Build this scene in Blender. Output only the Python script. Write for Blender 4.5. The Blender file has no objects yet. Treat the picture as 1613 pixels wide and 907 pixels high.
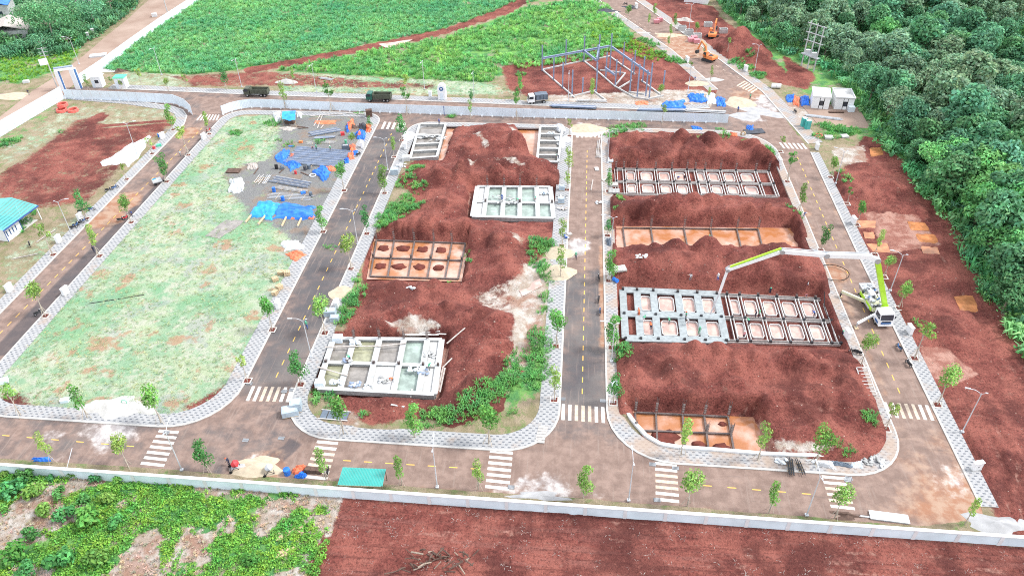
import bpy, bmesh, math, random
import numpy as np
from mathutils import Vector, Matrix
from mathutils.geometry import tessellate_polygon
random.seed(7); RS = np.random.RandomState(11)
SC = bpy.context.scene
COL = SC.collection
rad = math.radians
# ------------------------------------------------------------ camera (drone view, looking down about 37 degrees)
W0, H0 = 1613.0, 907.0
FPX, PITCH, ROLL, YAW = 1186.66, 0.65415, -0.0194908, 0.0958895
HC = 90.0
K = HC/79.0
def cam_axes():
    cp, sp = math.cos(PITCH), math.sin(PITCH)
    f = Vector((0, cp, -sp)); r = Vector((1, 0, 0)); u = r.cross(f)
    cr, sr = math.cos(ROLL), math.sin(ROLL)
    a = cr*r+sr*u; b = -sr*r+cr*u
    Rz = Matrix.Rotation(YAW, 3, 'Z')
    return Rz@a, Rz@b, Rz@f
CA, CB, CF = cam_axes()
cam_d = bpy.data.cameras.new('camera'); cam = bpy.data.objects.new('camera', cam_d); COL.objects.link(cam)
cam_d.sensor_width = 36.0; cam_d.lens = 36.0*FPX/W0; cam_d.clip_start = 1.0; cam_d.clip_end = 12000
M = Matrix.Identity(4)
for i in range(3):
    M[i][0] = CA[i]; M[i][1] = CB[i]; M[i][2] = -CF[i]
M.translation = Vector((0, 0, HC)); cam.matrix_world = M
SC.camera = cam
# ------------------------------------------------------------ sky, sun, exposure (bright overcast)
SUN_EL, SUN_AZ = rad(50), rad(82)      # azimuth measured clockwise from +Y
wd = bpy.data.worlds.new('World'); SC.world = wd; wd.use_nodes = True
nt = wd.node_tree; nt.nodes.clear()
sky = nt.nodes.new('ShaderNodeTexSky'); sky.sky_type = 'NISHITA'; sky.sun_disc = False
sky.sun_elevation = SUN_EL; sky.sun_rotation = SUN_AZ; sky.air_density = 1.0; sky.dust_density = 3.0
cl = nt.nodes.new('ShaderNodeMix'); cl.data_type = 'RGBA'; cl.inputs[0].default_value = 0.68
cl.inputs[7].default_value = (9.0, 9.2, 9.6, 1)       # even cloud cover
bg = nt.nodes.new('ShaderNodeBackground'); bg.inputs[1].default_value = 0.09
ow = nt.nodes.new('ShaderNodeOutputWorld')
nt.links.new(sky.outputs[0], cl.inputs[6]); nt.links.new(cl.outputs[2], bg.inputs[0]); nt.links.new(bg.outputs[0], ow.inputs[0])
sl = bpy.data.lights.new('sun', 'SUN'); sl.energy = 1.5; sl.angle = rad(10); sl.color = (1, .985, .955)
so = bpy.data.objects.new('sun', sl); COL.objects.link(so)
sd = Vector((math.sin(SUN_AZ)*math.cos(SUN_EL), math.cos(SUN_AZ)*math.cos(SUN_EL), math.sin(SUN_EL)))
so.rotation_euler = sd.to_track_quat('Z', 'Y').to_euler(); so.location = (0, 100, 150)
vs = SC.view_settings; vs.view_transform = 'Standard'; vs.look = 'None'; vs.exposure = 1.33; vs.gamma = 1; vs.use_curve_mapping = False
SC.cycles.max_bounces = 5; SC.cycles.diffuse_bounces = 3; SC.cycles.glossy_bounces = 2; SC.cycles.transparent_max_bounces = 4
SC.cycles.use_denoising = False; SC.cycles.filter_width = 1.05
# ------------------------------------------------------------ where a point of the photograph lies on the ground (or at height z)
def ray(px, py): return (CA*(px-W0/2) - CB*(py-H0/2))/FPX + CF
def g(px, py, z=0.0):
    d = ray(px, py); t = (z-HC)/d.z
    return Vector((d.x*t, d.y*t, z))
def onplane(px, py, p0, n):
    d = ray(px, py); o = Vector((0, 0, HC)); t = (p0-o).dot(n)/d.dot(n); return o+d*t
def hgt(base, top, z0=0.0):
    """height of something upright whose foot and top are seen at two pixels"""
    b = g(base[0], base[1], z0); lo, hi = 0, 30
    for _ in range(30):
        m = (lo+hi)/2; q = Vector((b.x, b.y, z0+m-HC)); y = H0/2-FPX*q.dot(CB)/q.dot(CF)
        if y > top[1]: lo = m
        else: hi = m
    return lo
def proj(x, y, z=0.0):
    q = Vector((x, y, z-HC)); c = q.dot(CF); return W0/2+FPX*q.dot(CA)/c, H0/2-FPX*q.dot(CB)/c
def gp(poly): return np.array([g(*p)[:2] for p in poly])
# ------------------------------------------------------------ materials
MATS = {}
def mat(name, col, rough=.8, var=.15, scale=1.5, metal=0.0, bump=0.0, rnd=0.0, spec=.3, tint=False, trans=0.0, two=None):
    if name in MATS: return MATS[name]
    m = bpy.data.materials.new(name); m.use_nodes = True; N = m.node_tree; n = N.nodes; L = N.links
    b = n['Principled BSDF']; b.inputs['Roughness'].default_value = rough; b.inputs['Metallic'].default_value = metal
    b.inputs['Specular IOR Level'].default_value = .06 if tint else spec
    ge = n.new('ShaderNodeNewGeometry'); no = n.new('ShaderNodeTexNoise'); no.inputs['Scale'].default_value = scale; no.inputs['Detail'].default_value = 5
    L.new(ge.outputs['Position'], no.inputs['Vector'])
    mx = n.new('ShaderNodeMix'); mx.data_type = 'RGBA'
    c2 = two or tuple(min(1, c*(1+var)) for c in col); c1 = col if two else tuple(c*(1-var) for c in col)
    mx.inputs[6].default_value = (*c1, 1); mx.inputs[7].default_value = (*c2, 1)
    mr = n.new('ShaderNodeMapRange'); mr.inputs[1].default_value = .3; mr.inputs[2].default_value = .7
    L.new(no.outputs[0], mr.inputs[0]); L.new(mr.outputs[0], mx.inputs[0]); out = mx.outputs[2]
    if tint:
        at = n.new('ShaderNodeAttribute'); at.attribute_name = 'tint'
        mu = n.new('ShaderNodeMix'); mu.data_type = 'RGBA'; mu.blend_type = 'MULTIPLY'; mu.inputs[0].default_value = 1
        L.new(out, mu.inputs[6]); L.new(at.outputs['Color'], mu.inputs[7]); out = mu.outputs[2]
    if rnd:
        oi = n.new('ShaderNodeObjectInfo'); hs = n.new('ShaderNodeHueSaturation')
        a = n.new('ShaderNodeMapRange'); a.inputs[3].default_value = 1-rnd; a.inputs[4].default_value = 1+rnd
        h = n.new('ShaderNodeMath'); h.operation = 'MULTIPLY'; h.inputs[1].default_value = 7.13
        fr = n.new('ShaderNodeMath'); fr.operation = 'FRACT'; a2 = n.new('ShaderNodeMapRange'); a2.inputs[3].default_value = .5-.06*rnd*2; a2.inputs[4].default_value = .5+.045*rnd*2
        L.new(oi.outputs['Random'], a.inputs[0]); L.new(a.outputs[0], hs.inputs['Value'])
        L.new(oi.outputs['Random'], h.inputs[0]); L.new(h.outputs[0], fr.inputs[0]); L.new(fr.outputs[0], a2.inputs[0]); L.new(a2.outputs[0], hs.inputs['Hue'])
        L.new(out, hs.inputs['Color']); out = hs.outputs[0]
    L.new(out, b.inputs['Base Color'])
    if bump:
        bp = n.new('ShaderNodeBump'); bp.inputs['Strength'].default_value = bump; bp.inputs['Distance'].default_value = .1
        L.new(no.outputs[0], bp.inputs['Height']); L.new(bp.outputs[0], b.inputs['Normal'])
    if trans:
        tl = n.new('ShaderNodeBsdfTranslucent'); ms = n.new('ShaderNodeMixShader'); ms.inputs[0].default_value = trans
        L.new(out, tl.inputs[0]); L.new(b.outputs[0], ms.inputs[1]); L.new(tl.outputs[0], ms.inputs[2]); L.new(ms.outputs[0], n['Material Output'].inputs[0])
    MATS[name] = m; return m
mat('concrete', (.46, .46, .45), .85, .18, 1.2, bump=.2)
mat('concrete_white', (.46, .47, .47), .85, .22, .9, bump=.15)
mat('concrete_wet', (.30, .335, .345), .6, .2, 1.5, bump=.2)
mat('block', (.34, .345, .34), .9, .22, 2.5, bump=.3)
mat('render_wall', (.66, .77, .83), .85, .1, .5, bump=.15)
mat('coping', (.68, .69, .70), .8, .1, .8)
mat('fence_sheet', (.68, .76, .83), .45, .07, .4, spec=.4)
mat('blue_post', (.05, .10, .3), .5)
mat('white_paint', (.80, .81, .82), .5, .06)
mat('galv', (.45, .47, .49), .45, .1, 2, metal=.5)
mat('lamp_grey', (.55, .57, .60), .45, .06, 2, metal=.2)
mat('steel_blue', (.24, .30, .42), .5, .15, 1)
mat('rebar', (.13, .105, .10), .7, .3, 3)
mat('form', (.42, .40, .38), .8, .25, 3)
mat('form_light', (.55, .54, .53), .8, .2, 3)
mat('tarp_blue', (.03, .17, .62), .45, .35, .8, bump=.3)
mat('tarp_sky', (.03, .30, .72), .4, .35, .6, bump=.3)
mat('tarp_orange', (.75, .20, .10), .5, .3, 1)
mat('tarp_white', (.56, .575, .59), .5, .15, .6, bump=.3); mat('wrap_blue', (.36, .43, .49), .45, .2, 1.2, bump=.3)
mat('tarp_dark', (.06, .065, .08), .6, .3, 1)
mat('timber', (.50, .38, .24), .8, .3, 2)
mat('timber_grey', (.42, .38, .35), .85, .3, 2)
mat('timber_dark', (.11, .07, .055), .85, .4, 2)
mat('sand', (.46, .39, .29), .95, .15, 1.2, bump=.3)
mat('sand_white', (.44, .43, .41), .95, .1, 1, bump=.3)
mat('soil', (.13, .036, .027), .95, .35, 1.2, bump=.6)
mat('teal_sheet', (.055, .40, .36), .45, .08, .5)
mat('teal_light', (.10, .42, .42), .45, .1, .4)
mat('bark', (.30, .24, .19), .9, .3, 4, bump=.3)
mat('bark_pale', (.42, .37, .31), .9, .25, 4)
mat('stake', (.50, .44, .36), .9, .2, 4)
mat('rubber', (.018, .018, .02), .8, .2, 3)
mat('dark_metal', (.04, .042, .048), .5, .2, 3)
mat('olive', (.085, .095, .07), .6, .25, 1.5)
mat('truck_green', (.03, .13, .10), .4, .1)
mat('canvas', (.12, .15, .19), .7, .2, 1)
mat('lime', (.42, .72, .05), .4, .1)
mat('truck_white', (.82, .83, .84), .35, .05)
mat('truck_blue', (.06, .14, .32), .4, .1)
mat('cream', (.58, .58, .40), .5, .1)
mat('orange', (.72, .24, .085), .45, .12)
mat('red', (.6, .05, .06), .5, .1)
mat('redpipe', (.72, .16, .13), .5, .1)
mat('glass', (.03, .04, .055), .1, .1, spec=.6)
mat('skin', (.36, .19, .12), .7, .08)
mat('hat_green', (.10, .5, .32), .5, .05)
mat('hat_white', (.75, .75, .75), .5, .05)
mat('hat_red', (.7, .12, .05), .5, .05)
mat('cloth_blue', (.04, .10, .33), .85, .1)
mat('cloth_navy', (.025, .03, .06), .85, .1)
mat('cloth_white', (.55, .56, .58), .85, .1)
mat('cloth_green', (.10, .42, .25), .85, .1)
mat('cloth_orange', (.72, .17, .06), .85, .1)
mat('cloth_pink', (.6, .25, .28), .85, .1)
mat('cloth_grey', (.2, .2, .21), .85, .1)
mat('leaf_street', (.15, .36, .09), .55, .3, 2, rnd=.25, tint=True, trans=.25)
mat('leaf_pale', (.26, .44, .12), .55, .3, 2, rnd=.2, tint=True, trans=.25)
mat('leaf_dark', (.085, .28, .09), .5, .3, 2, rnd=.22, tint=True, trans=.2)
mat('leaf_forest', (.125, .32, .175), .5, .3, .5, rnd=.26, tint=True, trans=.25)
mat('leaf_forest_olive', (.21, .36, .23), .55, .3, .5, rnd=.2, tint=True, trans=.25)
mat('leaf_forest_bright', (.16, .44, .16), .5, .3, .5, rnd=.18, tint=True, trans=.2)
mat('grass_tall', (.12, .42, .21), .6, .4, .05, tint=True, trans=.35, two=(.25, .56, .22))
mat('grass_lush', (.10, .34, .06), .6, .3, .25, tint=True, trans=.25, two=(.30, .48, .06))
mat('grass_lawn', (.24, .40, .23), .7, .3, .12, tint=True, trans=.2, two=(.42, .46, .28))
mat('weed', (.085, .30, .10), .6, .3, .25, tint=True, trans=.25, two=(.18, .43, .12)); mat('grass_ground', (.10, .36, .09), .6, .3, .25, tint=True, trans=.25, two=(.23, .46, .08)); mat('cement', (.36, .36, .365), .85, .2, .6); mat('grass_field', (.13, .42, .16), .6, .4, .08, tint=True, trans=.35, two=(.27, .56, .15))
mat('grass_dry', (.42, .35, .24), .8, .3, .3, tint=True, two=(.34, .29, .24))
# ------------------------------------------------------------ numeric noise
def _h(ix, iy, s):
    v = np.sin(ix*127.1+iy*311.7+s*74.7)*43758.5453
    return v-np.floor(v)
def vnoise(x, y, s=0):
    ix = np.floor(x); iy = np.floor(y); fx = x-ix; fy = y-iy
    fx = fx*fx*(3-2*fx); fy = fy*fy*(3-2*fy)
    return (_h(ix, iy, s)*(1-fx)+_h(ix+1, iy, s)*fx)*(1-fy)+(_h(ix, iy+1, s)*(1-fx)+_h(ix+1, iy+1, s)*fx)*fy
def fbm(x, y, s=0, o=4):
    t = 0; a = .5
    for i in range(o): t = t+a*vnoise(x*2**i, y*2**i, s+i*3.1); a *= .5
    return t/(1-.5**o)
def sdist(x, y, poly):
    """signed distance to a polygon, positive inside"""
    d = np.full(x.shape, 1e9); ins = np.zeros(x.shape, bool); n = len(poly)
    for i in range(n):
        ax, ay = poly[i]; bx, by = poly[(i+1) % n]; ex, ey = bx-ax, by-ay; L = ex*ex+ey*ey+1e-9
        t = np.clip(((x-ax)*ex+(y-ay)*ey)/L, 0, 1); d = np.minimum(d, (x-ax-t*ex)**2+(y-ay-t*ey)**2)
        if ey != 0:
            c = ((ay > y) != (by > y)) & (x < ex*(y-ay)/ey+ax); ins ^= c
    d = np.sqrt(d); return np.where(ins, d, -d)
def linedist(x, y, pts):
    d = np.full(x.shape, 1e9); tt = np.zeros(x.shape); n = len(pts)-1
    if n == 0: return np.hypot(x-pts[0][0], y-pts[0][1]), tt
    for i in range(n):
        ax, ay = pts[i][:2]; bx, by = pts[i+1][:2]; ex, ey = bx-ax, by-ay; L = ex*ex+ey*ey+1e-9
        t = np.clip(((x-ax)*ex+(y-ay)*ey)/L, 0, 1); q = np.hypot(x-ax-t*ex, y-ay-t*ey)
        m = q < d; d = np.where(m, q, d); tt = np.where(m, (i+t)/n, tt)
    return d, tt
def sstep(a, b, x):
    t = np.clip((x-a)/(b-a), 0, 1); return t*t*(3-2*t)
# ------------------------------------------------------------ mesh builder
_ico = {}
def ico(sub):
    if sub not in _ico:
        b = bmesh.new(); bmesh.ops.create_icosphere(b, subdivisions=sub, radius=1); b.verts.ensure_lookup_table()
        _ico[sub] = ([v.co.copy() for v in b.verts], [[v.index for v in f.verts] for f in b.faces]); b.free()
    return _ico[sub]
class MB:
    def __init__(s): s.v = []; s.f = []; s.m = []
    def add(s, vs, fs, mi=0):
        o = len(s.v); s.v += [Vector(v) for v in vs]; s.f += [[i+o for i in f] for f in fs]; s.m += [mi]*len(fs); return s
    def hexa(s, b, t, mi=0):
        return s.add(list(b)+list(t), [(3, 2, 1, 0), (4, 5, 6, 7), (0, 1, 5, 4), (1, 2, 6, 5), (2, 3, 7, 6), (3, 0, 4, 7)], mi)
    def box(s, c, d, rz=0, mi=0, taper=1.0):
        x, y, z = d[0]/2, d[1]/2, d[2]/2; R = Matrix.Rotation(rz, 3, 'Z'); c = Vector(c)
        q = [(-x, -y), (x, -y), (x, y), (-x, y)]
        return s.hexa([c+R@Vector((a, b, -z)) for a, b in q], [c+R@Vector((a*taper, b*taper, z)) for a, b in q], mi)
    def bar(s, p, q, w, h=None, mi=0):
        p = Vector(p); q = Vector(q); h = h or w; d = (q-p).normalized()
        sd = d.cross(Vector((0, 0, 1)))
        if sd.length < 1e-3: sd = Vector((1, 0, 0))
        sd.normalize(); up = sd.cross(d)
        o = [-sd*w/2-up*h/2, sd*w/2-up*h/2, sd*w/2+up*h/2, -sd*w/2+up*h/2]
        return s.hexa([p+k for k in o], [q+k for k in o], mi)
    def tube(s, p, q, r0, r1=None, n=6, mi=0):
        p = Vector(p); q = Vector(q); r1 = r0 if r1 is None else r1; d = (q-p).normalized()
        a = d.orthogonal().normalized(); b = d.cross(a)
        c = [(math.cos(2*math.pi*i/n), math.sin(2*math.pi*i/n)) for i in range(n)]
        vs = [p+(a*x+b*y)*r0 for x, y in c]+[q+(a*x+b*y)*r1 for x, y in c]
        fs = [(i, (i+1) % n, n+(i+1) % n, n+i) for i in range(n)]+[tuple(range(n-1, -1, -1)), tuple(range(n, 2*n))]
        return s.add(vs, fs, mi)
    def path(s, pts, r, n=5, mi=0):
        for a, b in zip(pts, pts[1:]): s.tube(a, b, r, r, n, mi)
        return s
    def prism(s, poly, z0, z1, mi=0):
        n = len(poly); vs = [(p[0], p[1], z0) for p in poly]+[(p[0], p[1], z1) for p in poly]
        return s.add(vs, [tuple(range(n-1, -1, -1)), tuple(range(n, 2*n))]+[(i, (i+1) % n, n+(i+1) % n, n+i) for i in range(n)], mi)
    def side(s, prof, y0, y1, mi=0):
        """profile in x,z pulled from y0 to y1"""
        n = len(prof); vs = [(p[0], y0, p[1]) for p in prof]+[(p[0], y1, p[1]) for p in prof]
        return s.add(vs, [tuple(range(n)), tuple(range(2*n-1, n-1, -1))]+[((i+1) % n, i, n+i, n+(i+1) % n) for i in range(n)], mi)
    def blob(s, c, r, sub=2, amp=.15, seed=0, mi=0, flat=None):
        vs, fs = ico(sub); rr = random.Random(seed); ph = [rr.uniform(0, 9) for _ in range(6)]; c = Vector(c); o = []
        for v in vs:
            k = 1+amp*(math.sin(v.x*4+ph[0])*math.sin(v.y*5+ph[1])+.6*math.sin(v.z*7+ph[2]+v.x*6))
            q = Vector((v.x*r[0]*k, v.y*r[1]*k, v.z*r[2]*k))
            if flat is not None and q.z < flat: q.z = flat
            o.append(c+q)
        return s.add(o, fs, mi)
    def torus(s, c, R, r, n=12, k=6, mi=0, axis='Z'):
        vs = []
        for i in range(n):
            a = 2*math.pi*i/n
            for j in range(k):
                b = 2*math.pi*j/k; q = ((R+r*math.cos(b))*math.cos(a), (R+r*math.cos(b))*math.sin(a), r*math.sin(b))
                if axis == 'Y': q = (q[0], q[2], q[1])
                if axis == 'X': q = (q[2], q[0], q[1])
                vs.append(Vector(c)+Vector(q))
        return s.add(vs, [(i*k+j, ((i+1) % n)*k+j, ((i+1) % n)*k+(j+1) % k, i*k+(j+1) % k) for i in range(n) for j in range(k)], mi)
    def mesh(s, name, mats):
        me = bpy.data.meshes.new(name); me.from_pydata([tuple(v) for v in s.v], [], s.f)
        mats = mats if isinstance(mats, (list, tuple)) else [mats]
        for k in mats: me.materials.append(MATS[k] if isinstance(k, str) else k)
        if len(mats) > 1: me.polygons.foreach_set('material_index', s.m)
        me.update(); return me
    def build(s, name, mats, parent=None, loc=(0, 0, 0), rz=0, smooth=False):
        return link(name, s.mesh(name, mats), parent, loc, rz, smooth)
def link(name, me, parent=None, loc=(0, 0, 0), rz=0, smooth=False):
    o = bpy.data.objects.new(name, me); COL.objects.link(o); o.location = loc; o.rotation_euler = (0, 0, rz)
    if parent is not None: o.parent = parent
    if smooth: me.polygons.foreach_set('use_smooth', [True]*len(me.polygons))
    return o
def tag(o, label=None, cat=None, group=None, kind=None):
    if label: o['label'] = label
    if cat: o['category'] = cat
    if group: o['group'] = group
    if kind: o['kind'] = kind
    return o
def thing(name, label, cat, loc=(0, 0, 0), rz=0, group=None, sc=1.0):
    o = bpy.data.objects.new(name, None); COL.objects.link(o); o.location = loc; o.rotation_euler = (0, 0, rz); o.scale = (sc, sc, sc)
    o.empty_display_size = .3
    return tag(o, label, cat, group)
def dup(root, loc, rz=0, label=None, group=None, sc=None):
    r = root.copy(); COL.objects.link(r); r.location = loc; r.rotation_euler = (0, 0, rz)
    if sc is not None: r.scale = (sc, sc, sc) if not isinstance(sc, tuple) else sc
    if label: r['label'] = label
    if group: r['group'] = group
    for c0 in list(root.children):
        c = c0.copy(); COL.objects.link(c); c.parent = r
        for d0 in list(c0.children):
            d = d0.copy(); COL.objects.link(d); d.parent = c
    return r
def npmesh(name, V, F, mats, attrs=None, smooth=False, midx=None):
    """mesh from arrays of points and quads / triangles"""
    me = bpy.data.meshes.new(name); V = np.asarray(V, np.float32); F = np.asarray(F, np.int32); k = F.shape[1]
    me.vertices.add(len(V)); me.vertices.foreach_set('co', V.ravel())
    me.loops.add(F.size); me.loops.foreach_set('vertex_index', F.ravel())
    me.polygons.add(len(F)); me.polygons.foreach_set('loop_start', np.arange(0, F.size, k, dtype=np.int32))
    try: me.polygons.foreach_set('loop_total', np.full(len(F), k, np.int32))
    except Exception: pass
    if smooth: me.polygons.foreach_set('use_smooth', np.ones(len(F), bool))
    for m in (mats if isinstance(mats, (list, tuple)) else [mats]): me.materials.append(MATS[m] if isinstance(m, str) else m)
    if midx is not None: me.polygons.foreach_set('material_index', np.asarray(midx, np.int32))
    for nm, arr in (attrs or {}).items():
        a = me.attributes.new(nm, 'FLOAT_COLOR', 'POINT'); c = np.ones((len(V), 4), np.float32); c[:, :arr.shape[1]] = arr
        a.data.foreach_set('color', c.ravel())
    me.update(calc_edges=True); return me
# ============================================================ layout of the estate (metres)
def k(*pts): return [(p[0]*K, p[1]*K) for p in pts]
def rrect(x0, x1, y0, y1, r, n=8):
    """rounded rectangle, anticlockwise from the lower edge; r = radii at x0y0, x1y0, x1y1, x0y1"""
    P = []
    for (cx, cy, a0, q) in ((x0+r[0], y0+r[0], 180, r[0]), (x1-r[1], y0+r[1], 270, r[1]), (x1-r[2], y1-r[2], 0, r[2]), (x0+r[3], y1-r[3], 90, r[3])):
        for i in range(n+1):
            a = rad(a0+90*i/n); P.append((cx+q*math.cos(a), cy+q*math.sin(a)))
    return [(x*K, (y-.012*(x+40)*max(0, min(1, (160-y)/60)))*K) for x, y in P]
BLOCKS = {
 'lawn': (rrect(-87.6, -47.6, 67.2, 171.5, (8, 9, 5, 6)), rrect(-85.2, -50.4, 69.7, 169, (6, 7, 3, 4))),
 'middle': (rrect(-39.9, -.6, 66.9, 167, (8, 8, 5, 5)), rrect(-37.5, -3.6, 69.7, 165, (6, 6, 3, 3))),
 'east': (rrect(5.85, 45.2, 66.6, 166, (9, 8, 11, 5)), rrect(8.1, 43.5, 69.4, 164, (7, 6.5, 10, 3))),
}
LEFT_OUT = k((-180, 67.4), (-103, 67.4), (-98, 68.5), (-95.6, 72), (-94.9, 76), (-94.9, 155), (-95.2, 163), (-96.5, 167.5), (-99, 170.8), (-102.5, 172.8), (-116, 176), (-135, 178.3), (-180, 178.3))
LEFT_IN = k((-180, 70.3), (-103.5, 70.3), (-99.5, 71.3), (-98, 74), (-97.4, 77), (-97.4, 155), (-97.6, 162), (-98.4, 165.6), (-100.3, 168.4), (-103.2, 170.4), (-116, 173.6), (-135, 176), (-180, 176))
ROAD_OUT = k((-190, 62), (-75.8, 60.9), (1.3, 60), (43.5, 58.9), (51.3, 60.5), (51.6, 67), (51.6, 118), (52.1, 156), (47.4, 189.2), (35, 223.5), (18.4, 265.8), (-2, 320), (-15, 320), (7.6, 262), (27.2, 218), (36.5, 190), (33.5, 179), (24, 176.5), (-6, 177.6), (-50.2, 179.7), (-84.3, 180.9), (-125.5, 183.1), (-134.6, 184), (-137, 178.6), (-190, 178.4))
# masks in the plane of the ground, outlined on the survey picture
SOIL = [[(962,203),(1060,196),(1190,215),(1225,262),(1260,340),(1310,460),(1395,640),(1372,716),(1060,712),(985,650),(968,400)],
 [(640,262),(735,190),(830,190),(895,262),(885,330),(870,380),(840,430),(805,520),(800,600),(720,660),(540,655),(545,520),(575,440),(590,372),(650,320)],
 [(1302,300),(1330,262),(1360,215),(1392,222),(1440,275),(1500,345),(1545,445),(1620,555),(1700,640),(1750,900),(1590,850),(1545,780),(1500,680),(1430,520),(1345,370)],
 [(530,785),(900,795),(1700,868),(1750,960),(450,960)],
 [(70,225),(115,190),(160,180),(160,200),(200,200),(265,190),(270,200),(205,245),(180,280),(140,320),(60,330),(0,315),(-40,300)],
 [(790,105),(850,95),(960,75),(1000,60),(1090,115),(1170,140),(1080,155),(830,152),(800,140)],
 [(1000,0),(1010,-30),(1080,-10),(1180,60),(1240,115),(1232,86),(1285,118),(1272,142),(1215,130),(1150,90),(1080,60)],
 [(265,120),(420,112),(480,116),(600,128),(690,132),(690,142),(560,140),(430,137),(300,138)], [(1545,-20),(1650,-20),(1650,25),(1570,18)], [(290,640),(370,600),(365,635),(300,655)], [(0,620),(35,618),(45,640),(0,650)]]
SOILW = [1, 1, 1, 1, .62, .95, .95, .6, .9, .9, .9]
LAWN = [[(-60,640),(40,490),(330,215),(370,185),(470,180),(600,190),(500,440),(385,600),(320,665),(-20,670)], [(-20,240),(110,165),(290,172),(280,200),(120,260),(40,290)],
 [(430,112),(560,118),(760,125),(820,150),(700,152),(440,146)], [(0,400),(90,350),(130,330),(150,350),(60,430),(0,470)], [(170,105),(330,118),(300,140),(190,138)]]
LUSH = [[(165,112),(210,70),(320,0),(400,-40),(900,-40),(850,0),(700,50),(580,78),(400,108),(300,118)], [(430,112),(520,90),(700,60),(850,5),(960,0),(1000,60),(960,95),(850,105),(790,120),(760,130),(600,122)],
 [(-60,130),(-60,70),(60,78),(130,75),(110,105),(30,132)], [(-60,735),(540,780),(520,850),(480,960),(-80,960)], [(960,205),(1020,198),(1010,212),(970,225)], [(1135,200),(1185,210),(1225,240),(1205,250),(1150,220)],
 [(1290,185),(1360,190),(1350,215),(1300,215)], [(600,330),(650,320),(655,335),(605,365)], [(640,265),(675,270),(660,300),(640,320)], [(850,380),(880,385),(885,420),(870,470),(850,470)], [(850,520),(872,500),(870,610),(845,610)],
 [(740,630),(800,580),(850,560),(860,610),(800,650),(700,672),(670,668)], [(1110,-20),(1700,-20),(1700,600),(1600,540),(1480,390),(1400,280),(1330,195),(1220,110)], [(60,150),(100,170),(70,200),(0,240),(-30,240)], [(940,30),(1050,90),(1030,100),(930,60)]]
LUSHW = [1, .95, 1, .85, .8, .7, .8, .7, .8, .9, .9, .75, .8, .4, .6]
GRAVEL = [[(442,184),(600,182),(545,320),(505,415),(470,408),(448,368),(400,345),(365,305),(352,275),(385,258),(428,250),(440,215)]]
PALE = [[(795,435),(870,395),(868,470),(850,560),(800,600),(800,520)], [(735,470),(850,420),(870,470),(790,520)], [(1065,705),(985,640),(990,630),(1070,690),(1340,705),(1340,715)], [(60,430),(200,330),(260,200),(280,200),(200,340)],
 [(1310,235),(1360,230),(1365,255),(1320,262)], [(860,150),(1100,140),(1150,160),(1110,175),(870,168)], [(1180,160),(1330,165),(1370,200),(1230,190)], [(520,640),(560,650),(570,675),(540,672)], [(150,640),(235,625),(240,655),(165,660)], [(450,830),(500,800),(530,790),(500,870),(480,900)]]
PALEW = [.75, .5, .9, .5, .9, .7, .8, .8, 1, .7]
PINK = [[(1360,335),(1440,335),(1480,385),(1400,400)], [(1450,545),(1490,550),(1540,590),(1500,605),(1460,590)], [(1160,650),(1215,660),(1225,712),(1195,712)], [(1100,120),(1101,120),(1101,121),(1100,121)], [(735,300),(742,300),(735,350),(725,345)], [(690,540),(705,545),(690,625),(680,625)]]
PALEH = [[(742,196),(756,202),(772,222),(764,226),(750,208)],[(770,236),(792,240),(830,258),(822,262),(786,246)],[(735,250),(765,240),(768,244),(740,256)],[(800,190),(815,196),(822,215),(810,208)],[(600,495),(660,488),(700,500),(640,512)],[(800,352),(830,362),(822,378),(806,366)]]
def pit(poly, depth): return (gp(poly), depth)
PITS = [pit([(966,256),(1220,259),(1240,310),(970,306)], 1.5), pit([(969,345),(1248,348),(1262,394),(974,391)], 1.7), pit([(974,443),(1290,457),(1328,545),(978,538)], 1.55),
 pit([(992,635),(1190,642),(1214,712),(1032,708)], 1.7), pit([(645,193),(718,193),(696,250),(638,250)], 1.1), pit([(812,194),(892,194),(892,256),(840,252)], 1.0),
 pit([(742,290),(882,293),(882,347),(738,347)], 1.0), pit([(586,366),(738,369),(728,442),(573,438)], 1.7), pit([(515,526),(704,529),(692,627),(495,617)], 1.0)]
def ridge(pts, h, R, sharp=1.0): return ([tuple(g(p[0], p[1], h)[:2]) for p in pts], h, R, sharp)
MOUNDS = [ridge([(985,226),(1070,220),(1205,243)], 2.9, 9.5), ridge([(992,320),(1100,318),(1235,330)], 2.9, 8.5), ridge([(995,400),(1130,396),(1280,412)], 2.8, 9.5),
 ridge([(1000,557),(1150,562),(1330,577)], 2.5, 6.6), ridge([(1005,600),(1120,604),(1200,612),(1350,618)], 2.3, 7.2), ridge([(1240,660),(1350,690)], .9, 9),
 ridge([(770,200),(795,228),(825,248)], 3.4, 10), ridge([(735,215),(735,240)], 2, 6), ridge([(672,266),(760,262),(860,268)], 2.7, 7), ridge([(708,296),(705,325)], 2.6, 8), ridge([(632,350),(700,345),(800,362)], 2.1, 6),
 ridge([(800,370),(790,425)], 1.9, 7), ridge([(600,452),(700,455)], 1.3, 4.5), ridge([(590,488),(690,490),(780,500)], 2.1, 6), ridge([(775,520),(768,560),(740,615)], 2.3, 6.5), ridge([(690,640),(600,640)], .7, 5),
 ridge([(1388,290)], 2.4, 11), ridge([(1450,300)], .6, 8), ridge([(1490,500)], 2, 8), ridge([(1160,52),(1175,60)], 4.6, 10), ridge([(1100,10)], 1.6, 9), ridge([(1045,28)], 1.2, 5), ridge([(680,880)], .8, 4), ridge([(1560,700)], .8, 10)]
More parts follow.
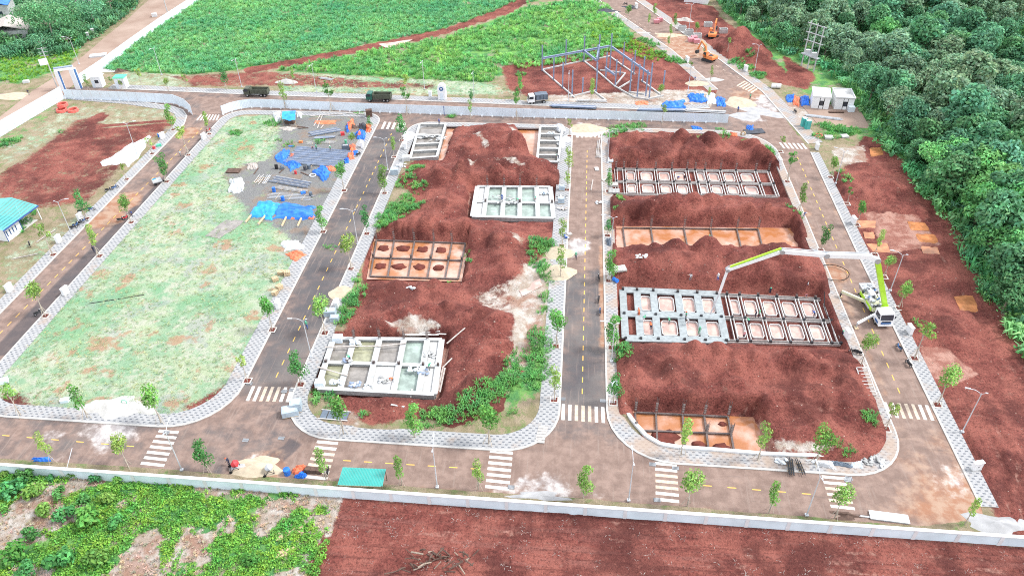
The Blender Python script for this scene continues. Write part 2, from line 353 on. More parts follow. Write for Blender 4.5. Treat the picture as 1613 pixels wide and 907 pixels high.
PUD = [[(1351,347),(1379,347),(1379,357),(1354,357)],[(1433,349),(1456,350),(1462,361),(1437,360)],[(1443,368),(1470,369),(1477,381),(1448,380)],[(1362,365),(1376,365),(1378,374),(1364,373)],[(1369,384),(1395,383),(1400,395),(1376,394)],[(1453,387),(1475,389),(1478,398),(1457,397)],[(1507,468),(1530,465),(1541,488),(1515,486)],[(1372,233),(1388,231),(1390,243),(1374,245)]]
PITS += [pit(q, .5) for q in PUD]
ATTR = {}
def axis(core, lo, hi, far):
    a = list(core); s = .6; v = a[-1]
    while v < hi: s = min(s*1.06, 4.5); v += s; a.append(v)
    while v < far: s *= 1.5; v += s; a.append(v)
    s = .6; v = a[0]
    while v > lo: s = min(s*1.06, 4.5); v -= s; a.insert(0, v)
    while v > -far: s *= 1.5; v -= s; a.insert(0, v)
    return np.array(a)
GX = axis(np.arange(-112, 86, .44), -250, 220, 6000)
GY = axis(np.concatenate([np.arange(48, 112, .40), np.arange(112, 222, .62)]), 35, 420, 6000)
def areas(X, Y, polys, w=1.0, feather=2.5, px=True):
    out = np.zeros(X.shape)
    for i, p in enumerate(polys):
        q = gp(p) if px else np.array(p); ww = w[i] if isinstance(w, list) else w
        lo = q.min(0)-feather*2; hi = q.max(0)+feather*2
        m = (X > lo[0]) & (X < hi[0]) & (Y > lo[1]) & (Y < hi[1])
        if not m.any(): continue
        out[m] = np.maximum(out[m], ww*sstep(-feather, feather, sdist(X[m], Y[m], q)))
    return out
def build_ground():
    X, Y = np.meshgrid(GX, GY)
    Z = np.full(X.shape, .06)
    far = np.maximum(0, np.hypot(X, Y-150)-260)
    Z += (fbm(X*.05, Y*.05, 1)-.5)*.5*sstep(0, 30, far)
    soil = areas(X, Y, SOIL, SOILW); lawn = areas(X, Y, LAWN, [1, .42, .62, .42, .5]); lush = areas(X, Y, LUSH, LUSHW); gravel = areas(X, Y, GRAVEL, 1, 3); pale = areas(X, Y, PALE, PALEW, 2); pink = areas(X, Y, PINK, 1, 1.2)
    trk = gp([(400,110),(500,92),(590,74),(700,50),(790,20),(840,-10)]); d, _ = linedist(X, Y, trk); t = 1-sstep(2.0, 3.6, d+(fbm(X*.2, Y*.2, 4)-.5)*3)
    soil = np.maximum(soil, t*.8); lush = lush*(1-t)
    for pts in ([(100,235),(150,200),(270,190)], [(110,240),(160,205),(275,196)], [(130,238),(180,222),(235,200)], [(50,280),(110,240),(140,200),(160,180)], [(60,288),(120,246),(150,205),(168,183)]):
        d, _ = linedist(X, Y, gp(pts)); soil = np.maximum(soil, (1-sstep(.5, 1.1, d))*.95)
    m = areas(X, Y, [LUSH[3]], 1, 1); v = sstep(.47, .56, fbm(X*.16, Y*.16, 31, 5)); lush = np.where(m > .5, v, lush); pale = np.maximum(pale, m*.95*(1-v))
    # heaps of excavated earth
    H = np.zeros(X.shape)
    piles = []; rs = np.random.RandomState(8)
    for pts, h, R, _ in MOUNDS:
        piles.append((pts, h*.62, R, 1)); L = sum(math.dist(a, b) for a, b in zip(pts, pts[1:])); n = int(L/2.2)+1
        for i in range(n):
            t = (i+.5)/n*(len(pts)-1); j = min(int(t), max(len(pts)-2, 0)); q = pts[j] if len(pts) == 1 else (pts[j][0]*(1-t+j)+pts[j+1][0]*(t-j), pts[j][1]*(1-t+j)+pts[j+1][1]*(t-j))
            piles.append(([(q[0]+rs.uniform(-1, 1)*R*.3, q[1]+rs.uniform(-1, 1)*R*.42)], h*rs.uniform(.6, 1.3), R*rs.uniform(.36, .66), 0))
    for pts, h, R, _ in piles:
        lo = np.array(pts).min(0)-R*1.5; hi = np.array(pts).max(0)+R*1.5
        m = (X > lo[0]) & (X < hi[0]) & (Y > lo[1]) & (Y < hi[1]); x, y = X[m], Y[m]
        d, _ = linedist(x, y, pts)
        d = d+(fbm(x*.22, y*.22, h, 3)-.5)*R*.75
        u = np.clip((R-d)/R, 0, 1)
        top = h*1.3*(1+(fbm(x*.13, y*.13, 9)-.5)*.8)
        hh = top*(1-np.exp(-.9*u))/(1-math.exp(-.9))*sstep(0, .12, u)
        H[m] = np.maximum(H[m], hh)
    inpit = np.zeros(X.shape); PZ = np.zeros(X.shape)
    for q, dep in PITS:
        lo = q.min(0)-3; hi = q.max(0)+3; m = (X > lo[0]) & (X < hi[0]) & (Y > lo[1]) & (Y < hi[1])
        s = sdist(X[m], Y[m], q)+(fbm(X[m]*.45, Y[m]*.45, 2, 3)-.5)*1.3
        f = sstep(-.8, .1, s); inpit[m] = np.maximum(inpit[m], sstep(-1.2, .1, s)); PZ[m] = np.minimum(PZ[m], -dep*f)
    H *= (1-inpit)
    soil = np.maximum(soil, sstep(.15, .5, H)); lawn *= 1-sstep(.1, .4, H); lush *= 1-sstep(.15, .6, H); pink *= 1-sstep(.2, .6, H)
    ph = areas(X, Y, [[tuple(q) for q in [g(a, b, 3.2)[:2] for a, b in pl]] for pl in PALEH], .62, 1.0, False)
    soil = np.maximum(soil, inpit); lush *= 1-inpit; pale = pale*(1-.7*sstep(.6, 1.6, H))*(1-inpit); pale = np.maximum(pale, ph)
    rel = np.clip(soil-.3, 0, 1)*(1-inpit*.8)
    Z += H+PZ+rel*((fbm(X*.5, Y*.5, 5, 4)-.5)*.8-np.abs(fbm(X*.34+fbm(X*.2, Y*.2, 15)*2, Y*.16, 25, 3)-.5)*2.0+.25+(fbm(X*1.5, Y*1.5, 6, 2)-.5)*.35)*np.clip(.2+H*.55, 0, 1.1)
    # ruts across the cleared earth at the front
    m = areas(X, Y, [SOIL[3]], 1, 2); Z += m*(np.sin(Y*3.1+np.sin(X*.12)*3+X*.05)*.07)
    Z += lush*(fbm(X*.3, Y*.3, 7)-.45)*.3
    for pts, w in (([(470,845),(800,838),(1150,862),(1640,885)], .5), ([(470,858),(800,850),(1150,876),(1640,902)], .5), ([(560,800),(900,815),(1300,850),(1640,870)], .4), ([(830,800),(800,850),(790,910)], .4), ([(905,802),(890,850),(880,910)], .4), ([(1100,890),(1350,900),(1640,930)], .7), ([(1480,640),(1560,660),(1600,740),(1610,820)], .45), ([(1490,655),(1550,680),(1580,750),(1590,820)], .45), ([(1400,280),(1470,380),(1550,520),(1640,640)], .5), ([(1180,690),(1290,670),(1380,690)], .45), ([(1030,655),(1200,640),(1360,660)], .4), ([(740,480),(860,430)], .4), ([(735,500),(860,455)], .4)):
        d, _ = linedist(X, Y, gp(pts)); d = d+(fbm(X*.3, Y*.3, 44)-.5)*1.2; q = (1-sstep(w*.4, w*1.1, d))*soil*(fbm(X*.2, Y*.2, 45) > .42); pink = np.maximum(pink, q*.36); Z -= q*.14; Z += .10*soil*(1-sstep(.1, .5, np.abs(d-w*2)))
    # cut down under the roads and pavements
    road = sdist(X, Y, ROAD_OUT); isl = np.full(X.shape, -1e9)
    for o, i in BLOCKS.values(): isl = np.maximum(isl, sdist(X, Y, i))
    isl = np.maximum(isl, sdist(X, Y, LEFT_IN))
    cut = sstep(-.4, .1, road)*(1-sstep(-.9, -.1, isl))
    pav = sstep(-3.6, -2.9, road)*(1-sstep(-.4, .3, road)); 
    pv2 = sstep(-3.6, -3.0, road)*(1-sstep(-.3, .2, road)); Z = np.where(pv2 > .01, np.minimum(Z, .05+(1-pv2)*1.5), Z)
    Z = Z*(1-cut)+(-.22)*cut
    ATTR.update(X=X, Y=Y, Z=Z, soil=soil, lush=lush, lawn=lawn, gravel=gravel, pale=pale, road=road, cut=cut, H=H, inpit=inpit)
    ny, nx = X.shape; I = np.arange(nx*ny).reshape(ny, nx)
    F = np.stack([I[:-1, :-1], I[:-1, 1:], I[1:, 1:], I[1:, :-1]], -1).reshape(-1, 4)
    V = np.stack([X, Y, Z], -1).reshape(-1, 3)
    m1 = np.stack([soil, lawn, lush], -1).reshape(-1, 3); m2 = np.stack([gravel, pale, pink], -1).reshape(-1, 3)
    me = npmesh('ground', V, F, ground_mat(), {'mone': m1, 'mtwo': m2}, smooth=True)
    o = link('ground', me); tag(o, 'red earth building ground with heaps, lawns and dug pits', kind='structure')
def zat(x, y):
    i = int(np.clip(np.searchsorted(GX, x)-1, 0, len(GX)-2)); j = int(np.clip(np.searchsorted(GY, y)-1, 0, len(GY)-2))
    u = (x-GX[i])/(GX[i+1]-GX[i]); v = (y-GY[j])/(GY[j+1]-GY[j]); Z = ATTR['Z']
    return float((Z[j, i]*(1-u)+Z[j, i+1]*u)*(1-v)+(Z[j+1, i]*(1-u)+Z[j+1, i+1]*u)*v)
def zarr(x, y, key='Z'):
    i = np.clip(np.searchsorted(GX, x)-1, 0, len(GX)-2); j = np.clip(np.searchsorted(GY, y)-1, 0, len(GY)-2); A = ATTR[key]
    u = np.clip((x-GX[i])/(GX[i+1]-GX[i]), 0, 1); v = np.clip((y-GY[j])/(GY[j+1]-GY[j]), 0, 1)
    return (A[j, i]*(1-u)+A[j, i+1]*u)*(1-v)+(A[j+1, i]*(1-u)+A[j+1, i+1]*u)*v
class NB:
    """short hand for shader nodes"""
    def __init__(s, name):
        s.m = bpy.data.materials.new(name); s.m.use_nodes = True; s.t = s.m.node_tree; s.b = s.t.nodes['Principled BSDF']; s.pos = s.t.nodes.new('ShaderNodeNewGeometry').outputs['Position']
    def set(s, sock, v):
        if hasattr(v, 'is_output'): s.t.links.new(v, sock)
        elif isinstance(v, tuple): sock.default_value = (*v, 1) if len(v) == 3 and sock.type == 'RGBA' else v
        else: sock.default_value = v
    def noise(s, scale, det=5, rough=.6, off=None, vec=None):
        n = s.t.nodes.new('ShaderNodeTexNoise'); n.inputs['Scale'].default_value = scale; n.inputs['Detail'].default_value = det; n.inputs['Roughness'].default_value = rough
        v = vec or s.pos
        if off:
            a = s.t.nodes.new('ShaderNodeVectorMath'); a.inputs[1].default_value = (off, off*2, off*3); s.set(a.inputs[0], v); v = a.outputs[0]
        s.set(n.inputs['Vector'], v); return n.outputs[0]
    def mapv(s, sc, rz=0):
        n = s.t.nodes.new('ShaderNodeMapping'); n.inputs['Scale'].default_value = sc; n.inputs['Rotation'].default_value = (0, 0, rz); s.set(n.inputs['Vector'], s.pos); return n.outputs[0]
    def math(s, op, a, b=0.0, c=0.0):
        n = s.t.nodes.new('ShaderNodeMath'); n.operation = op; s.set(n.inputs[0], a); s.set(n.inputs[1], b); s.set(n.inputs[2], c); return n.outputs[0]
    def ramp(s, v, a, b, c=0.0, d=1.0):
        n = s.t.nodes.new('ShaderNodeMapRange'); n.interpolation_type = 'SMOOTHSTEP'; s.set(n.inputs[0], v)
        for i, q in enumerate((a, b, c, d)): s.set(n.inputs[i+1], q)
        return n.outputs[0]
    def mix(s, f, a, b, mode='MIX'):
        n = s.t.nodes.new('ShaderNodeMix'); n.data_type = 'RGBA'; n.blend_type = mode; s.set(n.inputs[0], f); s.set(n.inputs[6], a); s.set(n.inputs[7], b); return n.outputs[2]
    def attr(s, name):
        a = s.t.nodes.new('ShaderNodeAttribute'); a.attribute_name = name; q = s.t.nodes.new('ShaderNodeSeparateColor'); s.set(q.inputs[0], a.outputs['Color']); return q.outputs
    def xyz(s, v=None):
        q = s.t.nodes.new('ShaderNodeSeparateXYZ'); s.set(q.inputs[0], v or s.pos); return q.outputs
    def finish(s, col, rough=.9, bump=None, dist=.1, strength=.5, spec=.25):
        s.set(s.b.inputs['Base Color'], col); s.set(s.b.inputs['Roughness'], rough); s.b.inputs['Specular IOR Level'].default_value = spec
        if bump is not None:
            n = s.t.nodes.new('ShaderNodeBump'); n.inputs['Strength'].default_value = strength; n.inputs['Distance'].default_value = dist; s.set(n.inputs['Height'], bump); s.set(s.b.inputs['Normal'], n.outputs[0])
        return s.m
def ground_mat():
    b = NB('earth'); big = b.noise(.06, 4); mid = b.noise(.35, 6); fine = b.noise(2.2, 6, .65); vfine = b.noise(7, 4, .7); o2 = b.noise(.18, 5, .6, 37); o3 = b.noise(.5, 6, .65, 71)
    soil, lawn, lush = b.attr('mone')[:3]; gr, pale, pink = b.attr('mtwo')[:3]
    col = b.mix(b.ramp(mid, .35, .65), (.23, .20, .115), (.34, .27, .19)); col = b.mix(b.ramp(o3, .5, .66), col, (.16, .22, .08))
    jit = b.math('ADD', b.math('MULTIPLY', b.math('SUBTRACT', o3, .5), 1.0), b.math('MULTIPLY', b.math('SUBTRACT', fine, .5), .5))
    def m(v): return b.ramp(b.math('ADD', v, jit), .32, .62)
    lw = b.mix(b.ramp(o2, .4, .6), (.24, .38, .24), (.38, .44, .29)); lw = b.mix(b.ramp(o3, .46, .62), lw, (.44, .46, .36)); lw = b.mix(b.ramp(b.noise(.13, 4, .6, 211), .53, .63, 0, .6), lw, (.30, .33, .31)); lw = b.mix(b.ramp(big, .5, .64, 0, .6), lw, (.12, .34, .16)); lw = b.mix(b.ramp(fine, .52, .72, 0, .6), lw, (.12, .22, .10))
    lw = b.mix(b.ramp(b.noise(.22, 5, .6, 113), .57, .66, 0, .8), lw, (.38, .22, .14))
    col = b.mix(m(lawn), col, lw)
    lu = b.mix(b.ramp(mid, .4, .6), (.08, .23, .08), (.16, .34, .09)); lu = b.mix(b.ramp(b.noise(.16, 5, .6, 19), .53, .62, 0, .85), lu, (.33, .27, .20))
    col = b.mix(m(lush), col, lu)
    so = b.mix(b.ramp(fine, .35, .65), (.130, .037, .030), (.240, .071, .057)); so = b.mix(b.ramp(o2, .40, .60), so, (.305, .103, .079)); px_, py_, pz_ = b.xyz(); fr_ = b.math('MULTIPLY', b.ramp(py_, 66, 62), .45); so = b.mix(b.math('MULTIPLY', fr_, b.ramp(b.noise(1, 5, .65, 8, b.mapv((.05, .75, 1), .06)), .5, .62)), so, (.27, .12, .10)); so = b.mix(b.math('MULTIPLY', fr_, b.ramp(b.noise(1, 5, .65, 31, b.mapv((.06, 1.1, 1), .1)), .55, .63)), so, (.06, .016, .014)); so = b.mix(b.ramp(o3, .58, .74, 0, .6), so, (.27, .125, .095)); so = b.mix(b.ramp(b.noise(.1, 4, .6, 55), .48, .62, 0, .75), so, (.085, .024, .021)); so = b.mix(b.ramp(vfine, .58, .72, 0, .5), so, (.26, .115, .095)); so = b.mix(b.ramp(b.noise(3.2, 6, .75, 140), .52, .36, 0, .65), so, (.052, .015, .013)); so = b.mix(b.ramp(b.noise(1.1, 6, .7, 150), .55, .68, 0, .55), so, (.28, .105, .08))
    col = b.mix(m(soil), col, so)
    gv = b.mix(b.ramp(vfine, .35, .65), (.155, .155, .155), (.25, .25, .245)); gv = b.mix(b.ramp(o2, .5, .66), gv, (.25, .19, .15)); gv = b.mix(b.ramp(o3, .55, .72, 0, .7), gv, (.25, .30, .18))
    col = b.mix(b.ramp(b.math('ADD', gr, b.math('MULTIPLY', jit, 1.6)), .3, .75), col, gv)
    pl = b.mix(b.ramp(o3, .4, .65), (.36, .29, .235), (.53, .49, .45)); pl = b.mix(b.ramp(o2, .5, .62, 0, .7), pl, (.30, .15, .10)); pl = b.mix(b.ramp(fine, .58, .72, 0, .5), pl, (.22, .25, .12))
    col = b.mix(m(pale), col, pl)
    col = b.mix(b.ramp(b.math('ADD', pink, b.math('MULTIPLY', jit, .6)), .3, .6), col, b.mix(b.ramp(o3, .4, .6), (.30, .13, .10), (.44, .25, .20)))
    # scattered pale stones
    vo = b.t.nodes.new('ShaderNodeTexVoronoi'); vo.inputs['Scale'].default_value = 1.1; b.set(vo.inputs['Vector'], b.pos)
    st = b.math('MULTIPLY', b.ramp(vo.outputs[0], .13, .07), b.math('MULTIPLY', b.ramp(b.noise(.25, 3, .5, 90), .5, .62), soil)); col = b.mix(b.math('MULTIPLY', st, .25), col, (.36, .27, .23))
    bump = b.math('ADD', b.math('MULTIPLY', mid, .8), b.math('ADD', fine, b.math('MULTIPLY', vfine, .5)))
    return b.finish(col, .95, bump, .5, .8)
def road_mat():
    b = NB('asphalt'); big = b.noise(.09, 5); mid = b.noise(.5, 6, .65); vf = b.noise(9, 4, .7); dust, dirt, white = b.attr('mone')[:3]; dk = b.attr('mtwo')[0]
    n2 = b.noise(.28, 6, .65, 23); jit = b.math('ADD', b.math('MULTIPLY', b.math('SUBTRACT', n2, .5), .9), b.math('MULTIPLY', b.math('SUBTRACT', mid, .5), .5))
    col = b.mix(b.ramp(vf, .3, .7), (.072, .067, .072), (.108, .10, .103)); col = b.mix(b.ramp(big, .4, .65), col, (.142, .126, .12))
    col = b.mix(b.ramp(b.math('ADD', dust, jit), .02, .5), col, b.mix(b.ramp(mid, .35, .7), (.18, .122, .10), (.275, .193, .16)))
    st = b.noise(1, 4, .6, 5, b.mapv((2.2, .12, 1))); col = b.mix(b.ramp(st, .54, .70, 0, .5), col, (.27, .21, .18)); st2 = b.noise(1, 4, .6, 45, b.mapv((.15, 1.8, 1))); col = b.mix(b.ramp(st2, .58, .72, 0, .3), col, (.10, .085, .08))
    col = b.mix(b.ramp(b.math('ADD', dk, b.math('MULTIPLY', jit, .5)), .3, .7, 0, .7), col, (.052, .05, .058))
    col = b.mix(b.ramp(b.math('ADD', dirt, jit), .35, .75, 0, .92), col, b.mix(b.ramp(mid, .4, .6), (.30, .145, .085), (.36, .24, .17)))
    col = b.mix(b.ramp(b.math('ADD', white, b.math('MULTIPLY', jit, 1.7)), .55, 1.05, 0, .75), col, b.mix(b.ramp(mid, .4, .65), (.36, .34, .34), (.62, .61, .60)))
    return b.finish(col, b.ramp(big, .4, .7, .8, .62), b.math('ADD', vf, mid), .03, .4, .3)
def paving_mat(name, dirty):
    b = NB(name); x, y, _ = b.xyz(); n2 = b.noise(.25, 6, .65, 12); f = b.noise(4, 4)
    r = b.math('DIVIDE', y, .52); row = b.math('FLOOR', r); sh = b.math('MULTIPLY', b.math('MODULO', b.math('ABSOLUTE', row), 2.0), .5)
    u = b.math('FRACT', b.math('ADD', b.math('DIVIDE', x, 1.0), sh)); v = b.math('FRACT', r)
    dk = b.math('MULTIPLY', b.math('LESS_THAN', u, .44), b.math('LESS_THAN', v, .45))
    joint = b.math('MAXIMUM', b.math('LESS_THAN', b.math('FRACT', b.math('MULTIPLY', u, 2.0)), .05), b.math('LESS_THAN', v, .06))
    col = b.mix(b.ramp(f, .3, .7), (.30, .305, .31), (.38, .38, .385)); col = b.mix(dk, col, b.mix(b.ramp(f, .3, .7), (.12, .13, .15), (.17, .18, .20))); col = b.mix(b.math('MULTIPLY', joint, .3), col, (.3, .3, .3))
    col = b.mix(b.ramp(b.math('ADD', n2, dirty), .5, .74, 0, .8), col, (.36, .27, .21)); col = b.mix(b.ramp(b.noise(.4, 5, .6, 66), .62, .75, 0, .6), col, (.50, .48, .45))
    return b.finish(col, .85, joint, -.01, .5)
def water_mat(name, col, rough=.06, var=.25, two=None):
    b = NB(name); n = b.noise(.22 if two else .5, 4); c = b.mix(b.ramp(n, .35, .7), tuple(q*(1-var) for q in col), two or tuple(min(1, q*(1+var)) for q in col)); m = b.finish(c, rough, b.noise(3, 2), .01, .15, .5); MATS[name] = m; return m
MATS['asphalt'] = road_mat(); MATS['paving'] = paving_mat('paving', -.02); MATS['paving_dirty'] = paving_mat('paving_dirty', .12)
water_mat('muddy_water_sky_tint', (.50, .20, .08), two=(.58, .38, .31)); water_mat('pink_water', (.56, .37, .32), .12); water_mat('orange_water', (.50, .205, .09), .08, .3); water_mat('green_water', (.30, .37, .33)); water_mat('grey_water', (.26, .24, .22)); water_mat('olive_water', (.30, .30, .20))  # muddy water: pale pink patches paint the sky's reflection into the colour
mat('road_white', (.74, .72, .68), .7, .12, 1.6, two=(.52, .47, .43)); mat('road_yellow', (.70, .42, .10), .7, .15, 3); mat('road_worn', (.66, .55, .43), .75, .15, 1.6, two=(.42, .34, .27))
mat('kerb', (.50, .485, .46), .85, .12, .7); mat('dirt_road', (.27, .185, .145), .95, .3, .12, bump=.4, two=(.37, .28, .23)); mat('kerb_low', (.66, .65, .64), .85, .1, .7)
build_ground()
# ------------------------------------------------------------ asphalt sheet, level with the ground between the kerbs
def build_road():
    xs = np.arange(-205, 62, .55); ys = np.concatenate([np.arange(66, 86, .45), np.arange(86, 215, .6), np.arange(215, 380, 1.5)])
    X, Y = np.meshgrid(xs, ys); xc, yc = np.meshgrid((xs[1:]+xs[:-1])/2, (ys[1:]+ys[:-1])/2)
    ok = sdist(xc, yc, ROAD_OUT) > -.7
    for o, i in BLOCKS.values(): ok &= sdist(xc, yc, o) < .7
    ok &= sdist(xc, yc, LEFT_OUT) < .7
    ny, nx = X.shape; I = np.arange(nx*ny).reshape(ny, nx); F = np.stack([I[:-1, :-1], I[:-1, 1:], I[1:, 1:], I[1:, :-1]], -1)[ok]
    used = np.unique(F); mp = np.zeros(nx*ny, int); mp[used] = np.arange(len(used)); F = mp[F]; x = X.ravel()[used]; y = Y.ravel()[used]
    def band(pts, w, f): d, _ = linedist(x, y, gp(pts)); return 1-sstep(w-f, w+f, d)
    def spot(px, py, r, f=.6): c = g(px, py); d = np.hypot(x-c.x, y-c.y); return 1-sstep(r*(1-f), r*(1+f*.6), d)
    dust = np.full(x.shape, .34)
    dust = np.maximum(dust, areas(x, y, [[(480,660),(1500,740),(1613,860),(300,790),(470,700)]], .75, 6)); dust = np.maximum(dust, areas(x, y, [[(1180,130),(1290,240),(1480,640),(1540,800),(1370,760),(1215,230),(1060,90)]], .8, 3))
    dust = np.maximum(dust, areas(x, y, [[(895,190),(955,190),(952,480),(920,520),(885,430)]], .7, 4)); dust = np.maximum(dust, band([(0,520),(140,380),(250,280),(325,185)], 2.3, 1.2)*.5)
    dust = np.maximum(dust, areas(x, y, [[(940,0),(1010,0),(1290,230),(1180,150)]], .7, 2)); dust = np.maximum(dust, areas(x, y, [[(-10,660),(300,680),(420,690),(420,760),(-10,730)]], .35, 4)); dust = np.maximum(dust, areas(x, y, [[(300,150),(420,155),(900,165),(900,180),(380,165),(340,200)]], .55, 2))
    dust *= 1-.75*areas(x, y, [[(385,610),(470,610),(642,205),(590,205)], [(884,640),(955,640),(953,420),(888,430)]], 1, 2)
    dirt = np.maximum.reduce([spot(1080,78,9), spot(1060,60,6), spot(195,318,5)*.9, spot(165,345,5)*.9, spot(295,210,4), band([(948,390),(950,545)], .8, .9)*.8, spot(1310,430,4), spot(1560,790,8), band([(1200,600),(1240,790)], 1.2, 1)*.0, spot(410,740,5)*.7, spot(1262,335,3)*.6, spot(1180,150,8)*.6, band([(1225,245),(1300,400),(1395,620)], .9, .9)*.5, band([(1275,250),(1352,400),(1462,620),(1530,780)], 1.0, 1)*.45, spot(1450,720,9)*.45, spot(1380,775,7)*.35, spot(1500,800,9)*.7, band([(560,765),(900,788),(1300,822),(1460,832)], 1.2, 1.2)*.5, band([(700,725),(1000,745),(1330,775)], 1.0, 1.2)*.3])
    white = np.maximum.reduce([spot(80,690,3)*.7, spot(185,680,5)*.9, spot(150,672,4)*.8, spot(905,395,3), spot(912,385,3.5), spot(830,772,4)*.75, spot(860,774,5)*.75, spot(885,765,3)*.5, spot(800,774,3)*.6, spot(925,778,4)*.5, spot(1200,170,7), spot(1185,185,5)*.9, spot(1215,160,6), spot(1495,762,4)*.75, spot(1500,745,3)*.7, spot(405,735,4)*.8, spot(925,235,3)*.5, spot(1340,455,2)*.6, spot(925,200,5)*.7, spot(90,712,3)*.6])
    dark = np.maximum.reduce([areas(x, y, [[(457,688),(476,700),(452,722),(440,735),(420,730),(424,712),(446,702)]], .9, .8), areas(x, y, [[(888,500),(950,575),(953,640),(886,640)]], .6, 5), areas(x, y, [[(30,540),(210,340),(345,190),(335,188),(130,390),(-20,560)]], .0, 1), band([(10,548),(110,440),(245,305),(352,192)], 2.2, 1.2)*.9, areas(x, y, [[(470,460),(520,400),(560,400),(470,600),(390,610)]], .45, 4)])
    me = npmesh('asphalt_road', np.stack([x, y, np.zeros(len(x))], -1), F, 'asphalt', {'mone': np.stack([dust, dirt, white], -1), 'mtwo': np.stack([dark, dark*0, dark*0], -1)})
    o = link('asphalt_road', me); tag(o, 'dusty asphalt estate roads round the building plots', kind='structure'); return o
ROAD = build_road()
# ------------------------------------------------------------ pavements and kerbs
def pavement(outer, inner, closed, label, dirty=False, kerb_w=.32):
    n = len(outer); ed = n if closed else n-1; m = MB(); kb = MB()
    mid = []
    for o, i in zip(outer, inner):
        d = Vector((i[0]-o[0], i[1]-o[1])); L = d.length; mid.append((o[0]+d.x*kerb_w/L, o[1]+d.y*kerb_w/L))
    for i in range(ed):
        j = (i+1) % n
        m.add([(*mid[i], .13), (*mid[j], .13), (*inner[j], .13), (*inner[i], .13), (*inner[i], -.3), (*inner[j], -.3)], [(0, 1, 2, 3), (3, 2, 5, 4)])
        kb.hexa([(*outer[i], -.2), (*outer[j], -.2), (*mid[j], -.2), (*mid[i], -.2)], [(*outer[i], .15), (*outer[j], .15), (*mid[j], .15), (*mid[i], .15)])
    p = m.build('pavement', 'paving_dirty' if dirty else 'paving'); tag(p, label, kind='structure'); kb.build('kerb', 'kerb', p); return p
PV = {}
PV['lawn'] = pavement(*BLOCKS['lawn'], True, 'patterned paved footway round the mown grass plot')
PV['middle'] = pavement(*BLOCKS['middle'], True, 'patterned paved footway round the middle building plot')
PV['east'] = pavement(*BLOCKS['east'], True, 'patterned paved footway round the eastern building plot', True)
PV['left'] = pavement(LEFT_OUT[1:-1], LEFT_IN[1:-1], False, 'patterned paved footway beside the lot with the teal roofed office')
PV['strip'] = pavement(k((51.6, 62), (51.6, 118), (52.1, 156)), k((53.8, 62), (53.9, 118), (54, 156)), False, 'patterned paved footway along the cleared red strip by the wood')
PV['north'] = pavement(k((33, 178.4), (24, 176.5), (-6, 177.6), (-50.2, 179.7), (-84.3, 180.9), (-125.5, 183.1))[::-1], k((32.5, 181), (24, 179.4), (-6, 180.5), (-50.2, 182.6), (-84.3, 183.8), (-125.5, 186))[::-1], False, 'patterned paved footway on the field side of the fenced road')
PV['ne'] = pavement(k((52.5, 160), (47.4, 189.2), (35, 223.5), (18.4, 265.8), (-2, 320)), k((56, 161), (50.4, 190.2), (38, 224.6), (21, 267), (1, 321)), False, 'paved footway on the wood side of the slanting road', True)
PV['nw'] = pavement(k((36.5, 190), (27.2, 218), (7.6, 262), (-14, 318)), k((33.8, 189), (24.5, 217), (5, 261), (-17, 317)), False, 'paved footway on the field side of the slanting road', True)
# ------------------------------------------------------------ painted markings (children of the road)
def quad4(name, pts, m, parent, z=.008):
    return link(name, npmesh(name, [(*p[:2], z) for p in pts], [list(range(len(pts)))], m), parent)
def dashes(p, q, n, L=1.25, w=.17, mt='road_yellow', skip=()):
    p = Vector(p); q = Vector(q); d = (q-p).normalized(); s = Vector((-d.y, d.x))*w/2
    for i in range(n):
        if i in skip: continue
        c = p+(q-p)*((i+.5)/n); a = c-d*L/2; b = c+d*L/2; quad4('dash', [a-s, b-s, b+s, a+s], mt, ROAD)
def g2(px, py): v = g(px, py); return (v.x, v.y)
dashes(g2(917, 625), g2(925, 235), 33); dashes(g2(432, 600), g2(618, 208), 31); dashes(g2(-20, 545), g2(320, 200), 36); dashes(g2(1420, 625), g2(1255, 245), 28)
dashes(g2(-10, 684), g2(225, 704), 6); dashes(g2(530, 724), g2(765, 739), 7); dashes(g2(1095, 763), g2(1290, 779), 5); dashes(g2(965, 15), g2(1180, 132), 23, mt='road_worn')
def zebra(px4, n, label, mats=('road_white', 'road_worn')):
    a, b, c, d = [Vector(g2(*p)) for p in px4]      # a-b first stripe end edge, d-c last
    z = thing('zebra_crossing', None, None); z['kind'] = 'structure'; z['label'] = label
    for i in range(n):
        t0 = i/(n-.5); t1 = t0+.5/(n-.5)
        mt = mats[1] if n//2-1 <= i <= n//2+1 and len(mats) > 1 else mats[0]
        quad4('stripe', [a+(d-a)*t0, b+(c-b)*t0, b+(c-b)*t1, a+(d-a)*t1], mt, z, .009)
zebra([(884,661),(885,636),(952,641),(953,666)], 7, 'zebra crossing at the mouth of the central road')
zebra([(387,631),(397,608),(463,610),(455,633)], 7, 'zebra crossing at the mouth of the dark grey road')
zebra([(1400,657),(1391,633),(1462,638),(1472,662)], 7, 'zebra crossing at the mouth of the road with the pump truck')
zebra([(500,693),(533,696),(515,756),(477,752)], 7, 'zebra crossing across the wall road beside the teal shelter')
zebra([(772,708),(808,711),(802,772),(764,768)], 7, 'zebra crossing across the wall road west of the central mouth', ('road_white',))
zebra([(1032,727),(1066,730),(1070,792),(1033,788)], 7, 'zebra crossing across the wall road east of the central mouth')
zebra([(1294,748),(1331,751),(1347,803),(1309,799)], 6, 'zebra crossing across the wall road at its eastern end')
zebra([(251,676),(282,679),(258,735),(221,731)], 7, 'zebra crossing across the wall road below the mown plot', ('road_white',))
zebra([(600,203),(605,192),(640,194),(636,204)], 5, 'zebra crossing under the fence on the dark grey road', ('road_white',))
zebra([(908,217),(908,207),(944,207),(946,217)], 6, 'zebra crossing half under the spilled sand')
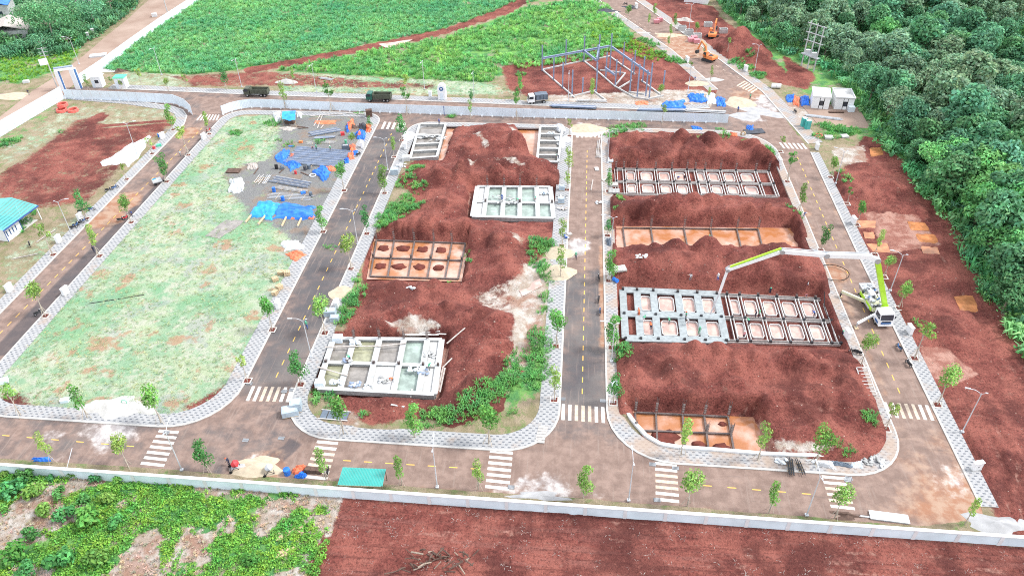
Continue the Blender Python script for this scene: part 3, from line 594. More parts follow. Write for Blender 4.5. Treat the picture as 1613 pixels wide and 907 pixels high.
zebra([(1234,234),(1227,225),(1265,226),(1272,235)], 6, 'zebra crossing beside the porta toilets', ('road_white',))
zebra([(309,190),(316,181),(346,181),(342,190)], 7, 'zebra crossing near the entrance fence corner', ('road_white',))
zebra([(1160,135),(1172,128),(1196,139),(1184,147)], 6, 'zebra crossing on the slanting road', ('road_worn',))
# drains, tree pits
def frame_pit(px, py, par, s=.62, dark='soil'):
    c = g(px, py); m = MB()
    for dx, dy, lx, ly in ((0, s, 2*s+.2, .2), (0, -s, 2*s+.2, .2), (s, 0, .2, 2*s-.2), (-s, 0, .2, 2*s-.2)): m.box((c.x+dx, c.y+dy, .14), (lx, ly, .06))
    f = m.build('tree_pit', 'kerb', par); MB().box((c.x, c.y, .138), (2*s-.2, 2*s-.2, .03)).build('pit_soil', dark, f)
def grate(px, py, par, w=1.0, d=.7, n=6):
    c = g(px, py); m = MB(); z = .03 if par is ROAD else .15
    m.box((c.x, c.y, z-.012), (w, d, .02), mi=1)
    for i in range(n): m.box((c.x-w/2+(i+.5)*w/n, c.y, z), (w/n*.5, d, .03))
    tag(m.build('drain_grate', ['galv', 'dark_metal'], par))
for p in ((387,693),(262,681),(443,690),(1028,731),(1335,756),(805,767),(1035,787),(886,628),(950,631),(393,604),(460,614),(1337,753),(1064,737)): grate(*p, ROAD)
for p in ((871,628),(964,633),(448,617)): grate(*p, PV['middle'] if p[0] < 900 else PV['east'])
c = g(851, 684)
for i in range(6): MB().box((c.x+.25*i*.3, c.y-1.6+i*.6, .15), (1.5, .5, .05)).build('drain_slab', 'form', PV['middle'])
# unpaved lane along the fence, at the edge of the estate
dl = gp([(-60,215),(0,185),(50,145),(90,120),(130,90),(165,60),(200,32),(235,0),(290,-50)]); dr = gp([(-60,250),(0,212),(60,172),(97,150),(150,107),(195,75),(240,45),(305,0),(370,-50)])
m = MB()
for i in range(len(dl)-1): m.add([(*dr[i], .12), (*dr[i+1], .12), (*dl[i+1], .12), (*dl[i], .12), (*dr[i], -.1), (*dr[i+1], -.1)], [(0, 1, 2, 3), (4, 5, 1, 0)])
tag(m.build('dirt_lane', 'dirt_road'), 'pale brown unpaved lane outside the entrance gate', kind='structure')
# ============================================================ walls and fences
def vec2(p): return Vector((p[0], p[1]))
def walk(pts, step):
    """points at even spacing along a polyline"""
    out = [vec2(pts[0])]; L = sum((vec2(b)-vec2(a)).length for a, b in zip(pts, pts[1:])); n = max(1, round(L/step)); st = L/n; need = st
    for a, b in zip(pts, pts[1:]):
        a = vec2(a); b = vec2(b); d = (b-a).length; pos = 0
        while need <= d-pos+1e-6:
            pos += need; out.append(a+(b-a)*(pos/d)); need = st
        need -= d-pos
    return out
def boundary_wall():
    a = g(-60, 740); b = g(1640, 862.5); H = hgt((410, 765), (410, 751)); P = walk([a, b], 5.6)
    w = thing('boundary_wall', 'long low rendered wall with grey panels and white coping along the wall road', 'wall', (0, 0, 0))
    for i, (p, q) in enumerate(zip(P, P[1:])):
        d = (q-p).normalized(); s = p+d*.25; e = q-d*.25
        MB().bar((s.x, s.y, H/2-.1), (e.x, e.y, H/2-.1), .22, H).build('wall_panel', 'render_wall', w)
        MB().bar((p.x, p.y, H+.03-.02), (q.x, q.y, H+.03-.02), .5, .14).build('coping', 'coping', w)
    for p in P: MB().box((p.x, p.y, H/2-.1), (.5, .36, H)).build('pillar', 'coping', w)
boundary_wall()
_pan = {}
def fence_panel_mesh(L, H):
    key = (round(L, 1), round(H, 1))
    if key not in _pan:
        m = MB(); n = 7; w = L-.05
        for i in range(n):
            x = -w/2+w*i/n; m.add([(x, -.02, .12), (x+w/n*.6, -.02, .12), (x+w/n*.6, -.02, H), (x, -.02, H), (x+w/n*.8, .03, .12), (x+w/n*.8, .03, H), (x+w/n, -.02, .12), (x+w/n, -.02, H)], [(0, 1, 2, 3), (1, 4, 5, 2), (4, 6, 7, 5)])
        m.box((0, .02, H*.5), (w, .04, .06)); m.box((0, .02, H-.03), (w, .05, .06))
        _pan[key] = m.mesh('panel', 'fence_sheet')
        _pan[(key, 'p')] = MB().box((0, .1, H/2), (.08, .08, H)).mesh('post', 'lamp_grey')
        q = MB().box((0, -.18, .18), (.42, .5, .36)); _pan[(key, 'f')] = q.mesh('footing', 'coping')
    return key
def fence(px, label, ph, step=2.9, foot=True, blue=()):
    pts = [g(*p) for p in px]; H = hgt(*ph); P = walk(pts, step); f = thing('sheet_fence', label, 'fence', (0, 0, 0))
    L0 = (P[1]-P[0]).length; key = fence_panel_mesh(L0, H)
    for i, (p, q) in enumerate(zip(P, P[1:])):
        d = q-p; c = (p+q)/2; a = math.atan2(d.y, d.x); o = link('panel', _pan[key], f, (c.x, c.y, 0), a); o.scale = (d.length/(key[0] or 1), 1, 1)
        link('post', _pan[(key, 'p')], f, (p.x, p.y, 0), a)
        if foot: link('footing', _pan[(key, 'f')], f, (p.x, p.y, 0), a)
    for bx in blue:
        c = g(*bx); MB().box((0, -.1, H/2+.1), (.14, .1, H+.2)).build('brace', 'blue_post', f, (c.x, c.y, 0))
    return H
fence([(351,181),(372,173),(400,169.5),(600,177.5),(810,185),(1000,190),(1146,194.5)], 'long white sheet metal fence closing the upper ends of the plots', ((810,185),(810,171)), blue=((700,182),))
fence([(-40,238),(0,217),(50,187),(102,156)], 'white sheet metal fence between the bare lot and the dirt lane', ((0,217),(0,196)), foot=False)
fence([(104,156),(203,160),(275,164),(293,171),(304,182)], 'white sheet metal fence curving from the entrance round the bare lot corner', ((203,160),(203,145)))
fence([(128,133),(163,109),(203,79),(254,42),(310,5),(350,-20)], 'white sheet metal fence between the tall grass field and the dirt lane', ((203,79),(203,65)), foot=False)
# ============================================================ house foundations in their pits
def lerp2(c, u, v):
    a, b, d, e = c; return (a*(1-u)+b*u)*(1-v)+(e*(1-u)+d*u)*v
def rebar_column(parent, p, h, w=.34, lean=0.0):
    m = MB(); rr = random.Random(int(p.x*31+p.y*17))
    for sx in (-1, 1):
        for sy in (-1, 1):
            hh = h*rr.uniform(.85, 1.05); m.tube((p.x+sx*w/2, p.y+sy*w/2, p.z-.2), (p.x+sx*w/2+rr.uniform(-.12, .12)+lean, p.y+sy*w/2+rr.uniform(-.1, .1), p.z+hh), .03, n=4)
    for t in (.2, .4, .6, .8): m.box((p.x+lean*t, p.y, p.z+h*t*.8), (w+.05, w+.05, .03))
    return m.build('starter_bars', 'rebar', parent)
def board(parent, p, q, w, h, mt, name): return MB().bar(p, q, w, h).build(name, mt, parent)
_pm = NB('pad_mud'); MATS['pad_mud'] = _pm.finish(_pm.mix(_pm.ramp(_pm.noise(.55, 5, .65), .42, .58), (.17, .06, .05), _pm.mix(_pm.ramp(_pm.noise(1.5, 5), .4, .6), (.42, .24, .195), (.55, .40, .35))), .35, _pm.noise(2.5, 4), .1, .5)
def foundation(label, c4, z, fx, fy, style, colh=0, frames=(), water=None, wz=-.9, mats=None, cols=None, poured=None, skip=(), inset=.5):
    c = [g(*p, z) for p in c4]; f = thing('house_foundation', label, 'foundation', (0, 0, 0))
    NX, NY = len(fx), len(fy)
    def beam(a, b, st, cross):
        d = (b-a).normalized(); s = Vector((-d.y, d.x, 0))
        if st == 'form':
            for k_ in (-.3, .3): board(f, a+s*k_-Vector((0, 0, .15)), b+s*k_-Vector((0, 0, .15)), .13, .42, 'form_light' if cross else 'form', 'formwork_board')
        elif st == 'poured': board(f, a, b, 1.35 if cross else 1.7, .32, 'concrete_wet', 'concrete_beam')
        elif st == 'steel': board(f, a-Vector((0, 0, .2)), b-Vector((0, 0, .2)), .30, .22, 'rebar', 'rebar_cage')
        elif st == 'wall':
            n_ = Vector((0, 0, .5)); board(f, a-n_, b-n_, .42, 1.1, 'block', 'block_wall'); board(f, a+Vector((0, 0, .09)), b+Vector((0, 0, .09)), .62 if c4[0][1] < 280 else (1.05 if cross else .8), .10, 'concrete_white', 'ring_beam')
    for j in range(NY):
        for i in range(NX-1):
            st = style
            if poured is not None: st = 'poured' if fx[i] < poured else 'form'
            dz = Vector((0, 0, .004*(j % 2)+.011))
            beam(lerp2(c, fx[i], fy[j])+dz, lerp2(c, fx[i+1], fy[j])+dz, st, False)
    for i in range(NX):
        for j in range(NY-1):
            if (i, j) in skip: continue
            st = style
            if poured is not None: st = 'poured' if fx[i] < poured+.01 else 'form'
            beam(lerp2(c, fx[i], fy[j]), lerp2(c, fx[i], fy[j+1]), st, True)
    if colh:
        for i, u in enumerate(fx):
            for j, v in enumerate(fy):
                if cols and not cols(i, j): continue
                h = colh if not callable(colh) else colh(i, j)
                p = lerp2(c, u, v)
                if h > 0: rebar_column(f, p, h)
                if style in ('form',) or poured is not None: MB().box((p.x+.05, p.y-.1, p.z+.18), (.42, .42, .6)).build('column_base', 'dark_metal', f)
    for (i, j, fm) in frames:
        u0, u1, v0, v1 = fx[i], fx[i+1], fy[j], fy[j+1]; du, dv = (u1-u0)*.2, (v1-v0)*.2; e = .38
        q = [(u0+du, v0+dv*(1+e)), (u0+du*(1+e), v0+dv), (u1-du*(1+e), v0+dv), (u1-du, v0+dv*(1+e)), (u1-du, v1-dv*(1+e)), (u1-du*(1+e), v1-dv), (u0+du*(1+e), v1-dv), (u0+du, v1-dv*(1+e))]
        q = [lerp2(c, *t)-Vector((0, 0, .35)) for t in q]; m = MB()
        for a, b in zip(q, q[1:]+q[:1]): m.bar(a, b, .14, .42)
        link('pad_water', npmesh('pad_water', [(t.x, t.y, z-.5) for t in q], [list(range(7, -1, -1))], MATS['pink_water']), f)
        m.build('footing_frame', fm, f)
    if water:
        for (u0, v0, u1, v1, mt, *zz) in water:
            w = zz[0] if zz else wz; p = [lerp2(c, *t) for t in ((u0, v0), (u1, v0), (u1, v1), (u0, v1))]; 
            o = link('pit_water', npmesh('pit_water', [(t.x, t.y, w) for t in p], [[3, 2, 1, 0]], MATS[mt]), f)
    return f, c
FX1 = [0, .05, .13, .245, .345, .44, .49, .55, .645, .74, .86, .94]
foundation('formwork foundation trench with eleven bays at the top of the eastern plot', [(970,266),(1226,270),(1241,307),(972,303)], -.9, FX1, [0, .55, 1.06], 'form', lambda i, j: 3.0 if j == 0 else .5,
   frames=[(i, j, 'form_light') for i in (1, 2, 3, 4, 6, 7, 8, 9) for j in (0, 1)], cols=lambda i, j: j < 2)
FX2 = [0, .085, .165, .275, .375, .47, .56]
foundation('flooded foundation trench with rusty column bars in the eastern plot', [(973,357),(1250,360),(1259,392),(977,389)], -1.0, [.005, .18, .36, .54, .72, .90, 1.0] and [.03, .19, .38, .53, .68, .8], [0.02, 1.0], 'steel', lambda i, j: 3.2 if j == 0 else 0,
   water=[(-.02, -.1, 1.03, 1.1, 'muddy_water_sky_tint', -1.4)], cols=lambda i, j: j == 0)
foundation('wide foundation being filled with wet grey concrete under the pump hose', [(976,455),(1300,470),(1327,541),(980,533)], -.95, [.015, .085, .165, .285, .38, .475, .525, .585, .675, .765, .86, .95, .99], [.02, .52, 1.0], 'form', lambda i, j: 1.1 if j == 0 else .35, poured=.475,
   frames=[(i, j, 'form_light') for i in (1, 2, 3, 4, 6, 7, 8, 9, 10) for j in (0, 1)])
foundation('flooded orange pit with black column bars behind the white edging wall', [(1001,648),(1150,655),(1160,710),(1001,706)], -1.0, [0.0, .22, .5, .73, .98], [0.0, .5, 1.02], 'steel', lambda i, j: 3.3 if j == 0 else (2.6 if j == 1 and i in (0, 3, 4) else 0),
   water=[(-.05, -.06, 1.3, 1.15, 'muddy_water_sky_tint', -1.45)])
foundation('half built foundation walls beside a strip of orange water under the fence', [(661,196),(702,196),(688,247),(646,250)], .45, [0, 1], [0, .35, .6, .8, 1], 'wall', water=[(0, 0, 1, 1, 'grey_water', -.15), (1.04, -.05, 1.4, 1.0, 'muddy_water_sky_tint', -.75)])
foundation('white foundation walls with five small bays next to the flooded square pit', [(851,200),(886,201),(879,255),(846,255)], .45, [0, 1], [0, .22, .42, .64, .82, 1], 'wall', water=[(0, 0, 1, 1, 'grey_water', -.2), (-1.12, -.08, -.04, 1.05, 'muddy_water_sky_tint', -.70)])
P3, C3 = foundation('white walled foundation with ten water filled bays in the middle plot', [(752,294),(867,295),(872,344),(744,341)], .35, [0, .14, .37, .585, .81, 1], [0, .53, 1], 'wall', lambda i, j: 3.4 if j == 0 and 0 < i < 5 else (1.2 if j == 1 and i % 2 else 0),
   water=[(0, 0, 1, 1, 'green_water', -.1)])
foundation('flooded orange foundation pit with earth islands in the middle plot', [(593,377),(733,382),(722,438),(583,434)], -1.0, [0, .2, .43, .65, .85, 1], [0, .5, 1], 'steel', lambda i, j: 3.2 if j == 0 and i < 5 else (1.2 if j == 1 else 0), water=[(-.04, -.05, 1.04, 1.05, 'muddy_water_sky_tint', -1.42)])
P5, C5 = foundation('large white walled foundation with green and brown water and scattered bricks', [(522,533),(696,535),(684,621),(497,611)], .5, [0.02, .21, .44, .66, .87, 1], [0, .5, 1], 'wall', lambda i, j: 3.0 if j == 0 and 0 < i < 5 else (1.0 if j == 1 else 0),
   water=[(.02, 0, .21, .5, 'grey_water', 0), (.21, 0, .44, .5, 'olive_water', 0), (.44, 0, .66, .5, 'grey_water', 0), (.66, 0, .87, .5, 'green_water', 0), (.02, .5, .21, 1, 'olive_water', 0), (.21, .5, .44, 1, 'grey_water', 0), (.66, .5, .87, 1, 'green_water', 0)])
for (C_, F_, u0, v0, u1, v1) in ((C5, P5, .87, 0, 1, .5), (C5, P5, .44, .5, .66, 1), (C5, P5, .87, .5, 1, 1), (C3, P3, .81, 0, 1, .53), (C3, P3, 0, 0, .14, .53), (C3, P3, 0, .53, .14, 1)):
    p = [lerp2(C_, *t) for t in ((u0, v0), (u1, v0), (u1, v1), (u0, v1))]; MB().prism([(t.x, t.y) for t in reversed(p)], -.5, .32 if F_ is P5 else .2).build('concrete_fill', 'concrete', F_)
# islands of earth in the orange pit
ci = [g(*p, -1.42) for p in ((593,377),(733,382),(722,438),(583,434))]
FXP4 = [0, .2, .43, .65, .85, 1]
for i in range(4):
    for j in range(2):
        c = lerp2(ci, (FXP4[i]+FXP4[i+1])/2, .25+.5*j); o = MB().blob((c.x, c.y, -1.5), (1.25+.3*(i == 1), 1.1, .55), 2, .25, i*2+j).build('earth_island', 'soil', smooth=True); tag(o, kind='structure')
        o['label'] = 'dark earth island in the flooded orange pit'
for px, py, r in ((1047, 690, 2.0), (1101, 700, 1.0), (1138, 704, 1.1), (1137, 668, .6)):
    c = g(px, py, -1.45); o = MB().blob((c.x, c.y, -1.5), (r*1.2, r*.8, .35), 2, .3, int(px)).build('earth_island', 'soil', smooth=True); tag(o, kind='structure'); o['label'] = 'low earth mound standing in orange pit water'
# puddles on the cleared strip
def puddle(poly, mt, label, z=.03, name='puddle'):
    q = gp(poly); q2 = []
    for a, b in zip(q, np.roll(q, -1, 0)):
        for t in (0, .25, .5, .75):
            p = a+(b-a)*t; q2.append(p+RS.uniform(-.25, .25, 2)*(1 if t else .8))
    zz = max(zat(*p) for p in q)*0+np.mean([zat(*p) for p in q])+z
    o = link(name, npmesh(name, [(*p, zz) for p in q2], [list(range(len(q2)))], MATS[mt])); tag(o, label, kind='structure')
for q_, l_ in zip(PUD, ['orange puddle beside the cabinet on the red strip', 'small orange puddle at the back of the red strip', 'square orange puddle in the red strip', 'tiny orange puddle on the red strip', 'orange puddle by the pump boom tip shadow', 'lower orange puddle near the wood', 'orange puddle under the wood edge', 'rusty puddle below the concrete yard']):
    w_ = gp(q_); c_ = w_.mean(0); o = link('puddle', npmesh('puddle', [(*(c_+(p_-c_)*1.25), -.2) for p_ in w_[::-1]], [[0, 1, 2, 3]], MATS['orange_water'])); tag(o, l_, kind='structure')
puddle([(324,372),(356,347),(386,348),(372,360),(345,377)], 'grey_water', 'dull violet puddle in the mown grass', .05)
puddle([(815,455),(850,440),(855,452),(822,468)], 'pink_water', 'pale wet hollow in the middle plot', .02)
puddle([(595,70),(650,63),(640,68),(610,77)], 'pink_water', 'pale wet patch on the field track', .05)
# white edging wall round the lower corner of the eastern plot
pts = [g(*p) for p in ((983,640),(990,655),(1003,672),(1018,688),(1040,701),(1070,706),(1130,710),(1200,716),(1270,719),(1345,720))]
ew = thing('edging_wall', 'thick white concrete edging wall curving round the flooded orange pit', 'edging wall', (0, 0, 0))
for a, b in zip(pts, pts[1:]): MB().bar((a.x, a.y, .22), (b.x, b.y, .22), .55, .55).build('wall_block', 'coping', ew)
# ============================================================ plants
def tuft(n, r, h, wid, seed, droop=.5):
    rr = random.Random(seed); V = []; F = []
    for i in range(n):
        a = 2*math.pi*i/n+rr.uniform(-.4, .4); R = r*rr.uniform(.4, 1); hh = h*rr.uniform(.6, 1.1); w = wid*rr.uniform(.7, 1.2); b = rr.uniform(0, .35)*r
        dx, dy = math.cos(a), math.sin(a); sx, sy = -dy*w, dx*w; o = len(V)
        for t, z, q in ((b, 0, .7), (b+R*.45, hh*.8, 1), (b+R, hh*(1-droop*rr.uniform(.2, 1)), .25)): V += [(dx*t-sx*q, dy*t-sy*q, z), (dx*t+sx*q, dy*t+sy*q, z)]
        F += [(o, o+1, o+3, o+2), (o+2, o+3, o+5, o+4)]
    return np.array(V), np.array(F)
def leaves_on(clumps, n, size, seed, up=.35, flat=.0):
    rs = np.random.RandomState(seed); w = np.array([c[1]**2 for c in clumps]); k_ = rs.choice(len(clumps), n, p=w/w.sum())
    C = np.array([c[0] for c in clumps])[k_]; R = np.array([c[1] for c in clumps])[k_]
    d = rs.normal(size=(n, 3)); d[:, 2] += .25; d /= np.linalg.norm(d, axis=1)[:, None]
    p = C+d*(R*rs.uniform(.62, 1.06, n))[:, None]*np.array([1, 1, 1-flat])
    nrm = d+rs.normal(size=(n, 3))*.55+np.array([0, 0, up]); nrm /= np.linalg.norm(nrm, axis=1)[:, None]
    a = np.cross(nrm, rs.normal(size=(n, 3))); a /= np.linalg.norm(a, axis=1)[:, None]; b = np.cross(nrm, a); s = (size*rs.uniform(.6, 1.3, n))[:, None]
    V = np.stack([p-a*s*.5, p-b*s*.3+nrm*s*.06, p+a*s*.55-nrm*s*.08, p+b*s*.3+nrm*s*.06], 1).reshape(-1, 3); F = np.arange(4*n).reshape(n, 4)
    t = rs.uniform(.75, 1.22, n)*np.array([rs.uniform(.72, 1.28) for _ in range(len(clumps))])[k_]; ti = np.stack([t*rs.uniform(.85, 1.25, n), t, t*rs.uniform(.8, 1.1, n)], -1)
    return V, F, np.repeat(ti, 4, 0)
def scatter(name, label, P, tm, s, matn, kind='stuff', tintvar=.3, zoff=-.03, hue=None):
    """many small tufts joined as one mesh"""
    n = len(P); T = len(tm); out = []; fo = []; ti = []; off = 0; sel = RS.randint(0, T, n); Z = zarr(P[:, 0], P[:, 1])+zoff
    for t in range(T):
        q = np.where(sel == t)[0]
        if not len(q): continue
        V, F = tm[t][:2]; a = RS.uniform(0, 6.28, len(q)); sc = (s[q] if hasattr(s, '__len__') and len(s) == n else RS.uniform(s[0], s[1], len(q)))
        c, sn = np.cos(a)*sc, np.sin(a)*sc
        X = V[None, :, 0]*c[:, None]-V[None, :, 1]*sn[:, None]+P[q, 0][:, None]; Y = V[None, :, 0]*sn[:, None]+V[None, :, 1]*c[:, None]+P[q, 1][:, None]
        ZZ = V[None, :, 2]*(sc*RS.uniform(.75, 1.2, len(q)))[:, None]+Z[q][:, None]
        out.append(np.stack([X, Y, ZZ], -1).reshape(-1, 3)); fo.append((F[None]+(np.arange(len(q))*len(V))[:, None, None]).reshape(-1, F.shape[1])+off); off += len(q)*len(V)
        b = RS.uniform(1-tintvar, 1+tintvar, len(q)); col = np.stack([b*RS.uniform(.8, 1.3, len(q)), b, b*RS.uniform(.8, 1.15, len(q))], -1); cv = np.repeat(col, len(V), 0)
        if len(tm[t]) > 2: cv = cv*np.tile(tm[t][2], (len(q), 1))
        ti.append(cv)
    me = npmesh(name, np.concatenate(out), np.concatenate(fo), matn, {'tint': np.concatenate(ti)}); o = link(name, me); tag(o, label, kind=kind); return o
def sample(poly, spacing, keep=None, seed=0):
    q = gp(poly) if len(poly) and abs(poly[0][0]) > -1e9 else poly; lo, hi = q.min(0), q.max(0); rs = np.random.RandomState(seed)
    n = int((hi[0]-lo[0])*(hi[1]-lo[1])/spacing**2); P = rs.uniform(lo, hi, (n, 2)); m = sdist(P[:, 0], P[:, 1], q) > 0; P = P[m]
    if keep is not None: P = P[keep(P[:, 0], P[:, 1], rs.uniform(0, 1, len(P)))]
    return P
T_TALL = [tuft(9, .85, 1.3, .085, s) for s in range(4)]; T_LOW = [tuft(7, .5, .55, .07, 10+s) for s in range(4)]; T_LAWN = [tuft(5, .32, .22, .035, 20+s) for s in range(3)]
T_LEAF = []
for s in range(4):
    V, F, t = leaves_on([((0, 0, .18), .38), ((.25, .1, .14), .25)], 16, .27, 40+s, up=.8); T_LEAF.append((V, F, t))
lushk = lambda lo=.45: (lambda x, y, r: (zarr(x, y, 'lush')+(fbm(x*.12, y*.12, 21)-.5)*.9 > lo) & (zarr(x, y, 'road') < -.5) )
P = sample(LUSH[0], .86, lushk(.4), 1); P = P[P[:, 1] < 370]; scatter('tall_grass', 'thick tall green grass filling the field beyond the fence', P, T_TALL, (.6, 1.25), 'grass_tall', tintvar=.3)
P = sample(LUSH[1], .95, lambda x, y, r: (zarr(x, y, 'lush')+(fbm(x*.09, y*.16, 21)-.5)*1.5 > .66) & (zarr(x, y, 'road') < -.5), 2); scatter('tall_grass', 'patchy bright green grass beside the steel frame', P, T_TALL, (.4, 1.35), 'grass_field', tintvar=.4)
P = np.concatenate([sample(LUSH[2], 1.0, lushk(.4), 3), sample(LUSH[13], .9, lushk(.35), 4), sample(LUSH[14], .8, lushk(.3), 41)]); scatter('roadside_grass', 'rough green grass beside the dirt lane and the slanting road', P, T_TALL, (.4, .9), 'grass_lush')
P = sample([(-60,735),(545,782),(520,850),(480,960),(-80,960)], .34, lambda x, y, r: (fbm(x*.16, y*.16, 31, 5)+(fbm(x*.9, y*.9, 8)-.5)*.3 > .52) & (y < 58*K), 5); scatter('leafy_weeds', 'low bright leafy ground cover in front of the boundary wall', P, T_LEAF, (.6, 1.3), 'grass_ground')
P = sample([(-60,735),(545,782),(520,850),(480,960),(-80,960)], .6, lambda x, y, r: (fbm(x*.16, y*.16, 31, 5) < .54) & (y < 58*K), 6); scatter('dry_weeds', 'withered pale weeds between the green ground cover', P, T_LOW, (.45, .8), 'grass_dry')
P = sample(LAWN[0], .68, lambda x, y, r: (zarr(x, y, 'lawn')-zarr(x, y, 'gravel') > .4) & (zarr(x, y, 'cut') < .1) & (fbm(x*.2, y*.2, 3)+r*.35 > .55), 7); scatter('mown_grass', 'thin pale grass on the empty plot', P, T_LAWN, (.6, 1.5), 'grass_lawn')
P = sample(LAWN[2], .9, lambda x, y, r: (r > .4), 8); scatter('verge_grass', 'dry pale grass along the field side footway', P, T_LAWN, (.8, 1.9), 'grass_lawn')
# weeds round the plots : (x, y, radius in metres, how thick)
WEEDS = [(655,272,3,.8),(640,290,3,.8),(660,300,2.4,.8),(640,315,2.4,.9),(625,330,3.2,1),(608,345,3,1),(618,348,3,1),(640,330,3,1),(655,328,2.4,1),(602,357,2,1),(565,458,1.8,1),(558,470,2.4,1),(548,482,2.4,1),(556,475,2,1),(544,494,2.2,1),(540,507,1.6,1),(562,440,1.4,1),
 (850,385,3,1),(862,388,3,1),(843,400,2,1),(850,418,2.4,1),(860,430,2.2,1),(866,440,2,1),(862,470,1.8,1),(859,492,1.8,1),(850,530,2.8,1),(855,548,2.6,1),(848,565,2.6,1),(850,585,2.6,1),(845,600,2.4,1),(825,560,2,.7),(812,590,2.4,.9),(806,570,2,.7),(800,605,2,.8),(835,605,2,.6),
 (680,662,2.2,1.2),(700,661,2.2,1.2),(712,660,2,1.2),(740,640,2.2,1.2),(738,658,2,1.2),(760,645,2.4,1.2),(770,630,2.4,1.2),(785,620,2.2,1.2),(795,610,2,1.2),(806,600,2,1.2),(808,650,1.2,.8),(737,395,1,1),(738,410,1,1),(708,440,1.2,.9),
 (980,570,1.6,1),(975,552,1.6,1),(985,560,1.8,1),(975,320,1.6,1),(968,340,1,.8),(970,205,3,1),(985,202,3,1),(1005,200,3,.9),(962,215,2,1),(1105,222,2.6,1),(1125,222,2.6,1),(1135,205,2,.8),(1205,240,2.6,1),(1212,250,2,1),(1180,225,2,.5),(1140,215,2,.5),(1368,665,1.6,1.3),(1330,716,1.4,1),(1255,345,1.2,1),(1245,330,1.2,1),
 (1300,200,3,.9),(1320,205,3.4,1),(1340,208,3,.9),(1310,215,2.4,.8),(1290,215,2,.8),(1060,95,3,1),(1075,98,2.6,1),(1040,85,2.4,1),(1015,65,3,1),(1030,72,2.4,1),(1160,100,3,1),(1175,108,3,1),(1195,118,2.6,.9),(1180,95,2,.7),(505,225,2,.5),(470,295,1,.0),(440,222,1.5,.3),(820,118,2,1),(735,118,4,1),(745,122,4,1),(710,118,3,1),(765,125,3,1),(1195,120,3,.9),(1330,290,2,.8),(1318,275,1.6,.8),(1440,515,1.6,.6),
 (25,365,2.4,1),(40,350,2,1),(55,335,1.5,.8),(100,208,1.5,.5),(8,228,3,1),(25,222,2,.8),(500,630,1.6,1),(510,622,2,1),(522,640,1.4,.8),(575,655,1.2,.7),(492,612,1,.7),(430,300,1,0),(370,210,1.6,1.2),(376,212,1.4,1.2),(520,390,1.6,.8),(430,195,2.6,.8),(455,230,2,.4),(565,178,1.8,.7),(712,183,1.8,1)]
pp = []; ss = []
for x, y, r, d in WEEDS:
    c = g(x, y); n = int(r*r*3.2*d*2.2)
    for _ in range(n):
        a = RS.uniform(0, 6.28); q = r*math.sqrt(RS.uniform(0, 1)); pp.append((c.x+q*math.cos(a)*.9, c.y+q*math.sin(a)*.9)); ss.append(RS.uniform(.5, 1.0)*(1.05-.35*q/r)*min(1, .5+.28*r))
scatter('weeds', 'bright green weeds growing round the building plots', np.array(pp), T_TALL+T_LEAF[:2], np.array(ss)*1.12, 'weed')
# pale stones lying on the earth heaps
def stone_template(seed):
    vs, fs = ico(1); rs = np.random.RandomState(seed); V = np.array([tuple(v) for v in vs])*rs.uniform(.6, 1.2, (len(vs), 1)); V[:, 2] *= .6; return V, np.array(fs)
P = np.concatenate([sample(SOIL[0], 2.1, lambda x, y, r: zarr(x, y, 'soil')*(zarr(x, y, 'inpit') < .05) > .5, 50), sample(SOIL[1], 1.2, lambda x, y, r: (zarr(x, y, 'soil')*(zarr(x, y, 'inpit') < .05) > .5) & (fbm(x*.15, y*.15, 77)+r*.3 > .58), 51), sample(SOIL[2], 2.4, None, 52), sample(SOIL[6], 2.5, None, 53), sample(SOIL[5], 2.5, None, 54)])
mat('stone', (.34, .24, .20), .9, .25, 3); scatter('stone_debris', 'small pale stones strewn over the red earth', P, [stone_template(i)for i in range(3)], np.random.RandomState(3).gamma(2.0, .028, len(P))+.03, 'stone', zoff=0)
P = sample(SOIL[3], 1.3, lambda x, y, r: y < 58*K, 55); scatter('twig_debris', 'twigs and roots scattered over the cleared earth', P[::2], [tuft(3, .5, .12, .022, 71), tuft(4, .6, .2, .022, 72)], (.4, 1.1), 'timber_grey')
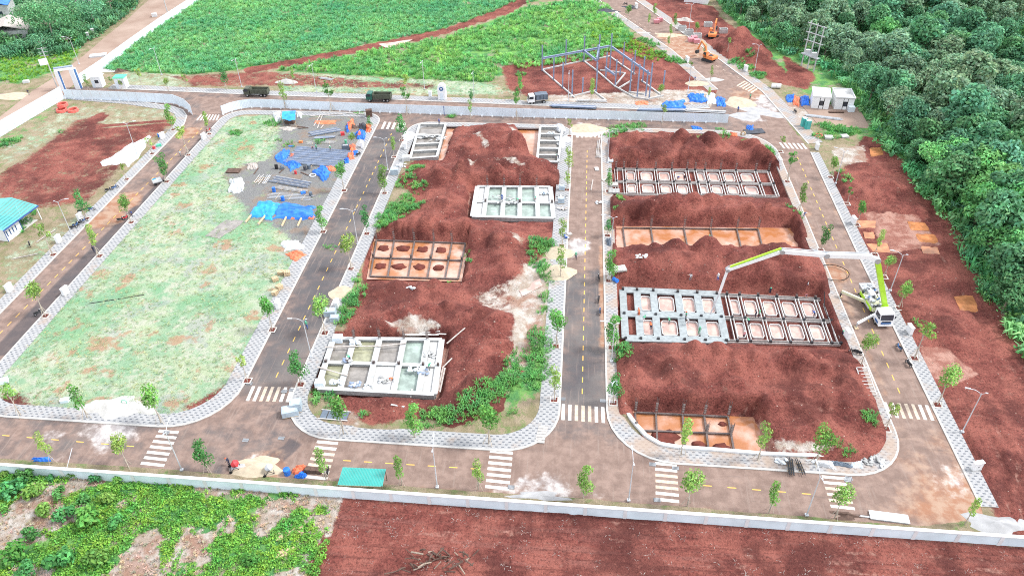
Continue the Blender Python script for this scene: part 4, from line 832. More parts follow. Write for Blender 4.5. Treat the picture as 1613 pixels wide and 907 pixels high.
# ------------------------------------------------------------ young street trees
def crown_obj(name, clumps, n, size, seed, matn, parent=None, up=.35):
    V, F, t = leaves_on(clumps, n, size, seed, up); return link(name, npmesh(name, V, F, matn, {'tint': t}), parent)
def proto_street(kind, seed):
    rr = random.Random(seed); t = thing('street_tree', 'proto', 'tree')
    if kind == 'slim': cl = [((rr.uniform(-.25, .25), rr.uniform(-.25, .25), 2.2+i*.55), rr.uniform(.42, .62)) for i in range(5)]; n = 300
    elif kind == 'round': cl = [((rr.uniform(-.55, .55), rr.uniform(-.55, .55), 3.3+rr.uniform(-.5, .8)), rr.uniform(.55, .8)) for i in range(7)]; n = 460
    elif kind == 'tall': cl = [((rr.uniform(-.45, .45), rr.uniform(-.45, .45), 1.9+i*.42), rr.uniform(.55, .85)*(1-.04*i)) for i in range(7)]; n = 520
    else: cl = [((rr.uniform(-.6, .6), rr.uniform(-.6, .6), 2.6+rr.uniform(0, 1.8)), rr.uniform(.25, .42)) for i in range(6)]; n = 200
    b = MB(); p = Vector((0, 0, -.1)); ln = rr.uniform(-.15, .15)
    for i in range(3): q = Vector((ln*(i+1)/2, rr.uniform(-.06, .06), 1.2*(i+1))); b.tube(p, q, .075-.015*i, .06-.015*i, 6); p = q
    for c, r in cl[:5]: b.tube((ln*.6, 0, max(1.4, c[2]-1.0)), c, .03, .012, 4)
    b.build('trunk', 'bark_pale', t)
    crown_obj('crown', cl, int(n*1.35), .25, seed, {'slim': 'leaf_pale', 'round': 'leaf_street', 'tall': 'leaf_dark', 'sparse': 'leaf_pale'}[kind] if seed % 3 else {'slim': 'leaf_street', 'round': 'leaf_pale', 'tall': 'leaf_street', 'sparse': 'leaf_street'}[kind], t)
    for i in range(3):
        a = 2.1*i+.4; MB().tube((.55*math.cos(a), .55*math.sin(a), -.05), (.06*math.cos(a), .06*math.sin(a), 1.35), .03, .025, 4).build('stake', 'stake', t)
    return t
PROTO = {}
for kd in ('slim', 'round', 'tall', 'sparse'):
    PROTO[kd] = [proto_street(kd, 100+7*i+len(kd)) for i in range(3)]
_used = set()
ORD = ['first', 'second', 'third', 'fourth', 'fifth', 'sixth', 'seventh', 'eighth', 'ninth', 'tenth', 'eleventh', 'twelfth', 'thirteenth', 'fourteenth', 'fifteenth', 'sixteenth', 'seventeenth', 'eighteenth', 'nineteenth', 'twentieth']
ADJ = {'slim': 'slim pale young tree', 'round': 'round crowned young tree', 'tall': 'full leafy young tree', 'sparse': 'thin sparse young tree'}
def street_row(where, trees, pitpar=None):
    for i, (bx, by, ty, kd) in enumerate(trees):
        base = g(bx, by); h = hgt((bx, by), (bx, ty)); h = max(2.2, min(h, 8)); pr = PROTO[kd][(i*7+int(bx)) % 3]
        lab = f'{ADJ[kd]}, {ORD[i]} {where}'; z = max(zat(base.x, base.y), .1)
        sc = h/{'slim': 4.9, 'round': 4.6, 'tall': 5.1, 'sparse': 4.4}[kd]; s3 = (sc*random.uniform(.78, 1.0), sc*random.uniform(.78, 1.0), sc)
        if id(pr) not in _used: _used.add(id(pr)); t = pr; t.location = (base.x, base.y, z); t.rotation_euler.z = 0; t.scale = s3; tag(t, lab, 'tree', 'young trees along the estate roads')
        else: t = dup(pr, (base.x, base.y, z), random.uniform(-.9, .9), lab, 'young trees along the estate roads', s3)
        if pitpar: frame_pit(bx, by, pitpar)
street_row('up the lot side of the western road', [(84,402,352,'sparse'),(137,345,297,'tall'),(200,283,258,'sparse'),(240,243,217,'sparse'),(273,205,162,'tall')], PV['left'])
street_row('up the grass side of the western road', [(72,498,447,'round'),(157,404,354,'slim'),(207,351,309,'round'),(263,287,239,'tall'),(297,245,200,'sparse'),(330,212,176,'slim')], PV['lawn'])
street_row('up the grass side of the dark grey road', [(390,600,560,'sparse'),(429,520,470,'round'),(509,366,322,'tall'),(542,301,256,'round'),(557,236,210,'round'),(583,205,182,'tall')], PV['lawn'])
street_row('up the heap side of the dark grey road', [(474,606,550,'tall'),(512,525,467,'round'),(553,424,373,'round'),(578,369,324,'tall'),(606,305,248,'tall'),(621,248,216,'slim'),(633,222,178,'tall')], PV['middle'])
street_row('up the heap side of the central road', [(873,630,578,'slim'),(876,546,490,'round'),(883,438,389,'slim'),(885,388,345,'slim'),(893,300,270,'slim'),(895,280,232,'slim'),(897,215,188,'sparse')], PV['middle'])
street_row('up the trench side of the central road', [(966,635,586,'tall'),(963,548,493,'tall'),(959,443,393,'tall'),(957,372,343,'tall'),(958,302,266,'tall')], PV['east'])
street_row('up the trench side of the pump truck road', [(1395,676,636,'sparse'),(1355,577,530,'round'),(1293,395,352,'tall'),(1258,335,288,'slim'),(1240,287,240,'sparse'),(1229,240,215,'sparse')], PV['east'])
street_row('up the wood side of the pump truck road', [(1476,638,576,'round'),(1440,565,508,'sparse'),(1416,486,446,'round'),(1392,437,404,'round'),(1378,402,362,'slim'),(1349,355,318,'round'),(1334,322,296,'sparse'),(1308,280,248,'round')], PV['strip'])
street_row('along the boundary wall from the lane end', [(84,729,683,'slim'),(203,736,690,'round'),(328,743,690,'tall'),(514,756,705,'slim'),(633,764,719,'slim'),(754,771,727,'slim'),(919,784,732,'tall'),(1082,797,748,'round'),(1211,807,758,'slim'),(1314,816,770,'round'),(1519,826,786,'slim')])
street_row('along the plot side of the wall road', [(33,654,605,'sparse'),(138,658,606,'slim'),(254,666,605,'round'),(541,684,624,'round'),(654,689,634,'tall'),(770,699,624,'round'),(1073,717,655,'slim'),(1193,725,664,'slim'),(1284,732,677,'round')])
street_row('along the field side of the fenced road', [(141,143,118,'slim'),(178,138,122,'sparse'),(193,143,127,'sparse'),(225,138,108,'sparse'),(266,145,124,'round'),(295,141,118,'sparse'),(357,142,103,'tall'),(463,133,106,'slim'),(516,146,128,'sparse'),(643,156,118,'sparse'),(742,163,141,'tall'),(814,159,136,'tall'),(820,152,118,'slim'),(931,163,124,'slim'),(1039,160,134,'round'),(1115,158,138,'slim')])
street_row('in front of the long sheet fence', [(450,172,128,'slim'),(523,176,130,'sparse'),(642,181,132,'sparse'),(741,187,158,'slim'),(814,188,146,'sparse'),(1043,196,165,'sparse')])
street_row('on the field side of the slanting road', [(989,34,9,'round'),(1021,44,22,'slim'),(1052,76,57,'slim'),(1088,110,98,'round')])
street_row('on the wood side of the slanting road', [(1030,26,5,'tall'),(1062,50,21,'slim'),(1055,62,38,'slim'),(1096,56,36,'round'),(1108,92,70,'slim'),(1145,89,67,'sparse'),(1119,128,104,'slim')])
# ------------------------------------------------------------ woodland trees
def proto_wood(seed, R, h, n, matn, size=.60):
    rr = random.Random(seed); t = thing('forest_tree', 'proto', 'tree'); cl = []
    for i in range(15):
        a = rr.uniform(0, 6.28); v = rr.uniform(-.5, 1); q = math.sqrt(max(0, 1-v*v*.8))*rr.uniform(.35, .78); cl.append(((R*q*math.cos(a), R*q*math.sin(a), h*.54+v*h*.31), R*rr.uniform(.26, .44)))
    cl.append(((0, 0, h*.78), R*.45)); cl.append(((0, 0, h*.45), R*.55))
    b = MB(); b.tube((0, 0, -.3), (rr.uniform(-.3, .3), rr.uniform(-.3, .3), h*.5), R*.07, R*.045, 7)
    for c, r in cl[:8]: b.tube((0, 0, h*.3), c, R*.035, R*.012, 5)
    b.build('trunk', 'bark', t); crown_obj('crown', cl, n, size, seed, matn, t); return t
WP = {'dark': [proto_wood(201+i, 3.6, 8.5, 2900, 'leaf_forest') for i in range(4)], 'olive': [proto_wood(221+i, 3.9, 8.2, 2900, 'leaf_forest_olive') for i in range(3)], 'bright': [proto_wood(241+i, 3.6, 8.0, 2800, 'leaf_forest_bright') for i in range(2)]}
EDGE = [(1118,-25),(1150,22),(1200,58),(1232,84),(1296,108),(1345,142),(1374,196),(1388,226),(1432,267),(1449,302),(1497,348),(1516,390),(1543,450),(1572,492),(1616,557),(1690,640)]
WOOD = gp(EDGE+[(1790,620),(1760,100),(1720,-45),(1640,-45)])
trees = []; rs = np.random.RandomState(5); lo, hi = WOOD.min(0), WOOD.max(0); clear = gp([(1510,-60),(1720,-60),(1720,34),(1600,34),(1540,20)])
eg = [tuple(p) for p in gp(EDGE)]
yy = lo[1]; row = 0
while yy < hi[1]:
    st = 7.0 if yy < 185 else (8.2 if yy < 250 else 9.4); xx = lo[0]+(row % 2)*st/2
    while xx < hi[0]:
        p = np.array([xx, yy])+rs.uniform(-2.4, 2.4, 2); s = sdist(p[:1], p[1:], WOOD)[0]; px, py = proj(p[0], p[1], 4)
        if s > .6 and -30 < px < 1650 and -55 < py < 700 and sdist(p[:1], p[1:], clear)[0] < 0 and np.hypot(*(p-np.array(g(1272, 109)[:2]))) > 8: trees.append((p[0], p[1], s, px, py))
        xx += st
    yy += st*.86; row += 1
print('wood trees', len(trees))
trees.sort(key=lambda t: t[2]); _wu = set(); edge_n = 0; fr = [t for t in trees if t[2] < 5]; fr.sort(key=lambda t: -t[1]); frid = {id(t): i for i, t in enumerate(fr)}
def nth(i):
    tens = ['', '', 'twenty', 'thirty', 'forty', 'fifty']; 
    return ORD[i] if i < 20 else tens[(i+1)//10]+'-'+ORD[(i+1) % 10-1] if (i+1) % 10 else {30: 'thirtieth', 40: 'fortieth', 50: 'fiftieth', 60: 'sixtieth'}[i+1]
NOTE = {'dark': 'dark green', 'olive': 'dull olive', 'bright': 'bright green'}
REG = [('behind the excavators', lambda x, y: x < 1270), ('behind the transformer poles', lambda x, y: x < 1350 and y < 150), ('behind the twin white sheds', lambda x, y: x < 1450 and y < 190), ('high up near the far red clearing', lambda x, y: y < 70), ('above the tree with the pale bare trunk', lambda x, y: y < 210), ('beside the orange puddles', lambda x, y: y < 400), ('level with the pump truck', lambda x, y: True)]
BEH = {}
for t in trees:
    x, y, s, px, py = t; r = rs.uniform(); nz = fbm(np.array([x*.03]), np.array([y*.03]), 5)[0]
    kd = 'olive' if nz+r*.3 > .72 else ('bright' if r > .80 else 'dark')
    if py > 380 and kd == 'olive': kd = 'bright'
    pr = WP[kd][rs.randint(len(WP[kd]))]; sc = rs.uniform(.95, 1.75)*(.85 if s < 4 else 1.0); s3 = (sc*rs.uniform(.9, 1.15), sc*rs.uniform(.9, 1.15), sc*rs.uniform(.85, 1.15)); reg = next(n for n, f in REG if f(px, py)); size = 'small' if sc < 1.15 else ('large' if sc > 1.45 else 'middling'); gn = 'trees of the wood beside the estate'
    if id(t) in frid: lab = f'{NOTE[kd]} tree on the edge of the wood, {nth(frid[id(t)])} counting from the excavators'
    else:
        e_ = min(range(len(fr)), key=lambda i: (fr[i][0]-x)**2+(fr[i][1]-y)**2); BEH[e_] = BEH.get(e_, 0)+1; lab = f'{size} {NOTE[kd]} tree, {nth(BEH[e_]-1)} behind the {nth(e_)} tree along the wood edge'
    if id(pr) not in _wu: _wu.add(id(pr)); o = pr; o.location = (x, y, 0); o.scale = s3; tag(o, lab, 'tree', gn)
    else: dup(pr, (x, y, 0), rs.uniform(0, 6.28), lab, gn, s3)
for kd in WP:
    for o in WP[kd]:
        if id(o) not in _wu: print('unused proto', o.name)
# two trees that stand out
def special(label, px, py, R, h, n, matn, seed, lean=(0, 0), sz=.6):
    c = g(px, py); t = thing('forest_tree', label, 'tree', (c.x, c.y, 0)); rr = random.Random(seed); cl = []
    for i in range(16):
        a = rr.uniform(0, 6.28); q = rr.uniform(.3, .85); v = rr.uniform(-.2, 1)*(1-q*.6); cl.append(((lean[0]+R*q*math.cos(a), lean[1]+R*q*math.sin(a), h*.56+v*h*.34), R*rr.uniform(.28, .42)))
    b = MB(); b.tube((0, 0, -.2), (lean[0]*.6, lean[1]*.6, h*.45), .28, .2, 7)
    for c_, r in cl[:9]: b.tube((lean[0]*.6, lean[1]*.6, h*.42), c_, .14, .05, 5)
    b.build('trunk', 'bark_pale', t); crown_obj('crown', cl, n, sz, seed, matn, t); return t
special('broad bright green tree leaning out on a pale bare trunk', 1454, 291, 6.0, 11, 2600, 'leaf_forest_bright', 301, (4.0, 1.5))
special('big rounded bright green tree at the wood edge level with the pump truck', 1560, 420, 5.6, 11, 2800, 'leaf_forest_bright', 302, (.5, .5))
special('broad olive tree whose crown overhangs the concrete yard', 1408, 205, 6.5, 10.5, 2600, 'leaf_forest_olive', 303, (1.5, 1))
P = np.concatenate([sample(EDGE+[(1790,620),(1760,100),(1720,-45),(1640,-45)], 1.9, lambda x, y, r: y < 330, 60)]); scatter('undergrowth', 'green undergrowth beneath the trees of the wood', P, T_LEAF+T_TALL[:2], (1.2, 2.6), 'leaf_forest')
P = sample([(x_-8, y_) for x_, y_ in EDGE]+[(x_+22, y_-4) for x_, y_ in EDGE[::-1]], .95, lambda x, y, r: (fbm(x*.2, y*.2, 12)+r*.3 > .55), 61); scatter('undergrowth', 'leafy undergrowth along the edge of the wood', P, T_LEAF+T_TALL[:2], (1.0, 3.0), 'grass_tall')
# trees at the upper corner by the dirt lane
special('huge spreading dark tree beside the grey roofed house', 85, 66, 10.5, 13, 3400, 'leaf_forest', 310, (0, 2), .75)
special('dark tree crowding the lane bend behind the gate posts', 150, 40, 6.5, 10, 1700, 'leaf_forest', 311)
special('dense dark tree beside the lane at the top edge', 178, 22, 6, 10, 1700, 'leaf_forest', 312)
special('dark tree next to the white roof by the lane', 205, 6, 6, 9, 1500, 'leaf_forest', 313)
special('small green tree in front of the blue roof', 10, 28, 4, 8, 1000, 'leaf_forest_bright', 314)
special('dark bushy tree left of the banana plants', 4, 76, 5, 7, 1200, 'leaf_forest', 315)
special('low dark bush below the banana plants', 34, 84, 3.5, 4, 800, 'leaf_forest', 316)
special('dark undergrown tree beneath the spreading crown', 70, 80, 5, 6, 1100, 'leaf_forest', 317)
special('dark tree between house and spreading tree', 55, 40, 6, 9, 1300, 'leaf_forest_olive', 318)
special('dark hedge tree behind the lane gate posts', 125, 62, 4.5, 6, 1000, 'leaf_forest', 319)
P = sample([(-60,60),(-60,-40),(250,-40),(215,12),(165,52),(130,75),(95,88),(40,92),(-20,95)], 1.1, None, 62); scatter('undergrowth', 'dense dark undergrowth beside the dirt lane and houses', P, T_LEAF+T_TALL[:2], (1.6, 3.4), 'leaf_forest')
special('dark tree filling the gap left of the lane', 118, 30, 6.5, 10, 1700, 'leaf_forest', 320)
special('dark tree at the top edge over the white roof', 165, -6, 7, 11, 1700, 'leaf_forest', 321)
special('dark tree at the top edge between the roofs', 75, 10, 8, 12, 2000, 'leaf_forest', 322)
special('dark tree at the lane side near the lamp', 110, 74, 4, 6, 1000, 'leaf_forest', 323)
def banana(px, py, h, label):
    c = g(px, py); t = thing('banana_plant', label, 'plant', (c.x, c.y, 0)); MB().tube((0, 0, -.1), (0, 0, h*.5), .16, .12, 7).build('stem', 'grass_lush', t)
    for i in range(9):
        a = i*.7+px; V = []; F = []; L = h*.75
        for s in range(6):
            u = s/5; x = L*u*.75; z = h*.5+L*(.75*u-.75*u*u); w = .32*math.sin(math.pi*min(.98, .12+u*.86)); V += [(math.cos(a)*x-math.sin(a)*w, math.sin(a)*x+math.cos(a)*w, z-.06), (math.cos(a)*x, math.sin(a)*x, z), (math.cos(a)*x+math.sin(a)*w, math.sin(a)*x-math.cos(a)*w, z-.06)]
        for s in range(5): F += [(3*s, 3*s+1, 3*s+4, 3*s+3), (3*s+1, 3*s+2, 3*s+5, 3*s+4)]
        link('leaf', npmesh('leaf', V, F, 'leaf_street', {'tint': np.full((len(V), 3), .8+.05*(i % 4))}), t)
banana(30, 66, 4.5, 'tall banana plant in front of the grey roofed house'); banana(42, 62, 5, 'banana plant closest to the spreading tree'); banana(20, 72, 4, 'banana plant nearest the picture corner bushes'); banana(103, 74, 4, 'drooping banana plant under the spreading tree'); banana(118, 72, 4, 'banana plant nearest the dirt lane')
# shrubs in front of the boundary wall
def proto_shrub(seed):
    rr = random.Random(seed); t = thing('coffee_shrub', 'proto', 'shrub'); cl = [((rr.uniform(-.65, .65), rr.uniform(-.65, .65), rr.uniform(.45, 1.0)), rr.uniform(.35, .55)) for _ in range(9)]
    b = MB()
    for c, r in cl[:6]: b.tube((0, 0, -.05), c, .035, .015, 4)
    b.build('stem', 'bark', t); crown_obj('foliage', cl, 330, .34, seed, 'leaf_street' if seed % 2 else 'leaf_dark', t, .6); return t
SP = [proto_shrub(400+i) for i in range(4)]; _su = set()
SH = [(44,752,15,'beside the wall, second from the frame edge'),(8,748,8,'touching the frame edge below the wall'),(81,756,8,'in the small gap below the blue sheet'),(116,753,10,'below the fallen lamp shadow by the wall'),(152,756,11,'in the wall row below the slim tree'),(188,757,12,'under the wall below the round tree'),(23,780,21,'broadest of the upper left cluster'),(63,780,18,'with bluish leaves beside the broadest one'),(97,781,12,'light and low beside the bluish one'),(175,787,14,'dark beside the bare earth patch'),(135,790,12,'thin between two dark ones'),(74,812,15,'standing alone on the bare slope'),(109,816,16,'in the middle of the slope'),(150,822,23,'tallest and darkest on the slope'),(185,826,14,'joined to the tallest one'),(2,808,11,'half outside the frame at mid slope'),(52,848,13,'small and pale above the big pair'),(30,884,22,'big at the lower corner'),(104,888,22,'big beside the bleached patch'),(152,888,18,'dark at the lower edge'),(43,906,15,'cut by the lower frame edge'),(395,890,14,'at the edge of the withered patch')]
for i, (x, y, r, w) in enumerate(SH):
    c = g(x, y); sc = r/11/1.0; pr = SP[i % 4]; lab = f'leafy green shrub {w}'; gn = 'leafy shrubs below the boundary wall'
    if i < 4: pr.location = (c.x, c.y, 0); pr.scale = (sc,)*3; tag(pr, lab, 'shrub', gn)
    else: dup(pr, (c.x, c.y, 0), i*1.3, lab, gn, sc)
# ============================================================ street lamps, cabinets, poles
def proto_lamp():
    t = thing('street_lamp', 'proto', 'street lamp'); H = 8.4
    m = MB(); m.tube((0, 0, 0), (0, 0, H), .10, .06, 8); m.build('pole', 'lamp_grey', t); MB().box((0, 0, .12), (.45, .45, .24)).build('base', 'lamp_grey', t)
    m = MB(); m.path([(0, 0, H-.5), (.3, 0, H+.1), (1.0, 0, H+.5), (1.9, 0, H+.6)], .045, 6); m.path([(0, 0, H-.1), (-.5, 0, H+.2)], .035, 5); m.build('arm', 'lamp_grey', t)
    h = MB().hexa([(1.7, -.14, H+.56), (2.5, -.1, H+.62), (2.5, .1, H+.62), (1.7, .14, H+.56)], [(1.7, -.12, H+.68), (2.45, -.08, H+.70), (2.45, .08, H+.70), (1.7, .12, H+.68)]).build('lamp_head', 'lamp_grey', t)
    MB().box((2.1, 0, H+.565), (.5, .14, .03)).build('lens', 'hat_white', h); MB().box((-.6, 0, H+.25), (.35, .2, .08)).build('sensor_box', 'lamp_grey', t); return t
LP = proto_lamp(); first_lamp = [True]
def lamp(px, py, az, label):
    c = g(px, py); z = .13; gn = 'street lamps of the estate'
    if first_lamp[0]: first_lamp[0] = False; LP.location = (c.x, c.y, z); LP.rotation_euler.z = rad(az); tag(LP, label, 'street lamp', gn)
    else: dup(LP, (c.x, c.y, z), rad(az), label, gn)
for a in ((689,768,95,'grey street lamp by the wall, nearest the teal shelter'), (990,789,95,'grey street lamp by the wall opposite the flooded corner pit'), (1270,812,95,'grey street lamp by the wall near the eastern zebra crossing'), (287,741,95,'grey street lamp by the wall below the mown plot'),
 (1515,681,170,'grey street lamp at the red strip above the lowest white cabinet'), (1402,459,165,'grey street lamp next to the concrete pump truck'), (1316,290,165,'grey street lamp beside the red heap at the wood'), (114,371,10,'grey street lamp beside the teal roofed office'),
 (491,563,190,'grey street lamp on the dark grey road nearest the zebra crossing'), (564,386,190,'grey street lamp on the dark grey road level with the blue timber tarpaulin'), (611,269,190,'grey street lamp on the dark grey road level with the steel bar stacks'), (963,570,180,'grey street lamp on the central road beside the poured concrete'),
 (962,398,180,'grey street lamp on the central road beside the sand heap'), (957,258,180,'grey street lamp on the central road beside the top trench'), (216,243,10,'grey street lamp beside the white ground sheet'), (255,119,-90,'grey street lamp at the tall grass nearest the entrance'), (381,138,-90,'grey street lamp at the tall grass behind the first dump truck'), (499,147,-90,'grey street lamp between the two dump trucks'), (669,142,-90,'grey street lamp beside the arched white booth'), (747,160,-90,'grey street lamp right of the arched white booth'), (895,160,-90,'grey street lamp beside the canvas truck'), (1188,115,200,'grey street lamp below the excavators on the slanting road'), (1085,47,200,'grey street lamp at the pallets on the slanting road'), (125,102,180,'grey street lamp just outside the entrance gate'), (1083,150,-80,'grey street lamp near the sand circle at the slanting road')):
    lamp(*a)
def proto_cab():
    t = thing('utility_cabinet', 'proto', 'cabinet'); MB().box((0, 0, .1), (1.5, .62, .2)).build('plinth', 'concrete', t); MB().box((0, 0, .9), (1.4, .55, 1.4)).build('body', 'white_paint', t)
    for s in (-1, 1):
        d = MB().box((s*.34, -.285, .9), (.62, .03, 1.25)).build('door', 'hat_white', t); MB().box((s*.08, -.31, .9), (.04, .03, .16)).build('handle', 'dark_metal', d)
    MB().box((0, 0, 1.64), (1.56, .7, .08)).build('lid', 'white_paint', t); return t
CP = proto_cab(); CPs = [True]
def cabinet(px, py, az, label, z=.13, sc=1.0):
    c = g(px, py); gn = 'white utility cabinets'
    if CPs[0]: CPs[0] = False; CP.location = (c.x, c.y, z); CP.rotation_euler.z = rad(az); CP.scale = (sc,)*3; tag(CP, label, 'cabinet', gn)
    else: dup(CP, (c.x, c.y, z), rad(az), label, gn, sc)
for a in ((94,382,90,'white cabinet on the footway beside the teal roofed office'), (128,347,85,'white cabinet among the parked motorbikes'), (17,459,80,'white cabinet nearest the frame edge on the western road'), (105,464,80,'white cabinet on the grass side of the western road'), (257,219,70,'white cabinet by the blue drums at the white sheet'), (322,220,80,'white cabinet at the top of the mown plot'),
 (439,485,95,'white cabinet level with the sand spill on the dark grey road'), (532,485,95,'white cabinet beside the wrapped block pallets'), (571,233,95,'white cabinet beside the blue rubbish heap in the yard'), (639,235,95,'white cabinet below the half built foundation'), (1174,113,-70,'white cabinet beside the lamp on the slanting road'), (1082,99,-70,'white cabinet at the edge of the red frame site'), (971,28,-70,'white cabinet at the top of the slanting road, field side'), (1002,14,-70,'white cabinet at the top of the slanting road, wood side'), (1286,236,95,'white cabinet below the porta toilets'), (1227,260,95,'white cabinet beside the top formwork trench'), (1343,353,100,'white cabinet beside the orange puddles'), (1431,525,100,'white cabinet on the wood side below the pump truck'), (1333,532,100,'white cabinet at the end of the poured foundation'), (1536,740,15,'white cabinet at the lower end of the red strip'), (959,438,90,'white cabinet beside the blue barrel on the central road'), (1332,90,0,'')):
    if a[3]: cabinet(*a, sc=1.0 if a[1] > 150 else 1.1)
def utility_pole(px, py, label, H, arms=2, tr=False, az=0):
    c = g(px, py); t = thing('utility_pole', label, 'utility pole', (c.x, c.y, 0), rad(az)); MB().tube((0, 0, 0), (0, 0, H), .2, .13, 8).build('pole', 'concrete_white', t)
    for i in range(arms):
        a = MB().bar((-1.3, 0, H-.3-i*1.1), (1.3, 0, H-.3-i*1.1), .14).build('crossarm', 'galv', t)
        for x in (-1.2, 0, 1.2): MB().tube((x, 0, H-.25-i*1.1), (x, 0, H+.1-i*1.1), .08, .05, 6).build('insulator', 'rubber', a)
    if tr: MB().box((-.9, -.3, H-4.2), (2.2, 1.0, 1.6), .2).build('signboard', 'white_paint', t)
utility_pole(91, 140, 'tall concrete utility pole with crossarms and a white box beside the entrance gate', hgt((91,140),(64,75)), 3, True, 20)
utility_pole(265, 24, 'concrete utility pole on the verge of the dirt lane', 9, 1, False, 30)
def transformer():
    a = g(1262, 104); b = g(1281, 114); t = thing('transformer_poles', 'pair of tall concrete poles carrying a transformer platform before the wood', 'utility pole', (a.x, a.y, 0)); d = b-a; H = 14
    for q in (Vector((0, 0, 0)), d*.5, d): MB().tube(q, q+Vector((.2, 0, H)), .22, .15, 8).build('pole', 'concrete_white', t)
    for z in (H-.5, H-3.2, H-5.6): MB().bar(Vector((-.8, 0, z)), d+Vector((1, 0, z)), .22).build('crossarm', 'galv', t)
    MB().bar(Vector((-.6, -.2, 4.2)), d+Vector((.6, -.2, 4.2)), 1.4, .2).build('platform', 'galv', t)
    for u in (.25, .75):
        m = MB(); q = d*u; m.box((q.x, q.y-.2, 5), (1.3, 1.1, 1.4)); m.build('transformer', 'lamp_grey', t)
transformer()
# ============================================================ people
def person_mesh(pose):
    J = {'pel': (0, 0, .95), 'spi': (0, -.02, 1.2), 'che': (0, -.02, 1.38), 'nec': (0, 0, 1.53), 'hea': (0, .03, 1.66), 'cro': (0, .02, 1.76), 'nos': (0, .12, 1.65)}
    for s, n in ((-1, 'L'), (1, 'R')):
        J.update({'hip'+n: (s*.10, 0, .92), 'kne'+n: (s*.12, .02, .50), 'ank'+n: (s*.12, -.02, .09), 'toe'+n: (s*.14, .16, .04), 'sho'+n: (s*.19, -.02, 1.43), 'elb'+n: (s*.27, -.04, 1.15), 'wri'+n: (s*.28, .08, .92), 'pal'+n: (s*.27, .12, .84)})
    if pose == 'walk': J.update({'kneL': (-.11, .2, .52), 'ankL': (-.11, .22, .09), 'toeL': (-.12, .40, .05), 'ankR': (.11, -.3, .12), 'kneR': (.11, -.1, .5), 'toeR': (.12, -.14, .03), 'wriL': (-.26, -.2, .95), 'palL': (-.25, -.24, .88), 'wriR': (.27, .28, 1.02), 'palR': (.26, .34, .97)})
    if pose in ('bend', 'work'):
        k_ = 1.1 if pose == 'bend' else .6
        for n in list(J):
            if n[:3] in ('spi', 'che', 'nec', 'hea', 'cro', 'nos', 'sho', 'elb', 'wri', 'pal'):
                v = Vector(J[n])-Vector((0, 0, .95)); v = Matrix.Rotation(-k_, 3, 'X')@v; J[n] = tuple(v+Vector((0, -.12, .93)))
        for s, n in ((-1, 'L'), (1, 'R')):
            sh = Vector(J['sho'+n]); J['elb'+n] = tuple(sh+Vector((s*.05, .08, -.26))); J['wri'+n] = tuple(sh+Vector((s*.02, .22, -.46))); J['pal'+n] = tuple(sh+Vector((0, .27, -.53)))
        J['kneL'] = (-.14, .10, .5); J['kneR'] = (.14, .10, .5)
    if pose == 'point': J.update({'elbR': (.42, .12, 1.36), 'wriR': (.55, .32, 1.40), 'palR': (.6, .4, 1.41)})
    B = [('pel', 'spi', 1), ('spi', 'che', 1), ('che', 'nec', 1), ('nec', 'hea', 0), ('hea', 'cro', 0), ('hea', 'nos', 0)]; R = {'pel': (.14, .11), 'spi': (.14, .10), 'che': (.16, .11), 'nec': (.06, .06), 'hea': (.085, .105), 'cro': (.07, .08), 'nos': (.018, .018)}
    for n in 'LR':
        B += [('pel', 'hip'+n, 2), ('hip'+n, 'kne'+n, 2), ('kne'+n, 'ank'+n, 2), ('ank'+n, 'toe'+n, 3), ('che', 'sho'+n, 1), ('sho'+n, 'elb'+n, 1), ('elb'+n, 'wri'+n, 0), ('wri'+n, 'pal'+n, 0)]
        R.update({'hip'+n: (.10, .10), 'kne'+n: (.07, .07), 'ank'+n: (.05, .05), 'toe'+n: (.045, .035), 'sho'+n: (.07, .07), 'elb'+n: (.05, .05), 'wri'+n: (.033, .033), 'pal'+n: (.038, .03)})
        w = Vector(J['wri'+n]); p = Vector(J['pal'+n]); d = (p-w).normalized(); s = d.cross(Vector((0, 0, 1))); s = s.normalized() if s.length > .1 else Vector((0, 1, 0))
        for i, (off, L) in enumerate(((-.03, .07), (-.01, .085), (.012, .08), (.032, .06), (.055, .03))):
            q = 'f%d%s' % (i, n); J[q] = tuple(p+s*off+d*L+Vector((0, 0, -.01*i))); B.append(('pal'+n, q, 0)); R[q] = (.009, .009)
    names = list(J); me = bpy.data.meshes.new('body'); me.from_pydata([J[n] for n in names], [(names.index(a), names.index(b)) for a, b, _ in B], [])
    o = bpy.data.objects.new('body', me); COL.objects.link(o); mo = o.modifiers.new('skin', 'SKIN'); mo.use_smooth_shade = True
    for i, n in enumerate(names): me.skin_vertices[0].data[i].radius = R[n]
    me.skin_vertices[0].data[0].use_root = True; sb = o.modifiers.new('sub', 'SUBSURF'); sb.levels = 1; sb.render_levels = 1
    dg = bpy.context.evaluated_depsgraph_get(); nm = bpy.data.meshes.new_from_object(o.evaluated_get(dg)); bpy.data.objects.remove(o); nm.name = 'body'
    for mt in ('skin', 'cloth_blue', 'cloth_navy', 'rubber'): nm.materials.append(MATS[mt])
    seg = [(Vector(J[a]), Vector(J[b]), c) for a, b, c in B]
    for f in nm.polygons:
        c = f.center; best = (9, 0)
        for a, b, k_ in seg:
            e = b-a; t = max(0, min(1, (c-a).dot(e)/(e.length_squared+1e-9))); d = (c-a-e*t).length
            if d < best[0]: best = (d, k_)
        f.material_index = best[1]
    return nm, Vector(J['hea']), Vector(J['cro'])
PM = {p: person_mesh(p) for p in ('stand', 'walk', 'bend', 'work', 'point')}
_hat = {}
